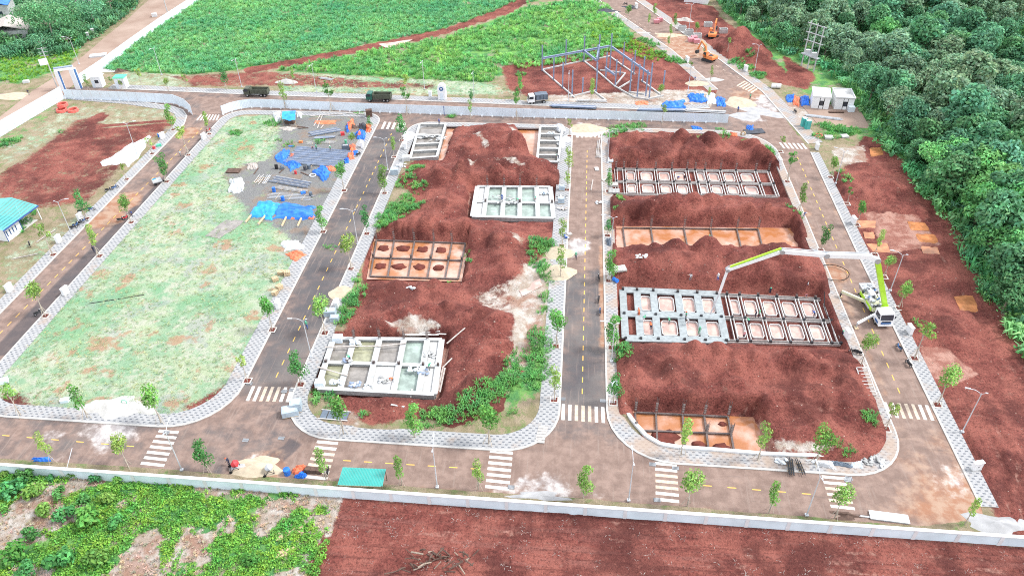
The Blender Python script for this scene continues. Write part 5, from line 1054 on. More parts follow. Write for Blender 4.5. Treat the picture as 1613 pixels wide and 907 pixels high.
def hat_mesh(kind):
    if kind not in _hat:
        m = MB(); m.blob((0, 0, 0), (.125, .14, .11), 2, 0, 1, flat=-.02)
        if kind != 'hair': m.tube((0, .03, -.02), (0, .03, -.005), .165, .15, 12)
        _hat[kind] = m.mesh('helmet' if kind != 'hair' else 'hair', {'green': 'hat_green', 'white': 'hat_white', 'red': 'hat_red', 'hair': 'rubber', 'blue': 'cloth_blue'}[kind])
    return _hat[kind]
def person(px, py, pose, az, shirt, legs, hat, label, z=None):
    zz = z if z is not None else 0; c = g(px, py, zz)
    if z is None: zz = zat(c.x, c.y) if abs(zat(c.x, c.y)) > .3 else max(zat(c.x, c.y), .02); c = g(px, py, zz)
    me, hd, cr = PM[pose]; t = thing('person', label, 'person', (c.x, c.y, zz), rad(az)); b = link('body', me, t)
    for i, mt in ((1, shirt), (2, legs)): b.material_slots[i].link = 'OBJECT'; b.material_slots[i].material = MATS[mt]
    h = link('hair' if hat == 'hair' else 'helmet', hat_mesh(hat), t, hd+(cr-hd)*.45)
    if pose in ('bend', 'work'): h.rotation_euler = (-(1.1 if pose == 'bend' else .6), 0, 0)
for a in ((285,247,'walk',200,'cloth_white','cloth_grey','hair','person in a white shirt walking down the western road'), (209,342,'stand',150,'cloth_blue','cloth_navy','hair','person standing at the grass edge beside two motorbikes'), (149,398,'walk',30,'cloth_navy','cloth_navy','hair','person in dark clothes under the slim tree on the western road'), (46,150,'walk',40,'cloth_navy','cloth_grey','hair','person walking alone on the dirt lane'),
 (493,237,'bend',200,'cloth_pink','cloth_navy','hair','worker in pink bending at the long steel bars'), (499,238,'stand',170,'cloth_green','cloth_navy','green','worker with a green helmet standing behind the steel bars'), (521,239,'stand',150,'cloth_green','cloth_grey','white','worker in a green vest standing at the middle of the bars'), (692,197,'stand',180,'cloth_blue','cloth_navy','blue','worker in blue inside the half built foundation', .6),
 (907,408,'walk',180,'cloth_green','cloth_navy','green','worker in green walking through the white dust on the central road'), (1087,442,'point',160,'cloth_white','cloth_grey','hair','person in white pointing from the heap above the poured foundation'), (1130,442,'stand',180,'cloth_white','cloth_blue','white','person in white and blue watching from the heap near the hose'),
 (1006,497,'work',20,'cloth_orange','cloth_orange','red','worker in orange leaning over the wet concrete', -.9), (1013,507,'bend',-40,'cloth_green','cloth_white','green','worker bent over the first poured bay', -.9), (1054,511,'work',60,'cloth_green','cloth_grey','green','worker in green on the second poured beam', -.9), (1080,502,'stand',100,'cloth_green','cloth_navy','red','worker with a red helmet standing in the wet concrete', -.9), (1025,519,'bend',10,'cloth_orange','cloth_navy','red','worker in orange crouching at the front of the poured bays', -.9), (1084,512,'work',100,'cloth_white','cloth_white','white','worker in white between two poured bays', -.9), (1101,526,'stand',0,'cloth_green','cloth_green','green','worker in green at the heap edge below the poured bays', -.9), (1179,511,'bend',40,'cloth_green','cloth_navy','green','worker with green helmet inside a formwork bay', -.95), (1190,499,'work',90,'cloth_navy','cloth_navy','hair','worker in dark clothes on the middle beam', -.7), (1195,500,'stand',60,'cloth_green','cloth_navy','green','worker in a green vest beside the dark dressed one', -.7), (1171,533,'stand',30,'cloth_pink','cloth_navy','white','worker in a pink shirt at the front of the formwork'), (1212,464,'stand',180,'cloth_navy','cloth_navy','green','worker half hidden at the back of the formwork'), (1271,454,'walk',250,'cloth_white','cloth_blue','hair','person in white walking over the heap beside the hose loop'), (1268,470,'bend',180,'cloth_pink','cloth_grey','hair','worker bending at the upper corner of the formwork'), (1282,499,'bend',60,'cloth_blue','cloth_navy','blue','worker in blue crouched in the last bay', -.9), (1325,532,'stand',270,'cloth_navy','cloth_navy','green','worker with a green helmet beside the cabinet at the trench end'),
 (484,517,'walk',190,'cloth_green','cloth_blue','green','worker with a green helmet walking on the dark grey road'), (552,569,'bend',60,'cloth_green','cloth_navy','green','worker bent over bags on the big white foundation', .65), (676,583,'work',-60,'cloth_green','cloth_grey','green','worker in green by the block debris on the big foundation', .65), (620,602,'bend',120,'cloth_orange','cloth_grey','red','worker crouching amid the scattered blocks', .4), (362,732,'work',90,'cloth_navy','cloth_navy','red','worker with a red helmet beside the red mixer at the wall'),
 (791,317,'stand',180,'cloth_blue','cloth_blue','blue','worker in blue on the ten bay foundation', .5), (817,320,'bend',90,'cloth_green','cloth_grey','green','worker in green on the ten bay foundation walls', .5), (843,318,'work',200,'cloth_white','cloth_grey','green','worker in white at the full end of the ten bay foundation', .5), (1116,381,'stand',200,'cloth_green','cloth_navy','green','worker standing alone in the flooded trench', -1.4), (1067,284,'bend',200,'cloth_blue','cloth_navy','blue','worker in blue bending in the top trench', -.95), (1078,285,'work',150,'cloth_navy','cloth_navy','hair','worker in black in the top trench', -.95), (1162,177,'stand',150,'cloth_blue','cloth_navy','blue','person in blue standing at the cement patch'), (1181,157,'stand',200,'cloth_green','cloth_navy','hair','person in green beside the sand circle'), (1094,129,'stand',120,'cloth_blue','cloth_white','hair','person beside the sand pile at the frame site'), (1266,341,'bend',210,'cloth_blue','cloth_blue','white','person in blue bending at the kerb below the heap'), (880,251,'bend',90,'cloth_navy','cloth_navy','green','worker at the lower end of the five bay foundation', .3), (724,620,'bend',0,'cloth_navy','cloth_navy','hair','')):
    if a[7]: person(*a)
# ============================================================ motorbikes
def proto_bike(seed, body):
    t = thing('motorbike', 'proto', 'motorbike')
    for x in (-.62, .62):
        w = MB().torus((x, 0, .29), .24, .055, 14, 6, axis='Y').build('wheel', 'rubber', t); m = MB(); m.tube((x, -.04, .29), (x, .04, .29), .1, .1, 8); m.build('rim', 'galv', w)
    MB().side([(-.75, .55), (-.45, .38), (.1, .32), (.32, .45), (.48, .85), (.38, .95), (.18, .55), (-.2, .55), (-.4, .68), (-.8, .72)], -.13, .13).build('body', body, t)
    MB().side([(-.8, .73), (-.35, .69), (.02, .60), (.05, .68), (-.3, .79), (-.78, .82)], -.12, .12).build('seat', 'rubber', t)
    m = MB(); m.tube((.62, 0, .29), (.42, 0, .98), .035, .035, 6); m.tube((.40, -.34, 1.0), (.40, .34, 1.0), .02, .02, 6); m.build('handlebar', 'dark_metal', t)
    MB().box((.5, 0, .9), (.1, .16, .12)).build('headlight', 'hat_white', t); return t
BP = [proto_bike(1, 'dark_metal'), proto_bike(2, 'truck_blue'), proto_bike(3, 'red')]; bu = [0, 0, 0]
for px, py, az, kd, lab in ((172,302,40,0,'dark motorbike, upper of the pair on the footway by the red soil'), (182,298,50,1,'blue motorbike next to the dark one by the red soil'), (145,332,10,1,'blue motorbike standing apart beyond the parked group'), (129,335,60,0,'black motorbike behind the white cabinet'), (117,361,40,0,'black motorbike lowest in the parked group'), (121,357,50,1,'blue motorbike in the middle of the parked group'), (127,354,40,0,'black motorbike beside the blue one in the parked group'), (133,350,35,1,'blue motorbike uppermost in the parked group'), (191,348,40,0,'black motorbike on the road beside the standing person'), (199,345,50,2,'red motorbike on the road beside the standing person'), (48,388,130,0,'dark motorbike alone on the bare lot by the office'), (61,495,70,0,'dark motorbike under the round tree on the western road'), (943,440,95,0,'dark motorbike on the central road, top of the three'), (943,474,85,0,'dark motorbike on the central road, middle of the three'), (945,493,90,1,'blue motorbike on the central road, lowest of the three'), (1415,549,105,1,'blue motorbike against the kerb below the pump truck'), (1430,575,105,0,'black motorbike against the kerb below the blue one'), (1343,556,160,0,'dark motorbike on the footway near the trench end'), (1349,558,150,0,'second dark motorbike leaning beside the trench end'), (517,744,100,0,'dark motorbike next to the teal shelter'), (330,208,60,2,'red motorbike at the top corner of the mown plot'), (565,246,60,0,'dark motorbike on the footway beside the steel yard'), (1252,178,100,0,'dark motorbike beside the blue and orange sheets'), (985,8,160,0,'dark motorbike at the top of the slanting road')):
    c = g(px, py); z = max(zat(c.x, c.y), .02 if sdist(np.array([c.x]), np.array([c.y]), ROAD_OUT)[0] > 0 else .05)
    for o, i in list(BLOCKS.values())+[(LEFT_OUT, LEFT_IN)]:
        if sdist(np.array([c.x]), np.array([c.y]), o)[0] > 0: z = max(z, .14)
    gn = 'parked motorbikes'
    if not bu[kd]: bu[kd] = 1; tag(BP[kd], lab, 'motorbike', gn); BP[kd].location = (c.x, c.y, z); BP[kd].rotation_euler.z = rad(az)
    else: dup(BP[kd], (c.x, c.y, z), rad(az), lab, gn)
# ============================================================ lorries and machines
def wheel(t, x, y, r, w):
    o = MB().tube((x, y-w/2, r), (x, y+w/2, r), r, r, 16).build('wheel', 'rubber', t); MB().tube((x, y-w/2-.01, r), (x, y+w/2+.01, r), r*.5, r*.5, 10).build('rim', 'galv', o)
def cab(t, x0, L, W, z0, H, body, grille='dark_metal'):
    """driver's cab whose nose is at x0, looking along +x"""
    c = MB().side([(x0-L, z0), (x0, z0), (x0+.05, z0+H*.45), (x0-.22, z0+H*.97), (x0-.4, z0+H), (x0-L, z0+H)], -W/2, W/2).build('cab', body, t)
    a = Vector((x0+.06, 0, z0+H*.48)); b = Vector((x0-.19, 0, z0+H*.92)); w = W/2-.14
    MB().hexa([(a.x-.03, -w, a.z), (a.x-.03, w, a.z), (b.x-.03, w, b.z), (b.x-.03, -w, b.z)], [(a.x+.02, -w, a.z), (a.x+.02, w, a.z), (b.x+.02, w, b.z), (b.x+.02, -w, b.z)]).build('windscreen', 'glass', c)
    for s in (-1, 1):
        y = s*(W/2+.012); MB().side([(x0-L*.8, z0+H*.5), (x0-.12, z0+H*.5), (x0-.28, z0+H*.9), (x0-L*.8, z0+H*.9)], y-.012, y+.012).build('side_window', 'glass', c)
        MB().box((x0-.05, s*(W/2+.18), z0+H*.72), (.08, .2, .4)).build('mirror', 'dark_metal', c); MB().box((x0+.06, s*(W/2-.3), z0+H*.16), (.06, .35, .18)).build('headlight', 'hat_white', c)
    MB().box((x0+.06, 0, z0+H*.31), (.06, W*.62, H*.16)).build('grille', grille, c); MB().box((x0+.1, 0, z0+.05), (.18, W, .3)).build('bumper', body, c); return c
def lorry(px, py, az, label, cabm, kind):
    c = g(px, py); t = thing('dump_truck' if kind == 'dump' else 'canvas_truck', label, 'truck', (c.x, c.y, .01), rad(az)); W = 2.3; L = 7.2 if kind == 'dump' else 5.6
    MB().box((-.2, 0, .85), (L-.4, .9, .25)).build('chassis', 'dark_metal', t); cab(t, L/2, 1.7, W, .75, 1.85, cabm)
    for x in ((L/2-.9, -L/2+1.0, -L/2+2.1) if kind == 'dump' else (L/2-.9, -L/2+1.2)):
        for s in (-1, 1): wheel(t, x, s*(W/2-.2), .5, .35)
    x0, x1 = -L/2, L/2-1.95
    if kind == 'dump':
        b = MB().box(((x0+x1)/2, 0, 1.1), (x1-x0, W, .14)).build('dump_bed', 'olive', t)
        for s in (-1, 1):
            sd_ = MB().box(((x0+x1)/2, s*(W/2-.04), 1.75), (x1-x0, .08, 1.2)).build('side_board', 'olive', t)
            for q in range(6): MB().box((x0+(q+.5)*(x1-x0)/6, s*(W/2+.03), 1.75), (.1, .08, 1.2)).build('rib', 'olive', sd_)
        MB().box((x0+.04, 0, 1.75), (.08, W-.16, 1.2)).build('tailgate', 'olive', t); MB().box((x1-.04, 0, 1.85), (.08, W-.16, 1.4)).build('headboard', 'olive', t); MB().blob(((x0+x1)/2, 0, 1.3), ((x1-x0)*.45, W*.42, .35), 2, .15, 3).build('load', 'timber_grey', t)
    else:
        MB().box(((x0+x1)/2, 0, 1.15), (x1-x0, W, .2)).build('load_bed', 'timber_grey', t)
        MB().side([(x0+.05, 1.25), (x1-.05, 1.25), (x1-.05, 2.7), ((x0+x1)/2, 2.85), (x0+.05, 2.7)], -W/2+.04, W/2-.04).build('canvas_cover', 'canvas', t)
        for q in range(4): MB().box((x0+.3+q*(x1-x0-.6)/3, 0, 1.95), (.07, W+.02, 1.5)).build('hoop', 'dark_metal', t)
lorry(406, 151, 181, 'olive dump truck parked at the fence nearest the entrance', 'olive', 'dump'); lorry(598, 159, 181, 'dark green cabbed dump truck parked at the middle of the fence', 'truck_green', 'dump'); lorry(847, 162, 195, 'small white truck with dark canvas cover beside the steel frame', 'white_paint', 'canvas')
def excavator(px, py, az, house, label, fold):
    c = g(px, py); t = thing('excavator', label, 'excavator', (c.x, c.y, max(zat(c.x, c.y), .02)), rad(az))
    for s in (-1, 1):
        k_ = MB().side([(-1.9, .25), (-1.6, 0), (1.6, 0), (1.95, .3), (1.8, .75), (1.5, .88), (-1.5, .88), (-1.85, .7)], s*1.15-.28, s*1.15+.28).build('track', 'dark_metal', t)
        for q in range(9): MB().box((-1.5+q*.375, s*1.15, .90), (.14, .62, .05)).build('track_shoe', 'rubber', k_)
    MB().box((0, 0, .65), (1.7, 1.8, .5)).build('undercarriage', 'dark_metal', t); A = rad(house); R = Matrix.Rotation(A, 4, 'Z')
    def T(m): m.v = [R@v for v in m.v]; return m
    T(MB().side([(-2.0, 1.0), (1.3, 1.0), (1.3, 1.5), (.4, 2.0), (-1.8, 2.05), (-2.1, 1.7)], -1.3, 1.3)).build('housing', 'orange', t); T(MB().side([(-2.5, 1.05), (-1.9, 1.05), (-1.9, 2.1), (-2.3, 2.1), (-2.55, 1.7)], -1.25, 1.25)).build('counterweight', 'orange', t); T(MB().box((-1.0, .3, 2.1), (1.2, 1.3, .15))).build('engine_cover', 'dark_metal', t)
    cb = T(MB().side([(.1, 1.2), (1.55, 1.2), (1.6, 2.0), (1.2, 2.95), (.1, 2.95)], .35, 1.3)).build('cab', 'orange', t); T(MB().side([(.25, 1.9), (1.5, 1.95), (1.18, 2.8), (.25, 2.8)], .33, 1.32)).build('cab_glass', 'glass', cb)
    p0, p1, p2, p3, p4 = (1.2, -.2, 1.6), (2.2, -.2, 4.0), (4.0, -.2, 5.2), (fold[0], -.2, fold[1]), (fold[2], -.2, fold[3])
    b = MB(); b.bar(p0, p1, .45, .6); b.bar(p1, p2, .42, .5); T(b).build('boom', 'orange', t); T(MB().bar(p2, p3, .35, .42)).build('stick', 'orange', t)
    T(MB().side([(p4[0], p4[2]+.4), (p4[0]+.7, p4[2]+.2), (p4[0]+.9, p4[2]-.5), (p4[0]+.3, p4[2]-.9), (p4[0]-.2, p4[2]-.5)], -.7, .3)).build('bucket', 'dark_metal', t)
    for s in (-.5, .1): T(MB().tube((1.5, s, 1.5), (2.1, s, 3.3), .09, .09, 6)).build('ram', 'galv', t)
excavator(1116, 96, -35, 165, 'orange excavator standing on the slanting road', (5.2, 2.2, 5.0, 1.6)); excavator(1122, 60, 30, 45, 'orange excavator digging beside the big red heap', (5.8, 2.6, 5.6, 1.8))
# concrete pump truck with its folding boom
def pump_truck():
    F = g(1392, 517); Rr = g(1360, 456, 1.0); Rr.z = 0; d = (F-Rr); L = d.length; az = math.atan2(d.y, d.x); c = (F+Rr)/2
    t = thing('concrete_pump_truck', 'white and lime concrete pump truck with its long boom reaching over the trench', 'pump truck', (c.x, c.y, .01), az); W = 2.55
    inv = Matrix.Translation(c).inverted(); Ri = Matrix.Rotation(-az, 4, 'Z')
    def loc(p): q = Ri@(Vector(p)-c); return q
    MB().box((-.4, 0, 1.0), (L-.8, 1.0, .35)).build('chassis', 'dark_metal', t); cb = cab(t, L/2, 2.2, W, .7, 2.45, 'truck_white'); MB().box((L/2+.1, 0, 1.25), (.1, W*.7, .35)).build('front_panel', 'truck_blue', t)
    for x in (L/2-1.3, L/2-3.1, -L/2+1.3, -L/2+2.6):
        for s in (-1, 1): wheel(t, x, s*(W/2-.22), .55, .38)
    MB().box((-1.2, 0, 1.5), (L-4.0, 2.3, .5)).build('deck', 'cream', t)
    for s in (-1, 1): MB().box((-1.2, s*1.2, 1.35), (L-5, .12, .6)).build('side_panel', 'lime', t)
    MB().box((-L/2+.7, 0, 1.9), (1.5, 1.9, 1.0), taper=1.25).build('hopper', 'galv', t); MB().box((-L/2+2.6, .2, 2.1), (2.0, 1.0, .7)).build('water_tank', 'truck_white', t); MB().box((-.6, -.5, 2.05), (1.4, .7, .6)).build('control_box', 'galv', t)
    m = MB()
    for q in range(14): r = random.Random(q); m.tube((-L/2+.6+q*.22, r.uniform(-1, 1), 2.0), (-L/2+.8+q*.22, r.uniform(-1, 1), 2.6), .06, .06, 5)
    m.build('pipe_rack', 'galv', t)
    for nm, mt, sd_, n_ in (('deck_equipment', 'galv', 1, 16), ('deck_equipment', 'dark_metal', 2, 14), ('deck_equipment', 'cloth_white', 3, 12), ('deck_equipment', 'truck_blue', 4, 5)):
        r = random.Random(sd_); m = MB()
        for _ in range(n_): m.box((r.uniform(-L/2+.4, L/2-2.9), r.uniform(-1.15, 1.15), r.uniform(1.8, 2.5)), (r.uniform(.15, .8), r.uniform(.12, .5), r.uniform(.15, .5)), r.uniform(0, 3))
        m.build(nm, mt, t)
    for s in (-1, 1): MB().box((L/2-.9, s*1.29, 1.1), (1.2, .03, .5)).build('side_stripe', 'truck_blue', t); MB().tube((-L/2+3.6, s*1.05, 1.0), (L/2-4.4, s*1.05, 1.0), .32, .32, 10).build('tank', 'galv', t)
    Bp = g(1394, 482, 2.6); E_ = g(1119, 494, .4); n = Vector(((E_-Bp).y, -(E_-Bp).x, 0)).normalized(); q = lambda x, y: onplane(x, y, Bp, n)
    b = loc(Bp); MB().tube((b.x, b.y, 1.7), (b.x, b.y, 2.9), .75, .55, 12).build('turntable', 'lime', t)
    j1 = q(1382, 410); j1b = q(1368, 404); j2 = q(1302, 402); j3 = q(1232, 396); j4 = q(1146, 425); j5 = E_
    MB().bar(loc(Bp), loc(j1), .75, .85).build('boom_section', 'lime', t); MB().bar(loc(Bp)+Vector((-.9, .5, .3)), loc(q(1386, 430)), .2, .3).build('boom_pipe', 'galv', t)
    k_ = MB(); k_.bar(loc(j1), loc(j1b), .7, .8); k_.bar(loc(j1b), loc(j2), .68, .8); k_.bar(loc(j2), loc(j3), .6, .7); k_.build('boom_section', 'truck_white', t)
    for p_, r_ in ((j1, .55), (j2, .5), (j3, .45), (j4, .35)): v = loc(p_); nn = loc(p_+n*.45)-v; MB().tube(v-nn, v+nn, r_, r_, 10).build('joint', 'galv', t)
    MB().bar(loc(j3), loc(j4), .5, .55).build('boom_section', 'truck_white', t); MB().bar(loc(q(1231, 391)), loc(q(1150, 420)), .3, .25).build('boom_stripe', 'lime', t); MB().bar(loc(j4), loc(q(1133, 462)), .32, .4).build('boom_section', 'truck_white', t)
    for a_, b_ in ((j1b, j2), (j2, j3), (j3, j4)): u_ = Vector((0, 0, .52)); MB().path([loc(a_+u_+n*.3), loc(b_+u_+n*.3)], .09, 6).build('delivery_pipe', 'galv', t)
    MB().tube(loc(q(1394, 470)), loc(q(1386, 425)), .16, .12, 8).build('ram', 'galv', t); MB().tube(loc(q(1376, 408)), loc(q(1350, 404)), .14, .1, 8).build('ram', 'galv', t)
    MB().path([loc(q(1133, 462)), loc(q(1126, 478)), loc(j5)], .14, 7).build('hose', 'cloth_white', t)
    o1 = MB(); o1.bar(loc(g(1371, 478, 1.3)), loc(g(1326, 459, 1.3)), .42, .5); o1.build('outrigger', 'cream', t); e = loc(g(1326, 459, 1.3)); MB().tube((e.x, e.y, 0), (e.x, e.y, 1.3), .14, .14, 8).build('outrigger_leg', 'dark_metal', t); MB().box((e.x, e.y, .06), (.7, .7, .12)).build('foot_plate', 'timber', t)
    MB().bar(loc(g(1380, 494, 1.1)), loc(g(1351, 509, 1.1)), .34, .42).build('outrigger', 'truck_white', t); e = loc(g(1351, 509, 1.1)); MB().tube((e.x, e.y, 0), (e.x, e.y, 1.1), .12, .12, 8).build('outrigger_leg', 'galv', t); MB().box((e.x, e.y, .06), (.9, .7, .12)).build('foot_plate', 'timber', t)
pump_truck()
# ============================================================ buildings and gates
def gz(px, py):
    c = g(px, py); z = zat(c.x, c.y); c = g(px, py, max(z, 0)); c.z = max(zat(c.x, c.y), 0.0)
    for o, i in list(BLOCKS.values())+[(LEFT_OUT, LEFT_IN)]:
        P_ = np.array([c.x]), np.array([c.y])
        if sdist(*P_, o)[0] > 0 and sdist(*P_, i)[0] < 0: c.z = .13
    return c
def shed(a, b, depth, H, label, roofm):
    a = g(*a); b = g(*b); d = (b-a); W = d.length; az = math.atan2(d.y, d.x); c = (a+b)/2; t = thing('shed', label, 'shed', (c.x, c.y, 0), az)
    w = MB(); w.box((-W/2+.08, depth/2, H/2), (.16, depth, H)); w.box((W/2-.08, depth/2, H/2), (.16, depth, H)); w.box((0, depth-.08, H/2), (W-.32, .16, H))
    ox = .05*W; w.box((-W/4+ox/2-.25, .08, H/2), (W/2+ox-.82, .16, H)); w.box((W/4+ox/2+.25, .08, H/2), (W/2-ox-.82, .16, H)); w.box((ox, .08, .5), (.98, .158, 1.0)); w.box((ox, .08, H-.45), (.98, .158, .9)); wl = w.build('wall', 'white_paint', t)
    MB().box((ox, .2, (1.0+H-.9)/2), (.98, .04, H-1.9)).build('window', 'glass', wl)
    MB().box((0, depth/2, H+.06), (W+.3, depth+.3, .12)).build('roof', roofm, t)
    p = MB(); 
    for q in ((0, -.1, W+.3, .18), (0, depth+.1, W+.3, .18)): p.box((q[0], q[1], H+.27), (q[2], q[3], .3))
    for s in (-1, 1): p.box((s*(W/2+.06), depth/2, H+.27), (.18, depth+.02, .3))
    p.build('parapet', 'coping', t)
shed((1277,171), (1304,173.5), 6.2, 3.4, 'white flat roofed shed with clean roof, first of the twin sheds before the wood', 'white_paint')
shed((1313,173), (1342,174.5), 6.2, 3.4, 'white flat roofed shed with stained roof, second of the twin sheds before the wood', 'concrete')
def yard_slab():
    q = gp([(1262,166),(1352,170),(1371,203),(1290,199)]); o = MB().prism([tuple(p) for p in q[::-1]], -.1, .14).build('yard_slab', 'dirt_road'); tag(o, 'pale concrete yard slab in front of the twin sheds', kind='structure')
yard_slab()
def office():
    a = g(37, 364); b = g(14, 381); d = (b-a).normalized(); n = Vector((d.y, -d.x, 0)); n = n if n.x < 0 else -n; H = 3.6
    t = thing('office_building', 'single storey white office with teal sheet roof and blue trim, cut by the frame', 'building', (a.x, a.y, 0)); D = (b-a).length; Wd = 11
    p = [Vector((0, 0, 0)), d*D, d*D+n*Wd, n*Wd]; w = MB(); w.hexa(p, [v+Vector((0, 0, H)) for v in p]); wl = w.build('wall', 'white_paint', t)
    for q in range(4):
        m = d*(D*.32+q*.85)-n*.03; MB().bar(m+Vector((0, 0, 1.2)), m+Vector((0, 0, 2.5)), .42, .06).build('window', 'truck_blue', wl)
    for q in (Vector((0, 0, 0)), d*D): MB().bar(q-n*.05, q-n*.05+Vector((0, 0, H)), .12).build('trim', 'blue_post', wl)
    r0 = -d*4.6-n*2.4; r1 = d*(D+.8)-n*1.0; z0 = H-.25; m = MB(); rf = MB(); N_ = 26; A = r0; Bq = d*(D+1)-n*1.0
    A = -d*5.2-n*1.2; L = (D+6.2); up = n*6.5+Vector((0, 0, 1.3))
    for i in range(N_):
        s0 = A+d*(L*i/N_); s1 = A+d*(L*(i+.55)/N_); s2 = A+d*(L*(i+1)/N_); h = Vector((0, 0, z0+.3)); k_ = Vector((0, 0, .09))
        rf.add([s0+h, s1+h, s1+up+h, s0+up+h, s1+h+k_, s1+up+h+k_, s2+h+k_, s2+up+h+k_], [(0, 1, 2, 3), (1, 4, 5, 2), (4, 6, 7, 5)])
        rf.add([s0+up+h, s1+up+h, s1+n*6.5+up+h-Vector((0, 0, 1.3)), s0+n*6.5+up+h-Vector((0, 0, 1.3)), s2+up+h, s2+n*6.5+up+h-Vector((0, 0, 1.3))], [(0, 1, 2, 3), (1, 4, 5, 2)])
    rf.build('roof', 'teal_light', t); h = Vector((0, 0, z0+.22)); MB().bar(A+h, A+d*L+h, .1, .3).build('fascia', 'blue_post', t)
    for q in (A+n*.5+d*.3, A+n*6+d*.3): MB().bar(q, q+Vector((0, 0, z0+.5)), .15).build('porch_post', 'white_paint', t)
    MB().hexa([q+Vector((0, 0, .05)) for q in (-d*.1, -d*4.5, -d*4.5+n*7, -d*.1+n*7)], [q+Vector((0, 0, .2)) for q in (-d*.1, -d*4.5, -d*4.5+n*7, -d*.1+n*7)]).build('porch_floor', 'kerb', t)
office()
def teal_shelter():
    c = [g(*p, 2.5) for p in ((540,735.5),(608,738.5),(602,764),(531,761.5))]; o = Vector(((c[0].x+c[2].x)/2, (c[0].y+c[2].y)/2, 0)); t = thing('shelter', 'open shelter with ribbed teal sheet roof standing at the boundary wall', 'shelter', o)
    c = [p-o for p in c]; N_ = 30; m = MB(); k_ = Vector((0, 0, .06))
    for i in range(N_):
        u0, u1, u2 = i/N_, (i+.6)/N_, (i+1)/N_; T = lambda u: c[0].lerp(c[1], u); Bt = lambda u: c[3].lerp(c[2], u)-Vector((0, 0, .3))
        m.add([T(u0), T(u1), Bt(u1), Bt(u0), T(u1)+k_, Bt(u1)+k_, T(u2)+k_, Bt(u2)+k_], [(0, 1, 2, 3), (1, 4, 5, 2), (4, 6, 7, 5)])
    m.build('roof', 'teal_sheet', t)
    for p in c: q = p*.96; MB().tube((q.x, q.y, 0), (q.x, q.y, 2.25), .06, .06, 6).build('post', 'timber_dark', t)
    for a, b in ((0, 1), (3, 2)): MB().bar(c[a]*.96-Vector((0, 0, c[a].z*.0+.12 if a == 0 else .25)), c[b]*.96-Vector((0, 0, .12 if a == 0 else .25)), .1).build('purlin', 'timber', t)
teal_shelter()
def entrance():
    a = g(101, 143); b = g(125, 139.5); t = thing('entrance_gate', 'white entrance gate arch with blue topped beam over the lane turning', 'gate', (a.x, a.y, 0)); d = b-a; H = 6.2
    for q, w in ((Vector((0, 0, 0)), 1.1), (d, 1.5)): MB().box((q.x, q.y, H/2), (w, w, H)).build('pillar', 'white_paint', t); MB().box((q.x+w/2+.05, q.y-.1, H/2), (.1, w*.6, H)).build('pillar_edge', 'truck_blue', t)
    MB().bar(-d*.12+Vector((0, 0, H+.4)), d*1.1+Vector((0, 0, H+.4)), 1.2, .8).build('beam', 'white_paint', t); MB().bar(-d*.12+Vector((0, -.1, H+.9)), d*1.1+Vector((0, -.1, H+.9)), 1.1, .18).build('beam_cap', 'steel_blue', t)
entrance()
def booth(px, py, label, roof):
    c = gz(px, py); t = thing('guard_booth', label, 'booth', (c.x, c.y, c.z), .1); W, D, H = 3.0, 2.4, 3.4; MB().box((0, 0, H/2), (W, D, H)).build('wall', 'white_paint', t); MB().box((.2, -D/2-.02, 1.9), (1.1, .06, 1.0)).build('window', 'glass', t); MB().box((-.95, -D/2-.02, 1.05), (.75, .05, 2.1)).build('door', 'fence_sheet', t)
    MB().hexa([(-W/2-.3, -D/2-.3, H), (W/2+.3, -D/2-.3, H), (W/2+.3, D/2+.3, H), (-W/2-.3, D/2+.3, H)], [(-W/2, -D/2, H+.35), (W/2, -D/2, H+.35), (W/2, D/2, H+.35), (-W/2, D/2, H+.35)]).build('roof', roof, t)
booth(157, 136, 'plain white guard booth just inside the entrance gate', 'white_paint'); booth(194, 138, 'white guard booth with pale green roof beside the field', 'hat_green')
def arched():
    c = gz(697, 156); t = thing('arched_booth', 'slim white booth with rounded top and dark round emblem beside the fenced road', 'booth', (c.x, c.y, c.z)); W, H = 2.3, hgt((697,156),(697,132)); n = 10
    pr = [(-W/2, 0), (W/2, 0), (W/2, H-W/2)]+[(W/2*math.cos(math.pi*i/n), H-W/2+W/2*math.sin(math.pi*i/n)) for i in range(1, n)]+[(-W/2, H-W/2)]
    MB().side(pr, -.9, .9).build('body', 'white_paint', t); MB().tube((0, -.98, H-W*.55), (0, -.9, H-W*.55), .62, .62, 14).build('emblem', 'truck_blue', t); MB().tube((0, -1.0, H-W*.52), (0, -.97, H-W*.52), .25, .25, 10).build('emblem_centre', 'hat_white', t); MB().box((0, -.92, 1.1), (.9, .06, 2.0)).build('door', 'fence_sheet', t)
arched()
def house(px, py, W, D, H, az, roofm, label, wallm='concrete_white'):
    c = g(px, py); t = thing('house', label, 'house', (c.x, c.y, 0), rad(az)); w = MB().box((0, 0, H/2), (W, D, H)).build('wall', wallm, t)
    for x in (-W*.3, 0, W*.3): MB().box((x, -D/2-.02, H*.55), (1.1, .06, 1.2)).build('window', 'glass', w)
    MB().side([(-W/2-.5, H-.1), (0, H+W*.16), (W/2+.5, H-.1), (W/2+.5, H+.06), (0, H+W*.16+.16), (-W/2-.5, H+.06)], -D/2-.5, D/2+.5).build('roof', roofm, t)
house(20, 60, 13, 12, 4, 25, 'timber_grey', 'grey roofed house behind the banana plants'); house(-8, 30, 14, 12, 6, 25, 'tarp_blue', 'house with bright blue roof at the frame corner'); house(133, 8, 7, 7, 4.5, 20, 'white_paint', 'small white roofed house among the dark trees'); house(1098, 2, 9, 7, 5, -15, 'steel_blue', 'pale house with bluish roof beyond the red site at the top edge', 'white_paint')
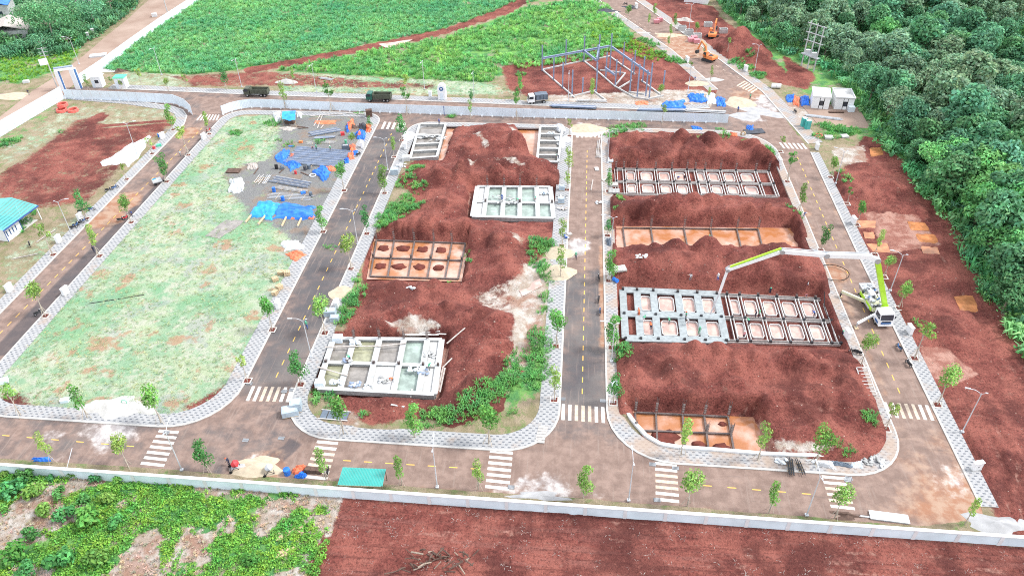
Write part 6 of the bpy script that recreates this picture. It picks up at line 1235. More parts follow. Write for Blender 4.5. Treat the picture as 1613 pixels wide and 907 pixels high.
for i, (px, py, lab) in enumerate(((140,62,'white lane gate post, lower of the two'), (148,56,'white lane gate post, upper of the two'))):
    c = g(px, py); t = thing('gate_post', lab, 'gate post', (c.x, c.y, 0), .4); MB().box((0, 0, 1.1), (.8, .8, 2.2)).build('pillar', 'concrete_white', t); MB().box((0, 0, 2.28), (1.0, 1.0, .16)).build('cap', 'coping', t)
# steel frame of a hall going up on the red ground
def frame_hall():
    cols = [((854,112),(855,72)), ((872,127),(873,88)), ((886,140),(887,99)), ((901,150),(901,111)), ((917.5,147),(918,123)), ((891,103),(891.5,63)), ((919.5,98),(920.5,58)), ((939,145),(939,100)), ((940,112),(940.5,72)), ((943,95),(944,56)), ((960.5,109),(962.5,54)), ((954,124),(955.5,83)), ((969,136),(971,94)), ((981,105),(983,67)), ((992,145),(996,92)), ((998,118),(999.5,80)), ((1003.5,153),(1008,102)), ((1012,130),(1016,90)), ((1017,152),(1020.5,111)), ((1022.5,155),(1029,100)), ((1045,135),(1047,112)), ((976.5,119),(977.5,107))]
    o = g(940, 125); t = thing('steel_frame', 'unfinished blue steel frame of columns and beams on red ground', 'building frame', o)
    for b, tp in cols:
        p = g(*b); H = min(hgt(b, tp), 11); z = zat(p.x, p.y); m = MB(); q = p-o; m.box((q.x, q.y, z+H/2), (.36, .08, H)); m.box((q.x, q.y-.17, z+H/2), (.40, .06, H)); m.box((q.x, q.y+.17, z+H/2), (.40, .06, H)); m.build('column', 'steel_blue', t)
    for a, b, w in (((855,92),(960,73),6.2), ((919.5,80),(939,95),6.2), ((962,73),(1024,117),6.2), ((953,107),(968,118),4.5), ((940,92),(944,72),6.2)):
        pa = g(*a, w)-o; pb = g(*b, w)-o; m = MB(); m.bar(pa, pb, .12, .5); m.bar(pa+Vector((0, 0, .27)), pb+Vector((0, 0, .27)), .36, .06); m.bar(pa-Vector((0, 0, .27)), pb-Vector((0, 0, .27)), .36, .06); m.build('beam', 'steel_blue', t)
    for a, b in (((855,111),(919,97)), ((919,97),(940,113)), ((855,112),(905,155)), ((898,154),(938,144)), ((935,145),(955,160)), ((940,113),(968,137)), ((968,137),(1000,155)), ((945,112),(985,117)), ((1000,155),(1022,158)), ((1018,158),(1045,152)), ((960,90),(1000,118)), ((985,117),(968,137)), ((1010,128),(1040,150)), ((975,140),(995,128)), ((920,98),(960,90)), ((990,146),(1015,150))):
        pa = g(*a)-o; pb = g(*b)-o; pa.z = zat(*(pa+o)[:2])+.18; pb.z = zat(*(pb+o)[:2])+.18; MB().bar(pa, pb, .36, .4).build('ground_beam', 'concrete', t)
frame_hall()
# ============================================================ loose things on the site
def sheet(poly, matn, label, bulge=.8, seed=0, cat='tarpaulin', name='tarpaulin', n=18, rough=.35, edge=.06, base=None):
    """cloth laid over a heap: four corners on the ground, raised and creased in the middle"""
    c = [gz(*p) for p in poly]; o = sum(c, Vector())/4; z0 = base if base is not None else None; V = []; ph = random.Random(seed); a = [ph.uniform(0, 9) for _ in range(5)]
    for j in range(n+1):
        for i in range(n+1):
            u, v = i/n, j/n; p = lerp2(c, u+.055*math.sin(v*7+a[0])+.03*math.sin(v*17+a[3])*abs(u-.5)*2, v+.055*math.sin(u*6+a[1])+.03*math.sin(u*19+a[2])*abs(v-.5)*2); e = min(u, 1-u, v, 1-v)*2
            z = bulge*(e**.45)*(.75+.25*math.sin(u*6+a[2])*math.cos(v*5+a[3]))+rough*.5*(math.sin(u*19+v*11+a[4])*math.sin(v*13-u*5+a[0])+.5*math.sin(u*31-v*8+a[1]))*min(1, e*3)*min(1, bulge+.2)
            V.append((p.x-o.x, p.y-o.y, (z0 or 0)+edge+max(z, 0)))
    F = [(j*(n+1)+i, j*(n+1)+i+1, (j+1)*(n+1)+i+1, (j+1)*(n+1)+i) for j in range(n) for i in range(n)]
    B_ = [j*(n+1) for j in range(n+1)]; ring = list(range(n+1))+[j*(n+1)+n for j in range(1, n+1)]+[n*(n+1)+i for i in range(n-1, -1, -1)]+[j*(n+1) for j in range(n-1, 0, -1)]
    m = MB(); m.add(V, F); k_ = len(V); m.add([(V[r][0]*1.01, V[r][1]*1.01, (z0 or 0)-.05) for r in ring], []); m.f += [[ring[i], ring[(i+1) % len(ring)], k_+(i+1) % len(ring), k_+i] for i in range(len(ring))]; m.m += [0]*len(ring)
    me = m.mesh(name, matn); ob = link(name, me, None, (o.x, o.y, o.z)); tag(ob, label, cat); return ob
def heap(px, py, rx, ry, h, matn, label, cat='heap', name='sand_heap', seed=1, amp=.1, az=0):
    c = gz(px, py); m = MB(); n = 18; rr = random.Random(seed); ph = [rr.uniform(0, 9) for _ in range(4)]; V = [(0, 0, h)]
    for k_ in range(1, 6):
        for i in range(n):
            a = 2*math.pi*i/n; w = 1+amp*(math.sin(a*3+ph[0])+.7*math.sin(a*5+ph[1])); u = k_/5; z = h*(1-u)**1.15*(1+amp*math.sin(a*4+ph[2]+u*3)); V.append((rx*w*u*math.cos(a), ry*w*u*math.sin(a), z-.04*(k_ == 5)))
    F = [(0, 1+i, 1+(i+1) % n) for i in range(n)]+[(1+(k_-1)*n+i, 1+k_*n+i, 1+k_*n+(i+1) % n, 1+(k_-1)*n+(i+1) % n) for k_ in range(1, 5) for i in range(n)]
    m.add(V, F); o = m.build(name, matn, None, (c.x, c.y, c.z), rad(az), True); tag(o, label, cat); return o
def bars(a, b, n, wid, matn, label, r=.05, layers=2, cat='steel bars', name='bar_bundle', jitter=.25, part='bar'):
    a = gz(*a); b = gz(*b); c = (a+b)/2; d = b-a; d.z = 0; s = Vector((-d.y, d.x, 0)).normalized(); t = thing(name, label, cat, (c.x, c.y, max(a.z, b.z))); rr = random.Random(n+int(a.x)); L = d.length
    for i in range(n):
        l = i % layers; off = s*(wid*((i+.5)/n-.5))+d.normalized()*rr.uniform(-jitter, jitter)*2; p = -d/2+off+Vector((0, 0, .14+r+l*r*2.1)); q = d/2+off+s*rr.uniform(-.1, .1)+Vector((0, 0, .14+r+l*r*2.1)); MB().tube(p, q, r, r, 5).build(part, matn if i % 3 or n < 9 else ('lamp_grey' if i % 2 else 'canvas'), t)
    for u in (-.3, 0, .3): MB().bar(d*u-s*wid*.55+Vector((0, 0, .06)), d*u+s*wid*.55+Vector((0, 0, .06)), .12, .14).build('bearer', 'timber', t)
    return t
def crate(px, py, dims, az, matn, label, cat, name, parts='stack', z=None):
    c = gz(px, py); t = thing(name, label, cat, (c.x, c.y, c.z if z is None else z), rad(az)); W, D, H = dims
    if parts == 'pallet':
        for i in range(4): MB().box((-W/2+.1+i*(W-.2)/3, 0, .06), (.12, D, .12)).build('pallet_board', 'timber', t)
        nx, nz = 3, max(2, int(H/.35))
        for i in range(nx):
            for k_ in range(nz): MB().box((-W/2+(i+.5)*W/nx, random.uniform(-.03, .03), .13+(k_+.5)*(H-.12)/nz), (W/nx-.03, D*random.uniform(.93, 1), (H-.12)/nz-.02)).build('block', matn, t)
    elif parts == 'wrap': MB().box((0, 0, .06), (W*.98, D*.98, .12)).build('pallet', 'timber', t); MB().box((0, 0, .13+H/2), (W, D, H), taper=.96).build('wrapping', matn, t); MB().box((.04, 0, .16+H), (W*.7, D*.6, .06)).build('top_sheet', 'tarp_white', t)
    elif parts == 'box':      # open concrete box
        w = .16; MB().box((0, 0, .1), (W, D, .2)).build('floor_slab', matn, t)
        for s in (-1, 1): MB().box((s*(W/2-w/2), 0, H/2+.1), (w, D, H-.2)).build('side', matn, t); MB().box((0, s*(D/2-w/2), H/2+.1), (W-2*w, w, H-.2)).build('side', matn, t)
    elif parts == 'cabin':
        MB().box((0, 0, H/2), (W, D, H)).build('body', matn, t); MB().box((0, -D/2-.02, H*.48), (W*.7, .05, H*.85)).build('door', 'teal_light', t); MB().blob((0, 0, H), (W*.52, D*.52, .22), 2, 0).build('roof', 'hat_white', t)
    else: MB().box((0, 0, H/2), (W, D, H)).build('body', matn, t); MB().box((0, 0, H+.03), (W*1.04, D*1.04, .06)).build('top', matn, t)
    return t
def barrel(px, py, matn, label, lying=False, r=.32, H=.95):
    c = gz(px, py); t = thing('barrel', label, 'barrel', (c.x, c.y, c.z), px)
    if lying: MB().tube((-H/2, 0, r), (H/2, 0, r), r, r, 12).build('body', matn, t); MB().torus((0, 0, r), r, .03, 12, 5, axis='X').build('band', 'dark_metal', t)
    else: MB().tube((0, 0, 0), (0, 0, H), r, r, 12).build('body', matn, t); MB().torus((0, 0, H*.66), r, .03, 12, 5).build('band', 'dark_metal', t); MB().tube((0, 0, H), (0, 0, H+.02), r*.9, r*.9, 12).build('lid', matn, t)
def bags(px, py, n, matn, label, spread=1.2, z=None, cat='bags', seed=0):
    c = gz(px, py) if z is None else g(px, py, z); t = thing('bag_pile', label, cat, (c.x, c.y, c.z if z is None else z)); rr = random.Random(seed+n)
    for i in range(n):
        lv = 0 if i < n*.6 else .22; o = MB().blob((0, 0, 0), (.38, .24, .13), 2, .1, i).build('bag', matn if i % 3 else 'tarp_white', t, (rr.uniform(-spread, spread)*(1-lv), rr.uniform(-spread, spread)*.6*(1-lv), .12+lv), rr.uniform(0, 3), True)
def planks(lst, label, px, py, cat='planks', mt='timber_grey', z=None):
    c = gz(px, py); t = thing('plank_pile', label, cat, (c.x, c.y, 0))
    for i, (a, b) in enumerate(lst):
        pa = gz(*a) if z is None else g(*a, z); pb = gz(*b) if z is None else g(*b, z); dz = Vector((0, 0, .10+.03*i)); MB().bar(pa-Vector((c.x, c.y, 0))+dz, pb-Vector((c.x, c.y, 0))+dz, .26, .07).build('plank', mt, t)
# --- steel and timber yard at the top of the grass plot
def tarp_shelter():
    c = [g(*p, 2.1) for p in ((445,176),(466,175),(465,190),(444,188))]; o = Vector((c[0].x+c[2].x, c[0].y+c[2].y, 0))/2; t = thing('tarpaulin_shelter', 'sky blue tarpaulin shelter on poles at the corner of the steel yard', 'shelter', o); V = []; n = 8
    for j in range(n+1):
        for i in range(n+1): p = lerp2(c, i/n, j/n)-o; V.append((p.x, p.y, p.z+.22*math.sin(i*1.1)*math.sin(j*.9)+.4*(1-abs(j/n-.4)*2)))
    link('cover', npmesh('cover', V, [(j*(n+1)+i, j*(n+1)+i+1, (j+1)*(n+1)+i+1, (j+1)*(n+1)+i) for j in range(n) for i in range(n)], 'tarp_sky'), t)
    for p in c: q = p-o; MB().tube((q.x*.97, q.y*.97, 0), (q.x*.97, q.y*.97, 2.2), .05, .05, 6).build('pole', 'timber', t)
    MB().box((0, 0, .4), (2.6, 1.5, .8)).build('work_bench', 'timber_dark', t)
tarp_shelter()
sheet([(430,178),(442,177),(442,194),(432,193)], 'tarp_white', 'crumpled white sheet left of the blue shelter', 1.0, 3); sheet([(468,176),(477,180),(474,187),(467,184)], 'tarp_white', 'white plastic sheet right of the blue shelter', .7, 4)
heap(454, 203, 2.2, 1.1, .7, 'timber_grey', 'heap of pale stones and offcuts below the blue shelter', 'heap', 'rubble_heap', 5, .25); planks([((468,200),(481,201)),((470,203),(486,202))], 'dark boards lying below the blue shelter', 474, 201, mt='timber_dark')
sheet([(494,191),(528,190),(528,196),(500,196)], 'tarp_orange', 'long faded orange sheet over trestles', .35, 6); planks([((494,200),(505,182)),((500,203),(508,183)),((488,184),(540,181)),((545,180),(575,182)),((505,204),(510,198))], 'thin pale poles around the orange sheet', 505, 190)
bars((488,213), (534,205), 14, 2.6, 'steel_blue', 'bundle of blue grey steel bars nearest the orange sheet', .06); bars((494,219), (526,217), 10, 1.1, 'steel_blue', 'short bundle of blue grey bars below the first bundle', .06); bars((484,226), (528,224), 5, 1.6, 'form_light', 'white trestle bars in the middle of the yard', .05)
bars((459,245), (546,252), 44, 9.0, 'steel_blue', 'widest stack of long blue grey steel bars in the yard', .07, 3)
sheet([(430,250),(447,236),(456,238),(452,262)], 'tarp_blue', 'bright blue tarpaulin over the end of the long bars', 1.1, 8); sheet([(447,258),(463,252),(476,260),(459,270)], 'tarp_blue', 'blue tarpaulin with pale patch below the long bars', .8, 9); sheet([(458,243),(463,242),(463,249),(457,250)], 'tarp_orange', 'small orange bag at the end of the long bars', .7, 10)
sheet([(493,271),(508,262),(522,272),(510,287)], 'tarp_blue', 'rounded bright blue tarpaulin heap by the footway', 1.7, 11); sheet([(503,263),(528,264),(529,271),(512,269)], 'tarp_orange', 'orange and blue sheet behind the rounded blue heap', .8, 12)
sheet([(547,195),(557,190),(559,200),(548,206)], 'tarp_orange', 'orange sided tent in the middle of the rubbish', 1.6, 13); sheet([(544,200),(549,195),(550,208),(546,209)], 'tarp_blue', 'blue flap beside the orange sided tent', 1.0, 14); heap(556, 201, 1.4, 1.1, .9, 'timber_dark', 'dark pile of scrap inside the orange sided tent', 'heap', 'scrap_heap', 15, .3)
sheet([(566,198),(576,197),(577,207),(567,208)], 'tarp_dark', 'dark rounded bundle beside the road tree', 1.8, 16); sheet([(561,209),(576,206),(575,222),(563,219)], 'tarp_blue', 'crumpled blue rubbish heap above the white cabinet', 1.3, 17); sheet([(577,195),(585,198),(583,210),(576,208)], 'tarp_orange', 'orange cloth heap at the kerb', .9, 18); sheet([(563,213),(570,212),(570,217),(564,217)], 'tarp_orange', 'orange scrap on the blue rubbish', 1.5, 19)
barrel(556, 215, 'tarp_blue', 'blue barrel left of the crumpled blue rubbish', True, .5, 1.5); crate(540, 213, (1.0, .8, .8), 20, 'red', 'red generator at the tent mouth', 'generator', 'generator'); barrel(545, 226, 'cloth_green', 'green topped drum at the yard shrub'); crate(545, 236, (1.9, 1.2, 1.2), 10, 'canvas', 'dark blue tank lying at the right of the bars', 'tank', 'tank', 'wrap')
sheet([(550,229),(560,230),(560,239),(551,239)], 'tarp_orange', 'bright orange bag heap beside the dark tank', 1.1, 20); sheet([(547,243),(557,242),(558,252),(548,252)], 'tarp_orange', 'orange bag heap at the end of the long bars', 1.0, 21); sheet([(541,252),(551,250),(549,258),(543,258)], 'tarp_blue', 'small blue bag below the orange bag heap', .8, 22); sheet([(556,239),(564,238),(563,245),(557,246)], 'tarp_blue', 'blue scrap sheet at the footway edge', .5, 23)
crate(582, 184, (1.7, 1.3, 1.9), 15, 'timber_dark', 'rusty brown box by the fence at the head of the dark grey road', 'box', 'rusty_box'); crate(474, 225, (.9, .6, .5), 0, 'orange', 'small orange crate alone in the yard', 'crate', 'crate'); crate(459, 231, (1.4, .3, .2), 0, 'tarp_blue', 'small blue board at the yard edge', 'board', 'board')
for i, (x, y, mt, lab) in enumerate(((436,266,'rubber','black drum below the blue tarpaulin'), (445,266,'canvas','dark blue drum below the blue tarpaulin'), (487,266,'canvas','dark drum between the two blue heaps'), (481,268,'tarp_dark','black drum beside the dark drum'), (432,302,'tarp_blue','blue drum at the left end of the trestle bars'), (478,306,'tarp_blue','blue drum at the right of the trestle bars'), (490,309,'canvas','dark blue drum rightmost by the trestle bars'), (446,316,'tarp_blue','blue drum in front of the thin bars'))): barrel(x, y, mt, lab, i in (1, 5), .42, 1.1)
barrel(466, 274, 'red', 'small red drum below the long bars', False, .3, .8); o = MB().torus((0, 0, .14), .75, .16, 16, 7).build('hose_coil', 'lamp_grey', None, gz(493, 277)); tag(o, 'grey hose coil beside the rounded blue heap', 'hose')
bars((430,283), (486,293), 16, 3.0, 'steel_blue', 'stack of grey bars with white spacers below the tarpaulins', .06); bars((436,296), (482,303), 6, 1.2, 'form_light', 'white trestle rail with drums at both ends', .06); bars((424,309), (492,312), 8, 2.6, 'lamp_grey', 'thin grey bars in front of the timber tarpaulin', .045); bars((404,290), (413,278), 4, 1.8, 'form_light', 'white frame bars leaning near the torn tent', .06); bars((415,292), (424,278), 4, 1.0, 'lamp_grey', 'grey frame bars right of the white ones', .06)
planks([((400,275),(407,265)),((440,273),(448,266)),((474,272),(486,277)),((460,284),(476,284)),((398,258),(405,262))], 'dark offcut boards strewn in the yard', 440, 273, mt='timber_dark')
sheet([(394,342),(406,317),(444,321),(428,346)], 'tarp_sky', 'light blue tarpaulin over stacked timber', 1.3, 30); sheet([(427,346),(445,321),(496,326),(494,345)], 'tarp_blue', 'deep blue tarpaulin over stacked timber', 1.5, 31); sheet([(455,344),(474,338),(478,341),(462,346)], 'tarp_orange', 'orange strip showing at the foot of the deep blue tarpaulin', .5, 32); sheet([(484,340),(497,341),(494,346),(486,345)], 'tarp_orange', 'orange corner at the right end of the deep blue tarpaulin', .5, 33)
for a, b, lab in (((387,352),(400,336),'pale log, first from the grass side, under the timber tarpaulins'), ((407,355),(421,338),'pale log, second from the grass side, under the timber tarpaulins'), ((444,358),(453,340),'pale log, third from the grass side, under the timber tarpaulins'), ((469,358),(477,341),'pale banded log nearest the footway under the timber tarpaulins')):
    a = gz(*a); b = gz(*b); t = thing('log', lab, 'log', ((a+b)/2)); e = (b-a)/2; e.z = 0; MB().tube(-e+Vector((0, 0, .28)), e+Vector((0, 0, .28)), .24, .24, 9).build('trunk', 'timber', t); q = -e+e.normalized()*.0; MB().tube(q+Vector((0, 0, .28)), q-e.normalized()*.02+Vector((0, 0, .28)), .2, .2, 9).build('cut_end', 'tarp_white', t)
crate(368, 270, (3.2, 2.0, .25), 0, 'timber_dark', 'flat dark brown board pile on the grass', 'boards', 'board_pile'); sheet([(362,284),(383,282),(385,303),(361,304)], 'tarp_white', 'torn white tent with dark inside on the grass plot', 1.7, 34); sheet([(388,258),(405,258),(406,267),(390,267)], 'timber_grey', 'grey junk heap at the edge of the yard', .8, 35)
sheet([(443,382),(470,378),(480,392),(448,396)], 'tarp_white', 'silvery plastic sheet heap below the timber', .8, 36); sheet([(448,400),(470,396),(484,402),(465,412)], 'tarp_orange', 'reddish netting heap beside the footway', .7, 37)
for i, (x, y, lab) in enumerate(((443,432,'leaning pallet of brown blocks, upper'), (453,434,'tall pallet of brown blocks at the footway'), (434,442,'small pallet of brown blocks farthest from the footway'), (441,456,'pallet of brown blocks in the lower pair, upper one'), (434,464,'pallet of brown blocks in the lower pair, lower one'))): crate(x, y, (1.2, 1.0, 1.0 if i % 2 else .8), 20*i, 'timber', lab, 'pallet', 'block_pallet', 'pallet')
# --- mown plot
a = g(141, 478, .08); b = g(227, 464.5, .08); t = thing('black_pipe', 'long black pipe lying in two lengths on the mown grass', 'pipe', ((a+b)/2)); e = (b-a)/2
MB().tube(-e, -e*.02, .09, .09, 8).build('pipe_length', 'rubber', t); MB().tube(e*.03, e, .09, .09, 8).build('pipe_length', 'rubber', t)
heap(172, 642, 4.6, 2.6, .8, 'sand_white', 'white sand heap spilling over the footway', 'sand', 'sand_heap', 50, .22); heap(215, 645, 3.6, 1.7, .5, 'sand_white', 'broken white rubble heap beside the sand', 'heap', 'rubble_heap', 51, .3); o = MB().torus((0, 0, .5), .45, .05, 16, 6, axis='Y').build('hose_hoop', 'hat_green', None, gz(197, 636)); tag(o, 'green wheel rim standing on the white sand', 'wheel')
crate(103, 632, (1.3, .8, .5), 15, 'fence_sheet', 'pale blue box half hidden in the lower grass', 'box', 'pale_box'); crate(5, 602, (1.7, 1.0, .6), 30, 'fence_sheet', 'pale sacks at the frame edge beside the western road', 'sacks', 'sack_heap')
# --- bare lot with office
sheet([(157,258),(207,226),(241,213),(206,262)], 'tarp_white', 'large white sheet spread on the bare lot', .25, 60, n=14, rough=.3)
barrel(251, 216, 'tarp_blue', 'blue drum at the white ground sheet, outer one'); barrel(257, 213, 'cloth_blue', 'blue drum at the white ground sheet beside the cabinet'); barrel(243, 235, 'red', 'small red bucket at the western road kerb', False, .4, .6); crate(251, 231, (1.2, .7, .5), 30, 'hat_green', 'green box between the drums and red bucket', 'box', 'green_box')
def coils():
    for x, y, z, lab in ((98, 176, 0, 'red pipe coil at the bottom of the stacked pair'), (101, 172, .9, 'red pipe coil on top of the stacked pair'), (116, 176, 0, 'red pipe coil lying apart beside the pair')):
        c = g(x, y); m = MB(); t = thing('pipe_coil', lab, 'pipe coil', (c.x, c.y, z))
        for i in range(3): MB().torus((0, 0, .17+i*.28), 1.35-.04*i, .16, 18, 7).build('loop', 'redpipe', t)
coils()
def tricycle():
    c = g(249, 290); t = thing('cargo_tricycle', 'cargo tricycle covered by a white sheet parked on the western road', 'tricycle', (c.x, c.y, .01), rad(40)); MB().box((0, 0, .75), (2.2, 1.3, .12)).build('cargo_bed', 'galv', t); MB().side([(-1.1, .85), (1.1, .85), (1.0, 1.4), (-1.0, 1.35)], -.68, .68).build('white_cover', 'tarp_white', t)
    for x, y in ((-.6, -.6), (-.6, .6), (1.5, 0)): MB().tube((x, y-.06, .3), (x, y+.06, .3), .3, .3, 12).build('wheel', 'rubber', t)
    m = MB(); m.bar((1.5, 0, .3), (1.2, 0, 1.1), .06); m.bar((1.2, -.35, 1.1), (1.2, .35, 1.1), .05); m.bar((1.0, 0, .7), (1.5, 0, .5), .08); m.build('handlebar', 'dark_metal', t); MB().box((-.5, .2, 1.42), (.8, .6, .06)).build('blue_pad', 'tarp_sky', t)
tricycle()
planks([((20,408),(60,400)),((58,382),(88,362))], 'long thin poles lying by the office', 45, 395)
# --- wall road
heap(402, 738, 4.0, 1.9, .9, 'sand', 'damp sand heap at the boundary wall', 'sand', 'sand_heap', 70); heap(385, 737, 2.4, 1.5, .5, 'concrete_white', 'pale cement heap at the wall beside the red mixer', 'heap', 'cement_heap', 71); heap(418, 726, 2.2, 1.2, .4, 'sand', 'spilled sand beside the wet patch', 'sand', 'sand_heap', 72)
def mixer(px, py, drum, label):
    c = g(px, py); t = thing('concrete_mixer', label, 'mixer', (c.x, c.y, .01), .5); MB().tube((-.3, 0, .9), (.25, 0, 1.15), .35, .62, 12).build('drum', drum, t); MB().tube((.25, 0, 1.15), (.6, 0, 1.3), .62, .34, 12).build('drum_mouth', drum, t)
    m = MB()
    for y in (-.6, .6): m.bar((-.7, y, .1), (0, y, 1.0), .07); m.bar((.7, y, .1), (0, y, 1.0), .07)
    m.bar((-.7, -.6, .2), (-.7, .6, .2), .07); m.bar((.7, -.6, .2), (.7, .6, .2), .07); m.build('stand', 'dark_metal', t)
    for y in (-.66, .66): MB().tube((-.7, y-.05, .25), (-.7, y+.05, .25), .25, .25, 12).build('wheel', 'rubber', t)
mixer(371, 738, 'red', 'red concrete mixer beside a worker at the wall'); mixer(424, 744, 'cloth_white', 'white concrete mixer at the end of the sand heap'); barrel(453, 746, 'tarp_blue', 'blue barrel between white mixer and orange sheet', False, .5, 1.1)
sheet([(460,742),(480,733),(485,737),(464,749)], 'tarp_orange', 'orange sheet propped at the wall', 1.2, 73); sheet([(462,752),(478,743),(484,749),(478,754)], 'tarp_blue', 'blue sheet heaped against the wall under the orange one', .9, 74); crate(495, 743, (2.6, .8, .8), 0, 'timber_dark', 'dark hand cart on the zebra crossing by the shelter', 'cart', 'hand_cart', 'pallet'); sheet([(51,722),(80,719),(82,727),(54,727)], 'tarp_blue', 'flat blue sheet on the wall road near the frame edge', .4, 75)
heap(850, 781, 4.2, .8, .3, 'cement', 'pale cement spill against the wall', 'cement', 'cement_spill', 76, .3); planks([((1345,812),(1432,820)),((1374,806),(1418,811)),((1372,810),(1420,816)),((1376,814),(1424,820))], 'white sheets stacked at the foot of the wall', 1400, 814, 'boards', 'tarp_white')
for i, (a, b) in enumerate((((1375,808),(1415,812)),)):
    pass
m = crate(1400, 815, (5.0, 1.4, .2), -5, 'tarp_white', 'flat white panels lying at the wall end', 'panels', 'panel_stack'); heap(1572, 826, 4.6, 1.8, .7, 'cement', 'pale rubble heap at the lower corner of the road', 'heap', 'rubble_heap', 77, .2); heap(1335, 812, 2.2, .8, .4, 'timber_dark', 'heap of twigs beside the white panels', 'heap', 'twig_heap', 78, .4)
a = g(103, 745); b = g(122, 720); t = thing('leaning_pole', 'thin pale pole leaning on the boundary wall', 'pole', (a.x, a.y, 0)); MB().tube((0, 0, 0), (b.x-a.x, b.y-a.y, 2.2), .06, .05, 6).build('pole', 'lamp_grey', t)
def roots():
    c = g(690, 890); t = thing('root_heap', 'tangled heap of dead roots and branches on the cleared earth', 'root heap', (c.x, c.y, zat(c.x, c.y)-.1)); rr = random.Random(3)
    for i in range(46):
        p = Vector((rr.uniform(-5, 5), rr.uniform(-1.6, 1.6), rr.uniform(0, .7))); d = Vector((rr.uniform(-1, 1), rr.uniform(-.7, .7), rr.uniform(-.1, .5)))*rr.uniform(1, 2.2); q = p+d; MB().path([p, (p+q)/2+Vector((0, 0, rr.uniform(-.1, .3))), q], rr.uniform(.06, .14), 5).build('branch', 'timber_dark' if i % 4 else 'bark', t)
roots()
crate(457, 840, (3.6, 1.2, .12), 25, 'timber', 'upper pale board lying on the weeds', 'board', 'board'); crate(450, 870, (2.4, 1.1, .12), 20, 'timber', 'lower pale board lying on the weeds', 'board', 'board'); crate(494, 776, (1.9, .8, .1), -5, 'timber', 'tan board at the foot of the wall', 'board', 'board')
# --- middle plot
heap(541, 462, 3.0, 2.2, .5, 'sand', 'flat sand heap on the footway of the dark grey road', 'sand', 'sand_heap', 80); crate(521, 497, (2.2, 1.5, 1.2), 5, 'wrap_blue', 'wrapped pale block pallet, larger, on the heap side footway', 'pallet', 'block_pallet', 'wrap'); crate(528, 506, (1.6, 1.2, 1.0), 5, 'wrap_blue', 'wrapped pale block pallet, smaller, below the larger one', 'pallet', 'block_pallet', 'wrap')
crate(458, 652, (2.6, 1.8, 1.0), 20, 'wrap_blue', 'long pale wrapped pallet on the round corner footway', 'pallet', 'block_pallet', 'wrap'); crate(468, 645, (1.8, 1.6, 1.6), 15, 'wrap_blue', 'tall pale wrapped pallet on the round corner footway', 'pallet', 'block_pallet', 'wrap')
c = gz(530, 655); t = thing('panel_rack', 'rack of dark framed panels lying by the footway', 'panels', (c.x, c.y, c.z+.1), -.04)
for i in range(4): MB().box((-2.0+i*1.15, 0, .1), (1.0, 1.7, .08)).build('panel', 'canvas', t)
MB().box((-.3, .95, .1), (4.9, .12, .14)).build('rail', 'form_light', t); MB().box((-.3, -.95, .1), (4.9, .12, .14)).build('rail', 'form_light', t)
for x, y, lab, d in ((505,608,'pale block pallet at the lower corner of the big foundation',(1.6,1.3,1.1)), (533,538,'pale block pallet at the upper corner of the big foundation',(1.7,1.4,1.2))): crate(x, y, d, 5, 'fence_sheet', lab, 'pallet', 'block_pallet', 'wrap')
for i, (x, y, n, lab, z) in enumerate(((559,540,16,'cement bags heaped at the back wall of the big foundation', .65), (550,570,10,'cement bags beside the bent worker', .65), (530,602,18,'cement bags on the front left bay of the big foundation', .7), (560,606,16,'cement bags stacked on the second front bay', .7), (652,582,10,'bags on the middle wall of the big foundation', .65), (667,586,8,'blue bags beside the debris filled bay', .5), (583,607,6,'white empty bags on the front wall', .65), (605,598,14,'grey blocks scattered in the third front bay', .35), (675,560,14,'grey blocks scattered in the end bay', .35))): bags(x, y, n, 'block' if 'blocks' in lab else 'steel_blue' if i % 2 else 'fence_sheet', lab, 1.1, z, 'blocks' if 'blocks' in lab else 'bags', i)
planks([((512,547),(600,545)),((595,546),(640,541))], 'long grey planks bridging the back of the big foundation', 560, 545, z=.7); planks([((500,578),(548,592))], 'plank ramp on the front of the big foundation', 520, 585, z=.7); planks([((635,522),(692,512)),((640,520),(690,517)),((660,517),(692,510)),((690,512),(702,517))], 'pale planks on the heap behind the big foundation', 665, 516, mt='form_light'); planks([((690,616),(698,578)),((693,618),(701,580)),((697,580),(712,565)),((704,542),(732,509))], 'loose planks at the end of the big foundation', 698, 590, mt='timber_grey'); planks([((616,637),(637,640))], 'single pale plank on the earth by the hedge', 626, 638, mt='form_light')
planks([((608,622),(617,612)),((647,626),(649,613))], 'two pale props leaning on the big foundation', 628, 620, mt='form_light')
bags(795, 315, 18, 'block', 'grey blocks on the walls of the ten bay foundation', 3.0, .55, 'blocks', 41); bags(858, 305, 14, 'wrap_blue', 'bags at the filled end of the ten bay foundation', 1.0, .4, 'bags', 42); bags(692, 218, 22, 'concrete_white', 'white broken blocks inside the half built foundation', 2.2, .3, 'blocks', 21); bags(672, 215, 16, 'block', 'grey broken blocks at the left of the half built foundation', 1.6, .3, 'blocks', 22); bags(868, 210, 8, 'fence_sheet', 'white bags on the five bay foundation', .9, .6, 'bags', 23)
crate(640, 253, (2.0, 1.6, 1.1), 10, 'tarp_white', 'white wrapped pallet below the half built foundation', 'pallet', 'block_pallet', 'wrap'); bags(632, 262, 16, 'tarp_white', 'torn white bags heaped on the footway', 1.3, None, 'bags', 24); crate(622, 275, (1.9, 1.6, 1.4), 5, 'wrap_blue', 'pale blue wrapped pallet above the weeds', 'pallet', 'block_pallet', 'wrap'); heap(650, 215, 3.4, 2.4, .5, 'concrete_white', 'white rubble beside the half built foundation', 'heap', 'rubble_heap', 82, .3)
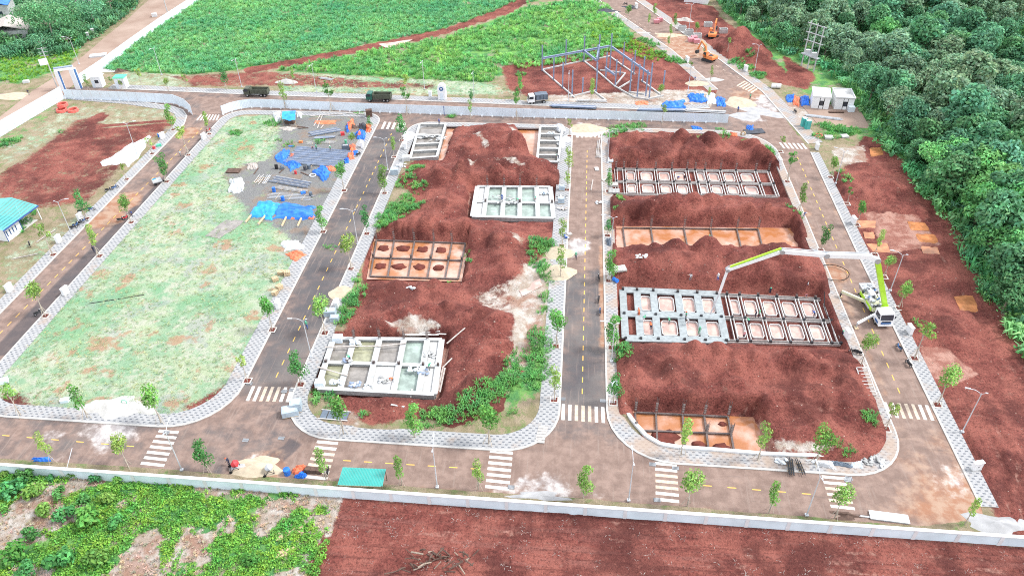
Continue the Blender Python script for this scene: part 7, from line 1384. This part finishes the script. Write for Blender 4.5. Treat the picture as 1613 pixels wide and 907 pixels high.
sheet([(870,198),(888,197),(891,210),(880,208)], 'tarp_white', 'white plastic sheet over the five bay foundation corner', 1.1, 83); heap(886, 222, 2.0, 3.6, .5, 'concrete_white', 'white rubble along the footway by the five bay foundation', 'heap', 'rubble_heap', 84, .3)
heap(880, 399, 3.2, 2.4, 1.1, 'sand', 'upper yellow sand heap beside the central road', 'sand', 'sand_heap', 85); heap(880, 430, 3.4, 2.8, 1.3, 'sand', 'lower yellow sand heap beside the central road', 'sand', 'sand_heap', 86); crate(884, 320, (1.5, 1.2, 1.2), 0, 'wrap_blue', 'pale wrapped pallet at the ten bay foundation', 'pallet', 'block_pallet', 'wrap'); crate(885, 300, (1.4, 1.2, 1.0), 0, 'wrap_blue', 'pale wrapped pallet above the ten bay foundation', 'pallet', 'block_pallet', 'wrap'); bags(887, 312, 14, 'block', 'grey block scraps on the central road footway', 1.2, None, 'blocks', 25); bags(886, 330, 12, 'timber_grey', 'grey timber scraps on the central road footway', 1.2, None, 'scraps', 26); bags(890, 375, 8, 'cloth_blue', 'blue bags beside the upper sand heap', .8, None, 'bags', 27); crate(897, 370, (1.0, .8, .3), 30, 'timber_grey', 'grey board on the central road footway', 'board', 'board'); bags(647, 456, 8, 'tarp_white', 'white plastic scraps on the red heap', .8, None, 'scraps', 28)
# --- central road and eastern plot
heap(925, 203, 5.2, 3.2, .9, 'sand', 'round sand heap dumped on the central road at the fence', 'sand', 'sand_heap', 90); heap(925, 208, 6.0, 3.2, .12, 'sand_white', 'pale sand skirt round the dumped sand heap', 'sand', 'sand_skirt', 91)
planks([((931,300),(934,284))], 'grey plank lying on the central road', 932, 292, mt='timber_grey'); crate(940, 267, (.9, 1.5, .2), 10, 'form_light', 'white panel lying on the central road', 'panel', 'white_board'); bags(944, 320, 10, 'tarp_white', 'white rubble pieces at the kerb of the central road', 1.0, None, 'rubble', 92); crate(967, 303, (2.6, 2.0, .5), 0, 'block', 'low grey block stack beside the top trench', 'blocks', 'block_stack', 'pallet'); crate(966, 293, (2.0, 1.6, .6), 8, 'form', 'grey board stack beside the top trench', 'boards', 'board_stack', 'pallet'); crate(953, 285, (1.6, .8, .3), 40, 'form', 'grey form boards on the footway', 'boards', 'board_stack', 'pallet'); crate(976, 424, (2.6, 1.8, .5), 15, 'form', 'grey pallet boards at the foot of the heap', 'boards', 'board_stack', 'pallet'); barrel(970, 436, 'tarp_blue', 'blue barrel lying beside the footway', True, .4, 1.2); sheet([(955,378),(962,376),(963,388),(956,388)], 'canvas', 'dark sheet beside the sand heap lamp', .9, 93); bars((942,250), (945,222), 5, 1.4, 'form_light', 'white ladder frame lying on the central road', .06, 1); crate(962, 244, (1.4, 2.2, .4), 0, 'fence_sheet', 'pale boards on the footway by the first heap', 'boards', 'board_stack', 'pallet'); crate(968, 608, (1.0, 1.6, .3), 0, 'fence_sheet', 'pale grey board beside the lowest central tree', 'board', 'board'); crate(965, 530, (1.1, 2.6, .4), 0, 'block', 'grey slab stack on the footway by the poured concrete', 'slabs', 'slab_stack', 'pallet')
bags(1010, 412, 14, 'concrete_white', 'grey rubble heap on the eastern heap', 1.1, None, 'rubble', 94)
bars((1246,748), (1243,722), 6, .9, 'dark_metal', 'dark steel bars standing out over the kerb, thicker bundle', .07); bars((1264,747), (1256,727), 5, .8, 'dark_metal', 'dark steel bars over the kerb, thinner bundle', .07); sheet([(1270,726),(1312,727),(1316,740),(1300,737)], 'tarp_white', 'trailing white plastic sheet on the footway', .5, 95); sheet([(1306,722),(1340,726),(1342,738),(1310,733)], 'canvas', 'dark grey sheet on the lower footway', .35, 96); sheet([(1341,726),(1357,727),(1358,738),(1342,737)], 'fence_sheet', 'pale blue sheet beside the dark grey sheet', .5, 97); bags(1372, 726, 26, 'block', 'broken paving blocks heaped at the round corner', 1.8, None, 'rubble', 98); bags(1231, 729, 10, 'fence_sheet', 'blue and white bags on the lower footway', .9, None, 'bags', 99)
def rack():
    a = gz(1355, 586); b = gz(1372, 622); t = thing('scaffold_rack', 'long rack of scaffold frames on the footway', 'scaffolding', ((a+b)/2)); e = (b-a)/2; s = Vector((-e.y, e.x, 0)).normalized()
    for k_ in (-.9, .9): MB().bar(-e+s*k_+Vector((0, 0, .4)), e+s*k_+Vector((0, 0, .4)), .12).build('rail', 'form_light', t)
    for i in range(9): q = e*(-1+i*.25); MB().bar(q-s*.9+Vector((0, 0, .46)), q+s*.9+Vector((0, 0, .46)), .10).build('rung', 'form_light', t)
    for k_ in (-1, 1):
        for m in (-.9, .9): q = e*k_*.95+s*m; MB().bar(q, q+Vector((0, 0, .4)), .1).build('leg', 'form_light', t)
rack()
t = thing('pump_hose', 'black pump hose looping over the kerb by the poured foundation', 'hose', (0, 0, 0)); cc = g(1312, 432); hp = [Vector((cc.x+3.0*math.cos(i*.42+2), cc.y+2.6*math.sin(i*.42+2), .32+.012*i)) for i in range(17)]; e_ = g(1306, 505); hp += [hp[-1].lerp(Vector((e_.x, e_.y, .3)), u)+Vector((math.sin(u*6)*.5, 0, 0)) for u in (.25, .5, .75, 1)]; MB().path(hp, .08, 6).build('hose', 'rubber', t)
crate(1188, 208, (5.0, 2.6, .18), 12, 'tarp_dark', 'dark mat with orange edge at the corner of the eastern plot', 'mat', 'dark_mat'); o = MB().torus((0, 0, .45), .55, .2, 16, 8, axis='Y').build('cable_wheel', 'timber', None, gz(1170, 214)); tag(o, 'brown cable wheel standing on the dark mat', 'wheel'); sheet([(1175,199),(1186,198),(1187,206),(1177,207)], 'tarp_blue', 'blue cloth bundle on the dark mat', .8, 100); sheet([(1088,199),(1104,201),(1107,206),(1092,204)], 'tarp_blue', 'blue sheet caught on the fence foot weeds', .4, 101); sheet([(1150,209),(1162,212),(1160,216),(1152,214)], 'tarp_orange', 'orange cloth beside the cable wheel', .5, 1011)
# --- by the frame and the slanting road
sheet([(1044,162),(1077,160),(1079,172),(1042,172)], 'tarp_blue', 'blue tarpaulin over a load beside the road at the frame', 1.5, 102); sheet([(1084,150),(1108,149),(1112,162),(1086,161)], 'tarp_blue', 'blue tarpaulin over a dark load, left of the pale one', 1.6, 103); sheet([(1112,150),(1126,149),(1128,164),(1113,164)], 'fence_sheet', 'pale sheet over a load between two blue ones', 1.5, 104); sheet([(1127,153),(1142,156),(1143,168),(1129,168)], 'tarp_blue', 'blue tarpaulin heap nearest the sand circle', 1.1, 105)
bars((868,169), (937,172), 9, 1.3, 'steel_blue', 'bundle of blue steel sections at the road edge by the canvas truck', .16); bars((1005,175), (1077,176), 9, 1.2, 'steel_blue', 'bundle of blue steel sections at the fence below the blue load', .15); bars((1080,176), (1142,179), 5, .9, 'tarp_white', 'bundle of white sections at the end of the fence', .16); bars((910,160), (955,161), 6, 1.0, 'form_light', 'white planks beside the frame ground beams', .12); sheet([(1000,160),(1020,160),(1022,166),(1002,166)], 'tarp_orange', 'pale orange scraps beside the frame', .4, 106)
heap(1098, 132, 3.8, 2.2, .9, 'sand', 'small sand heap with a person beside the frame', 'sand', 'sand_heap', 107); heap(1124, 126, 3.0, 1.5, .8, 'concrete', 'grey gravel heap at the edge of the slanting road', 'heap', 'gravel_heap', 108); heap(1166, 162, 4.4, 4.2, .8, 'sand', 'ring shaped sand heap with pale rim at the road bend', 'sand', 'sand_heap', 109); heap(1190, 178, 8, 5.5, .10, 'cement', 'grey spread of wet cement at the road bend', 'cement', 'cement_spread', 110, .45); heap(1055, 56, 5.5, 2.2, .6, 'sand', 'long pale sand spill beside the pallets', 'sand', 'sand_heap', 111, .2)
for x, y, lab in ((1074,48,'open concrete box, first of the row by the sand spill'), (1085,54,'open concrete box, second of the row by the sand spill'), (1098,60,'open concrete box, last of the row beside the brick pallets'), (1115,42,'open concrete box alone behind the others'), (1139,52,'open concrete box half buried beside the digging excavator')): crate(x, y, (2.7, 1.8, 1.5), 5, 'concrete', lab, 'concrete box', 'concrete_box', 'box')
for x, y, lab in ((1034,37,'pink brick pallets at the upper slanting road, pair nearest the pole'), (1039,34,'pink brick pallet behind the front pair'), (1088,66,'pink brick pallet nearest the kerb'), (1093,63,'pink brick pallet in the middle of the three'), (1097,68,'pink brick pallet closest to the excavators')): crate(x, y, (1.9, 1.6, 1.3), 10, 'cloth_pink', lab, 'pallet', 'brick_pallet', 'pallet')
heap(1078, 32, 3.4, 2, 1.0, 'timber_grey', 'heap of brown timber scraps behind the concrete boxes', 'heap', 'timber_heap', 112, .35); heap(993, 12, 3, 1.4, .8, 'tarp_dark', 'dark junk heap at the top of the slanting road', 'heap', 'junk_heap', 113, .3); heap(952, 18, 4.5, 2.0, .9, 'tarp_dark', 'dark heap on the field side verge of the slanting road', 'heap', 'junk_heap', 114, .3); heap(1012, 52, 2.6, 1, .3, 'concrete_white', 'pale rubble on the field side verge', 'heap', 'rubble_heap', 115)
for x, y, lab in ((1265,199,'teal portable toilet, nearest the kerb'), (1271,203,'teal portable toilet, closest to the orange ring')): crate(x, y, (1.2, 1.2, 2.4), 10, 'teal_sheet', lab, 'portable toilet', 'portable_toilet', 'cabin')
o = MB().torus((0, 0, .12), 1.0, .16, 16, 6).build('pipe_ring', 'redpipe', None, gz(1289, 214)); tag(o, 'orange pipe ring lying below the portable toilets', 'pipe coil'); bars((1270,183), (1326,190), 8, 1.1, 'lamp_grey', 'long grey pipes lying on the concrete yard', .08); barrel(1222, 139, 'hat_white', 'white water tank lying at the road bend', True, .7, 2.6)
sheet([(1237,152),(1250,150),(1253,160),(1240,162)], 'tarp_blue', 'blue sheet of the lean-to at the road bend', 1.3, 116); sheet([(1247,152),(1260,155),(1258,168),(1249,165)], 'tarp_orange', 'orange sheet of the lean-to at the road bend', 1.2, 117); sheet([(1259,153),(1274,154),(1275,167),(1262,167)], 'tarp_blue', 'blue sheet against the first white shed', 1.5, 118); crate(1340, 176, (1.6, 1.2, 1.4), 0, 'fence_sheet', 'pale blue tank beside the second white shed', 'tank', 'water_tank'); crate(1317, 178, (4.0, 1.0, .4), 2, 'timber_dark', 'dark timber heap between the sheds', 'timber', 'timber_stack', 'pallet')
crate(1305, 218, (2.0, 1.6, .5), 0, 'concrete', 'pale concrete slab on the weeds below the yard', 'slab', 'slab'); crate(1330, 216, (1.8, 1.6, .4), 10, 'concrete', 'pale concrete slab nearer the wood below the yard', 'slab', 'slab'); heap(165, 112, 5, 1.4, .6, 'concrete_white', 'white rubble along the entrance fence', 'heap', 'rubble_heap', 119, .25); crate(155, 89, (5.0, 2.6, .5), 20, 'tarp_white', 'white slab pile by the lane beside the fence', 'slabs', 'slab_pile'); heap(452, 130, 3.8, 1.5, 1.2, 'sand_white', 'white sand heap behind the first dump truck', 'sand', 'sand_heap', 120); bars((504,124), (524,127), 5, 1.0, 'lamp_grey', 'grey pipes on the dry grass behind the road', .1); heap(188, 113, 2.2, 1.2, 1.0, 'timber_dark', 'brown stump heap at the edge of the tall grass', 'heap', 'stump_heap', 121, .35); heap(20, 152, 5, 3.0, .5, 'sand', 'pale sand heap on the dirt lane bend', 'sand', 'sand_heap', 122); crate(678, 152, (.9, .7, 1.6), 0, 'white_paint', 'small white post box beside the arched booth', 'box', 'post_box'); crate(244, 27, (1.8, 1.4, 1.2), 20, 'tarp_white', 'white bundle on the verge of the dirt lane', 'bundle', 'white_bundle', 'wrap'); crate(42, 131, (1.8, 1.2, .7), 20, 'tarp_white', 'white bundle at the corner of the roadside grass', 'bundle', 'white_bundle', 'wrap')
